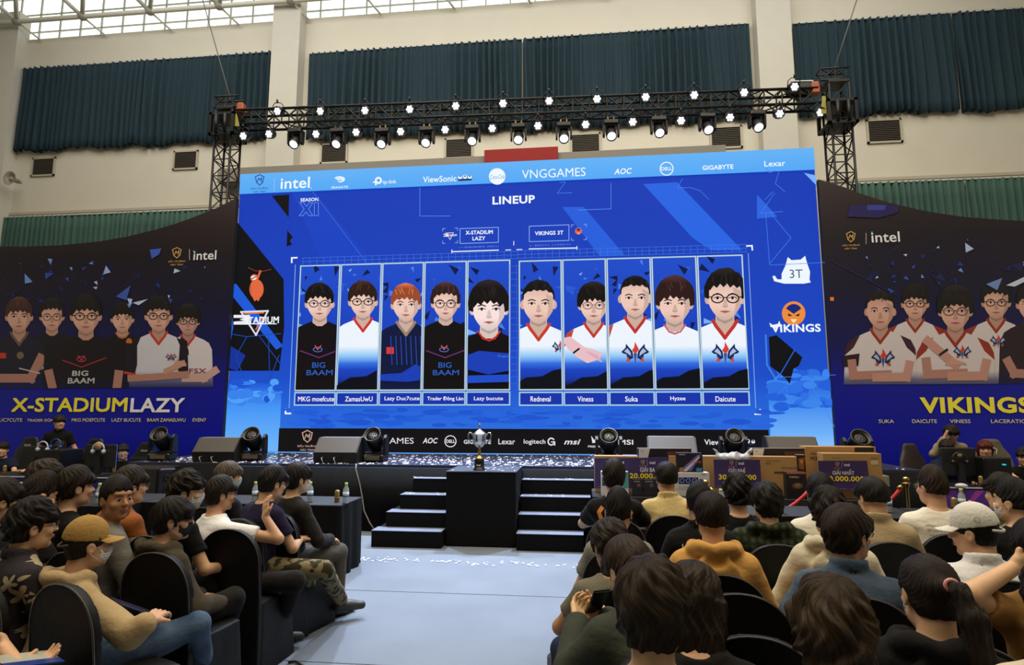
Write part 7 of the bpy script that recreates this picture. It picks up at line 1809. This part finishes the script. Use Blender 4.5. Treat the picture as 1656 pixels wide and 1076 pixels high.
# ---- right block, far to near
person('person in black T-shirt with orange marks on the shoulders', 993, 773, z=1.23, yaw=-3, hair='medium', hc=(34, 27, 22), top=('black', (20, 19, 19)), la='table', ra='table',
    extra=lambda t: decal(t, [strip([(-.10, .88), (-.12, .93), (-.09, .97)], .03), strip([(.09, .9), (.11, .95), (.13, .92)], .025), strip([(-.04, 1.0), (.0, 1.01)], .02)], mat('print_orange', (206, 130, 54), .6), 'print'))
person('person in cream blazer leaning on the table', 1078, 775, z=1.2, yaw=0, hair='bowl', hc=(28, 24, 24), top=('cream', (206, 182, 126)), collar=True, sleeve='long', la='table', ra='table', lean=10, jacket='blazer')
person('person in grey T-shirt with backpack straps and cropped hair', 1000, 829, z=1.12, yaw=-4, hair='fade', hc=(26, 22, 20), mask='white', top=('palegrey', (128, 124, 112)), bkind='shorts', legs=[((.09, -.02, .55), (.13, .40, .53), (.13, .40, .09)), ((-.09, -.02, .55), (-.2, .38, .53), (-.24, .38, .09))],
    extra=lambda t: decal(t, [strip([(.075, .99), (.10, .9), (.11, .6)], .05), strip([(-.075, .99), (-.10, .9), (-.11, .6)], .05)], mat('strap_dark', (34, 34, 36), .8), 'backpack_straps'))
person('person in black jacket with HCMUE.C printed across the back', 1131, 815, z=1.15, yaw=-6, hair='short', hc=(30, 25, 22), top=('blackjacket', (22, 22, 21)), jacket='j', collar=True, sleeve='long',
    extra=lambda t: decal(t, [fit_text('HCMUE.CSC', -.0, .93, .25, .03)], mat('print_white', (214, 212, 206), .6)))
person('person in black T-shirt with curly hair left of the green plaid jacket', 1193, 800, z=1.16, yaw=-8, hair='fluffy', hc=(26, 22, 20), top=('black', (20, 19, 19)))
person('person in dark green plaid jacket', 1240, 815, z=1.15, yaw=-10, hy=14, hair='mop2', hc=(30, 26, 22), top=('greenplaid', (30, 36, 24)), kind='plaid', c2=(62, 68, 44), jacket='j', hood=True, sleeve='long', wide=1.12, lean=12)
person('person with cropped neck in a white T-shirt right of the red rope', 1327, 800, yaw=-12, hair='medium', hc=(28, 25, 25), top=('offwhite', (232, 224, 206)), skin=(203, 156, 125))
person('person in cream hoodie partly hidden behind the blue denim shirt', 1341, 833, yaw=-14, hair='fluffy', hc=(34, 28, 24), top=('creamhoodie', (214, 204, 178)), hood=True, sleeve='long')
person('person in beige collared shirt looking down to the left', 1412, 806, yaw=-14, hy=22, hp=12, hair='bowl', hc=(30, 26, 24), top=('beigeshirt', (172, 152, 118)), collar=True, sleeve='long', lean=8)
person('person with glasses in a white T-shirt with small text on the back', 1508, 790, z=1.22, yaw=-14, hy=26, hair='fade', hc=(44, 35, 26), glasses='dark', top=('warmwhite', (236, 230, 214)), wide=1.1, skin=(209, 163, 129),
    extra=lambda t: decal(t, [fit_text('when I am with you', 0, .945, .2, .02, .0), fit_text('all i see is a happy day', 0, .915, .19, .018, .0), fit_text('we go on together', 0, .885, .17, .018, .0)], mat('print_grey', (110, 108, 100), .7)))
person('person in black T-shirt with a white mask at the right edge', 1640, 814, yaw=-16, hy=48, hair='fade', hc=(28, 24, 22), mask='white', top=('black', (20, 19, 19)), collar=False)
person('person in beige hooded jacket half hidden behind the masked person at the right edge', 1622, 800, yaw=-14, hy=40, hair='medium', top=('beigejacket', (150, 136, 106)), hood=True, sleeve='long', lower=.03)
person('person in white cap and white jacket with black stripes looking left', 1574, 862, z=1.13, yaw=-8, hy=52, hp=6, hair='undercap', cap='white', mask=None, hc=(22, 20, 20), top=('varsity', (234, 232, 232)), jacket='j', collar=True, sleeve='long', skin=(218, 174, 141), wide=1.06,
    extra=lambda t: decal(t, [strip([(.03, .99), (.09, .95), (.15, .90)], .012), strip([(.02, .97), (.08, .93), (.14, .88)], .012), strip([(.08, .60), (.08, .86)], .14)], mat('stripe_black', (24, 26, 28), .8), 'jacket_panel'))
person('person in blue denim shirt with glasses and a light blue mask', 1370, 866, chair_px=(1394, 968), yaw=-16, hy=-38, hair='mop', hc=(44, 34, 28), top=('denim', (60, 76, 98)), kind='denim', c2=(94, 110, 132), collar=True, glasses='dark', mask='blue', wide=1.14, skin=(209, 161, 127), la='down', ra='down')
person('person in the ochre hoodie', 1151, 838, yaw=-8, hair='bowl', hc=(34, 27, 23), top=('ochre', (204, 154, 84)), hood=True, sleeve='long', wide=1.05, lean=8)
person('person in grey T-shirt bending forward with a mask over the knees', 987, 884, z=1.05, yaw=6, hy=8, hp=28, lean=20, hair='mop2', hc=(40, 31, 24), mask='blue', top=('taupetee', (112, 106, 92)), skin=(184, 138, 103),
    la=((-.27, .16, .74), (-.13, .34, .72), (.3, .8, .1), (0, 0, -1), .5), ra=((.24, .16, .74), (.06, .36, .74), (-.4, .8, .1), (0, 0, -1), .5), legs=[((.09, -.02, .55), (.13, .40, .53), (.13, .40, .09)), ((-.09, -.02, .55), (-.24, .38, .55), (-.26, .34, .09))], bottom=('darkjeans', (26, 34, 54)))
def phone_arms(): return dict(la=((-.26, .12, .80), (-.16, .34, .90), (.25, .85, .35), (.6, -.3, .5), .75), ra=((.20, .18, .76), (-.02, .38, .90), (-.55, .75, .3), (-.3, -.5, .6), .7))
person('person with side-parted brown hair looking down at a phone', 1018, 925, z=1.12, yaw=18, hy=10, hp=30, lean=14, hair='bowl', hc=(52, 40, 30), top=('greygreen', (60, 64, 56)), jacket='j', sleeve='long', skin=(220, 179, 136),
    legs=[((.09, -.02, .55), (.05, .42, .56), (-.05, .46, .1)), ((-.09, -.02, .55), {'px': (962, 1000, .5)}, {'px': (900, 1066, .14)})], bottom=('khaki', (168, 156, 128)), shoes=(42, 34, 26), **phone_arms())
person('person with long brown hair bending forward beside the nearest head', 1122, 975, yaw=-5, hp=20, lean=22, hair='long', hc=(44, 34, 26), top=('blackhood', (26, 25, 25)), sleeve='long', zhead=2.25)
person('person with thick glossy hair, the largest head, nearest to the camera', 1056, 988, z=1.22, yaw=-6, hy=-8, hair='mop2', hc=(46, 36, 26), top=('blackhood', (26, 25, 25)), sleeve='long', jacket='j', skin=(209, 168, 132), la='fold', ra='fold')
person('person with tousled brown hair and a bald crown spot at the bottom edge', 1348, 1036, z=1.17, yaw=-16, hp=10, hair='fluffy', hc=(56, 43, 28), top=('lightblue', (120, 140, 160)), hscale=(1.04, 1.04, 1.0))
person('person with a ponytail in black hoodie over a white shirt', 1503, 962, z=1.13, chair_px=(1562, 1042), yaw=-20, hy=14, hp=8, hair='tied', hc=(40, 31, 26), top=('blackhood', (26, 25, 25)), hood=True, sleeve='long', skin=(220, 176, 139), mask='white')
person('person in tan and blue sleeves at the right edge with one raised arm', 1684, 898, yaw=-18, hair='mop', hc=(26, 22, 20), top=('tansleeve', (150, 112, 62)), sleeve='short', skin=(218, 176, 139),
    la=({'px': (1566, 962, 1.06)}, {'px': (1640, 918, 1.14)}, (.8, .1, .3), (.1, .9, 0), .3))
person('person in cream sweater cut off by the bottom right corner', 1716, 985, yaw=-20, hair='medium', top=('creamhoodie', (214, 204, 178)), sleeve='long')
# ---- players and helpers at the desks
SG = 'players and helpers at the desks'
def hs(c):
    def f(t):
        h = [o for o in t.children if o.name.startswith('hair')][0]; Mx = h.matrix_local.copy(); Mx = Mx @ Matrix.Diagonal((1 / h.scale[0] * h.scale[0],) * 3 + (1,))
        a = MB(); a.tube([(.102 * math.cos(q), -.01, .02 + .125 * math.sin(q)) for q in np.linspace(0, PI, 13)], .009, 8)
        for s in (-1, 1): a.lathe([(.001, -.02), (.034, -.018), (.038, .0), (.034, .018), (.001, .02)], (s * .1, -.005, -.01), 14, 'X')
        o = a.build('headset', c, t); o.matrix_local = Mx
    return f
person('standing person in black polo looking sideways behind the left desk', 96, 684, yaw=-150, hy=30, stand=True, zhead=YdL + 1.15, hair='bowl', top=('black', (20, 19, 19)), collar=True, ra='down', la='down', group=SG, skin=(209, 159, 122))
person('person with glasses and a blue headset beside the left desk monitor', 199, 732, yaw=-160, hy=20, zhead=YdL + .95, hair='medium', glasses='dark', top=('black', (20, 19, 19)), group=SG, extra=hs(m_hsb), chair=False, skin=(220, 179, 153))
person('person with blue headset hidden behind the black PC tower', 96, 727, yaw=-165, zhead=YdL + 1.0, hair='medium', top=('navy2', (24, 30, 54)), group=SG, extra=hs(m_hsb), chair=False, la=((-.24, .26, .80), {'px': (120, 762, .82)}, (.2, .9, 0), (0, 0, -1), .3), ra='table')
person('player in navy T-shirt reaching over the far left end of the desk', 4, 728, yaw=-150, zhead=YdL + .95, hair='medium', top=('navy2', (24, 30, 54)), group=SG, chair=False, la=((-.25, .2, .80), {'px': (40, 762, .80)}, (0, .9, 0), (0, 0, -1), .3), ra='table')
person('person in beige shirt bowing with a hand at the face behind the right desk', 1538, 702, yaw=160, hy=20, hp=18, lean=14, stand=True, lower=.1, zhead=YdR + 1.2, hair='mop', glasses='dark', top=('beige2', (150, 136, 106)), collar=True, sleeve='long', group=SG,
    ra=((.24, .16, .84), (.10, .24, 1.08), (-.3, .2, .8), (-.4, -.6, 0), .6), la='down', skin=(203, 156, 125))
person('person with long reddish hair and bare arms at the right desk', 1593, 727, yaw=165, hy=-10, hp=4, zhead=YdR + .85, hair='long', hc=(86, 34, 24), top=('black', (20, 19, 19)), group=SG, chair=False, skin=(220, 168, 132), la='table', ra='table')
person('person with a black headset at the right edge behind the PC tower', 1656, 740, yaw=150, hp=8, zhead=YdR + .8, hair='medium', top=('black', (20, 19, 19)), sleeve='long', group=SG, extra=hs(m_can), chair=False, la='table', ra='table')
person('player in dark sleeves hidden behind the right desk monitor', 1531, 727, yaw=170, zhead=YdR + .85, hair='medium', top=('navy3', (26, 30, 48)), sleeve='long', group=SG, chair=False, la='table', ra=((.2, .3, .84), {'px': (1578, 774, .80)}, (.2, .9, 0), (0, 0, -1), .3))
# ---- empty chairs
LC, RC = 'covered chairs of the left block', 'covered chairs of the right block'
for lb, x, y, rz, g in (('empty black chair at the bottom edge, left of the ponytail', 1226, 1031, -14, RC), ('empty black chair directly behind the ochre hoodie, left of the denim shirt', 1198, 962, -10, RC), ('empty black chair behind the green plaid jacket, before the denim shirt', 1272, 911, -12, RC),
    ('empty black chair right of the ponytail at the right edge', 1588, 966, -18, RC), ('empty black chair before the ponytail, right of the denim shirt', 1452, 921, -16, RC), ('empty black chair before the white cap with seam painted as a highlight', 1497, 880, -16, RC),
    ('empty black chair at the bottom left edge beside the beige hoodie', -12, 945, -8, LC), ('empty black chair left of the dark grey long sleeves', 392, 834, -8, LC),
    ('empty black chair at the right edge under the white-masked person', 1632, 884, -18, RC), ('empty black chair behind the grey T-shirt with straps', 1046, 877, -6, RC), ('empty black chair at bottom right corner beside the cream sweater', 1640, 1010, -18, RC)):
    chair_at(lb, x, y, rz, g)
# ---- things held or lying among the audience
p = PZ(966, 973, .95); t = thing('smartphone', 'black smartphone held low by the person with side-parted brown hair', 'phone', tuple(p), math.radians(25))
Mq = Matrix.Rotation(math.radians(40), 4, 'X'); MB().box((0, 0, 0), (.075, .009, .155), Mq, .004).build('phone_body', mat('phone_black', (12, 12, 14), .2), t); MB().box((0, -.0052, 0), (.068, .0012, .145), Mq).build('phone_screen', mat('phone_glass', (30, 34, 44), .08), t)
p = PZ(948, 990, .70); t = thing('leaflet', 'dark blue printed leaflet on the lap below the smartphone', 'leaflet', tuple(p), math.radians(30)); Mq = Matrix.Rotation(math.radians(-14), 4, 'X')
MB().box((0, 0, 0), (.15, .21, .004), Mq).build('paper', mat('leaflet_blue', (38, 46, 96), .4, var=.5), t)
r = random.Random(9); mb = MB()
for k in range(8):
    x, y = r.uniform(-.06, .06), r.uniform(-.08, .08); mb.box((x, y, .0032), (.02, .014, .001), Mq)
mb.build('printed_shapes', mat('leaflet_print', (150, 160, 200), .4), t)
p = PZ(48, 1068, .72); t = thing('magazine', 'open magazine with pale page and blue cover at the bottom left corner', 'magazine', tuple(p), math.radians(-30)); Mq = Matrix.Rotation(math.radians(-10), 4, 'X')
MB().box((-.05, 0, 0), (.13, .2, .005), Mq).build('page', mat('page_pale', (170, 168, 156), .5), t); MB().box((.05, .0, .0), (.07, .2, .006), Mq).build('cover', mat('cover_blue', (34, 56, 130), .35), t)
p = PZ(222, 985, .72); t = thing('folder', 'dark navy folder held by the person in the beige hoodie', 'folder', tuple(p), math.radians(-35)); MB().box((0, .0, 0), (.2, .012, .24), Matrix.Rotation(math.radians(60), 4, 'X'), .003).build('folder_cover', mat('folder_navy', (24, 24, 56), .5), t)
a = PZ(1118, 927, .96); t = thing('tall_box', 'tall glossy black box with a white lid behind the long brown hair', 'box', (a[0], a[1] + .05, 0), math.radians(-8))
MB().box((0, 0, .465), (.09, .09, .93), None, .005).build('box_body', mat('gloss_black', (16, 17, 18), .15), t); MB().box((0, 0, .945), (.094, .094, .03), None, .006).build('lid', mat('lid_white', (214, 214, 206), .4), t)
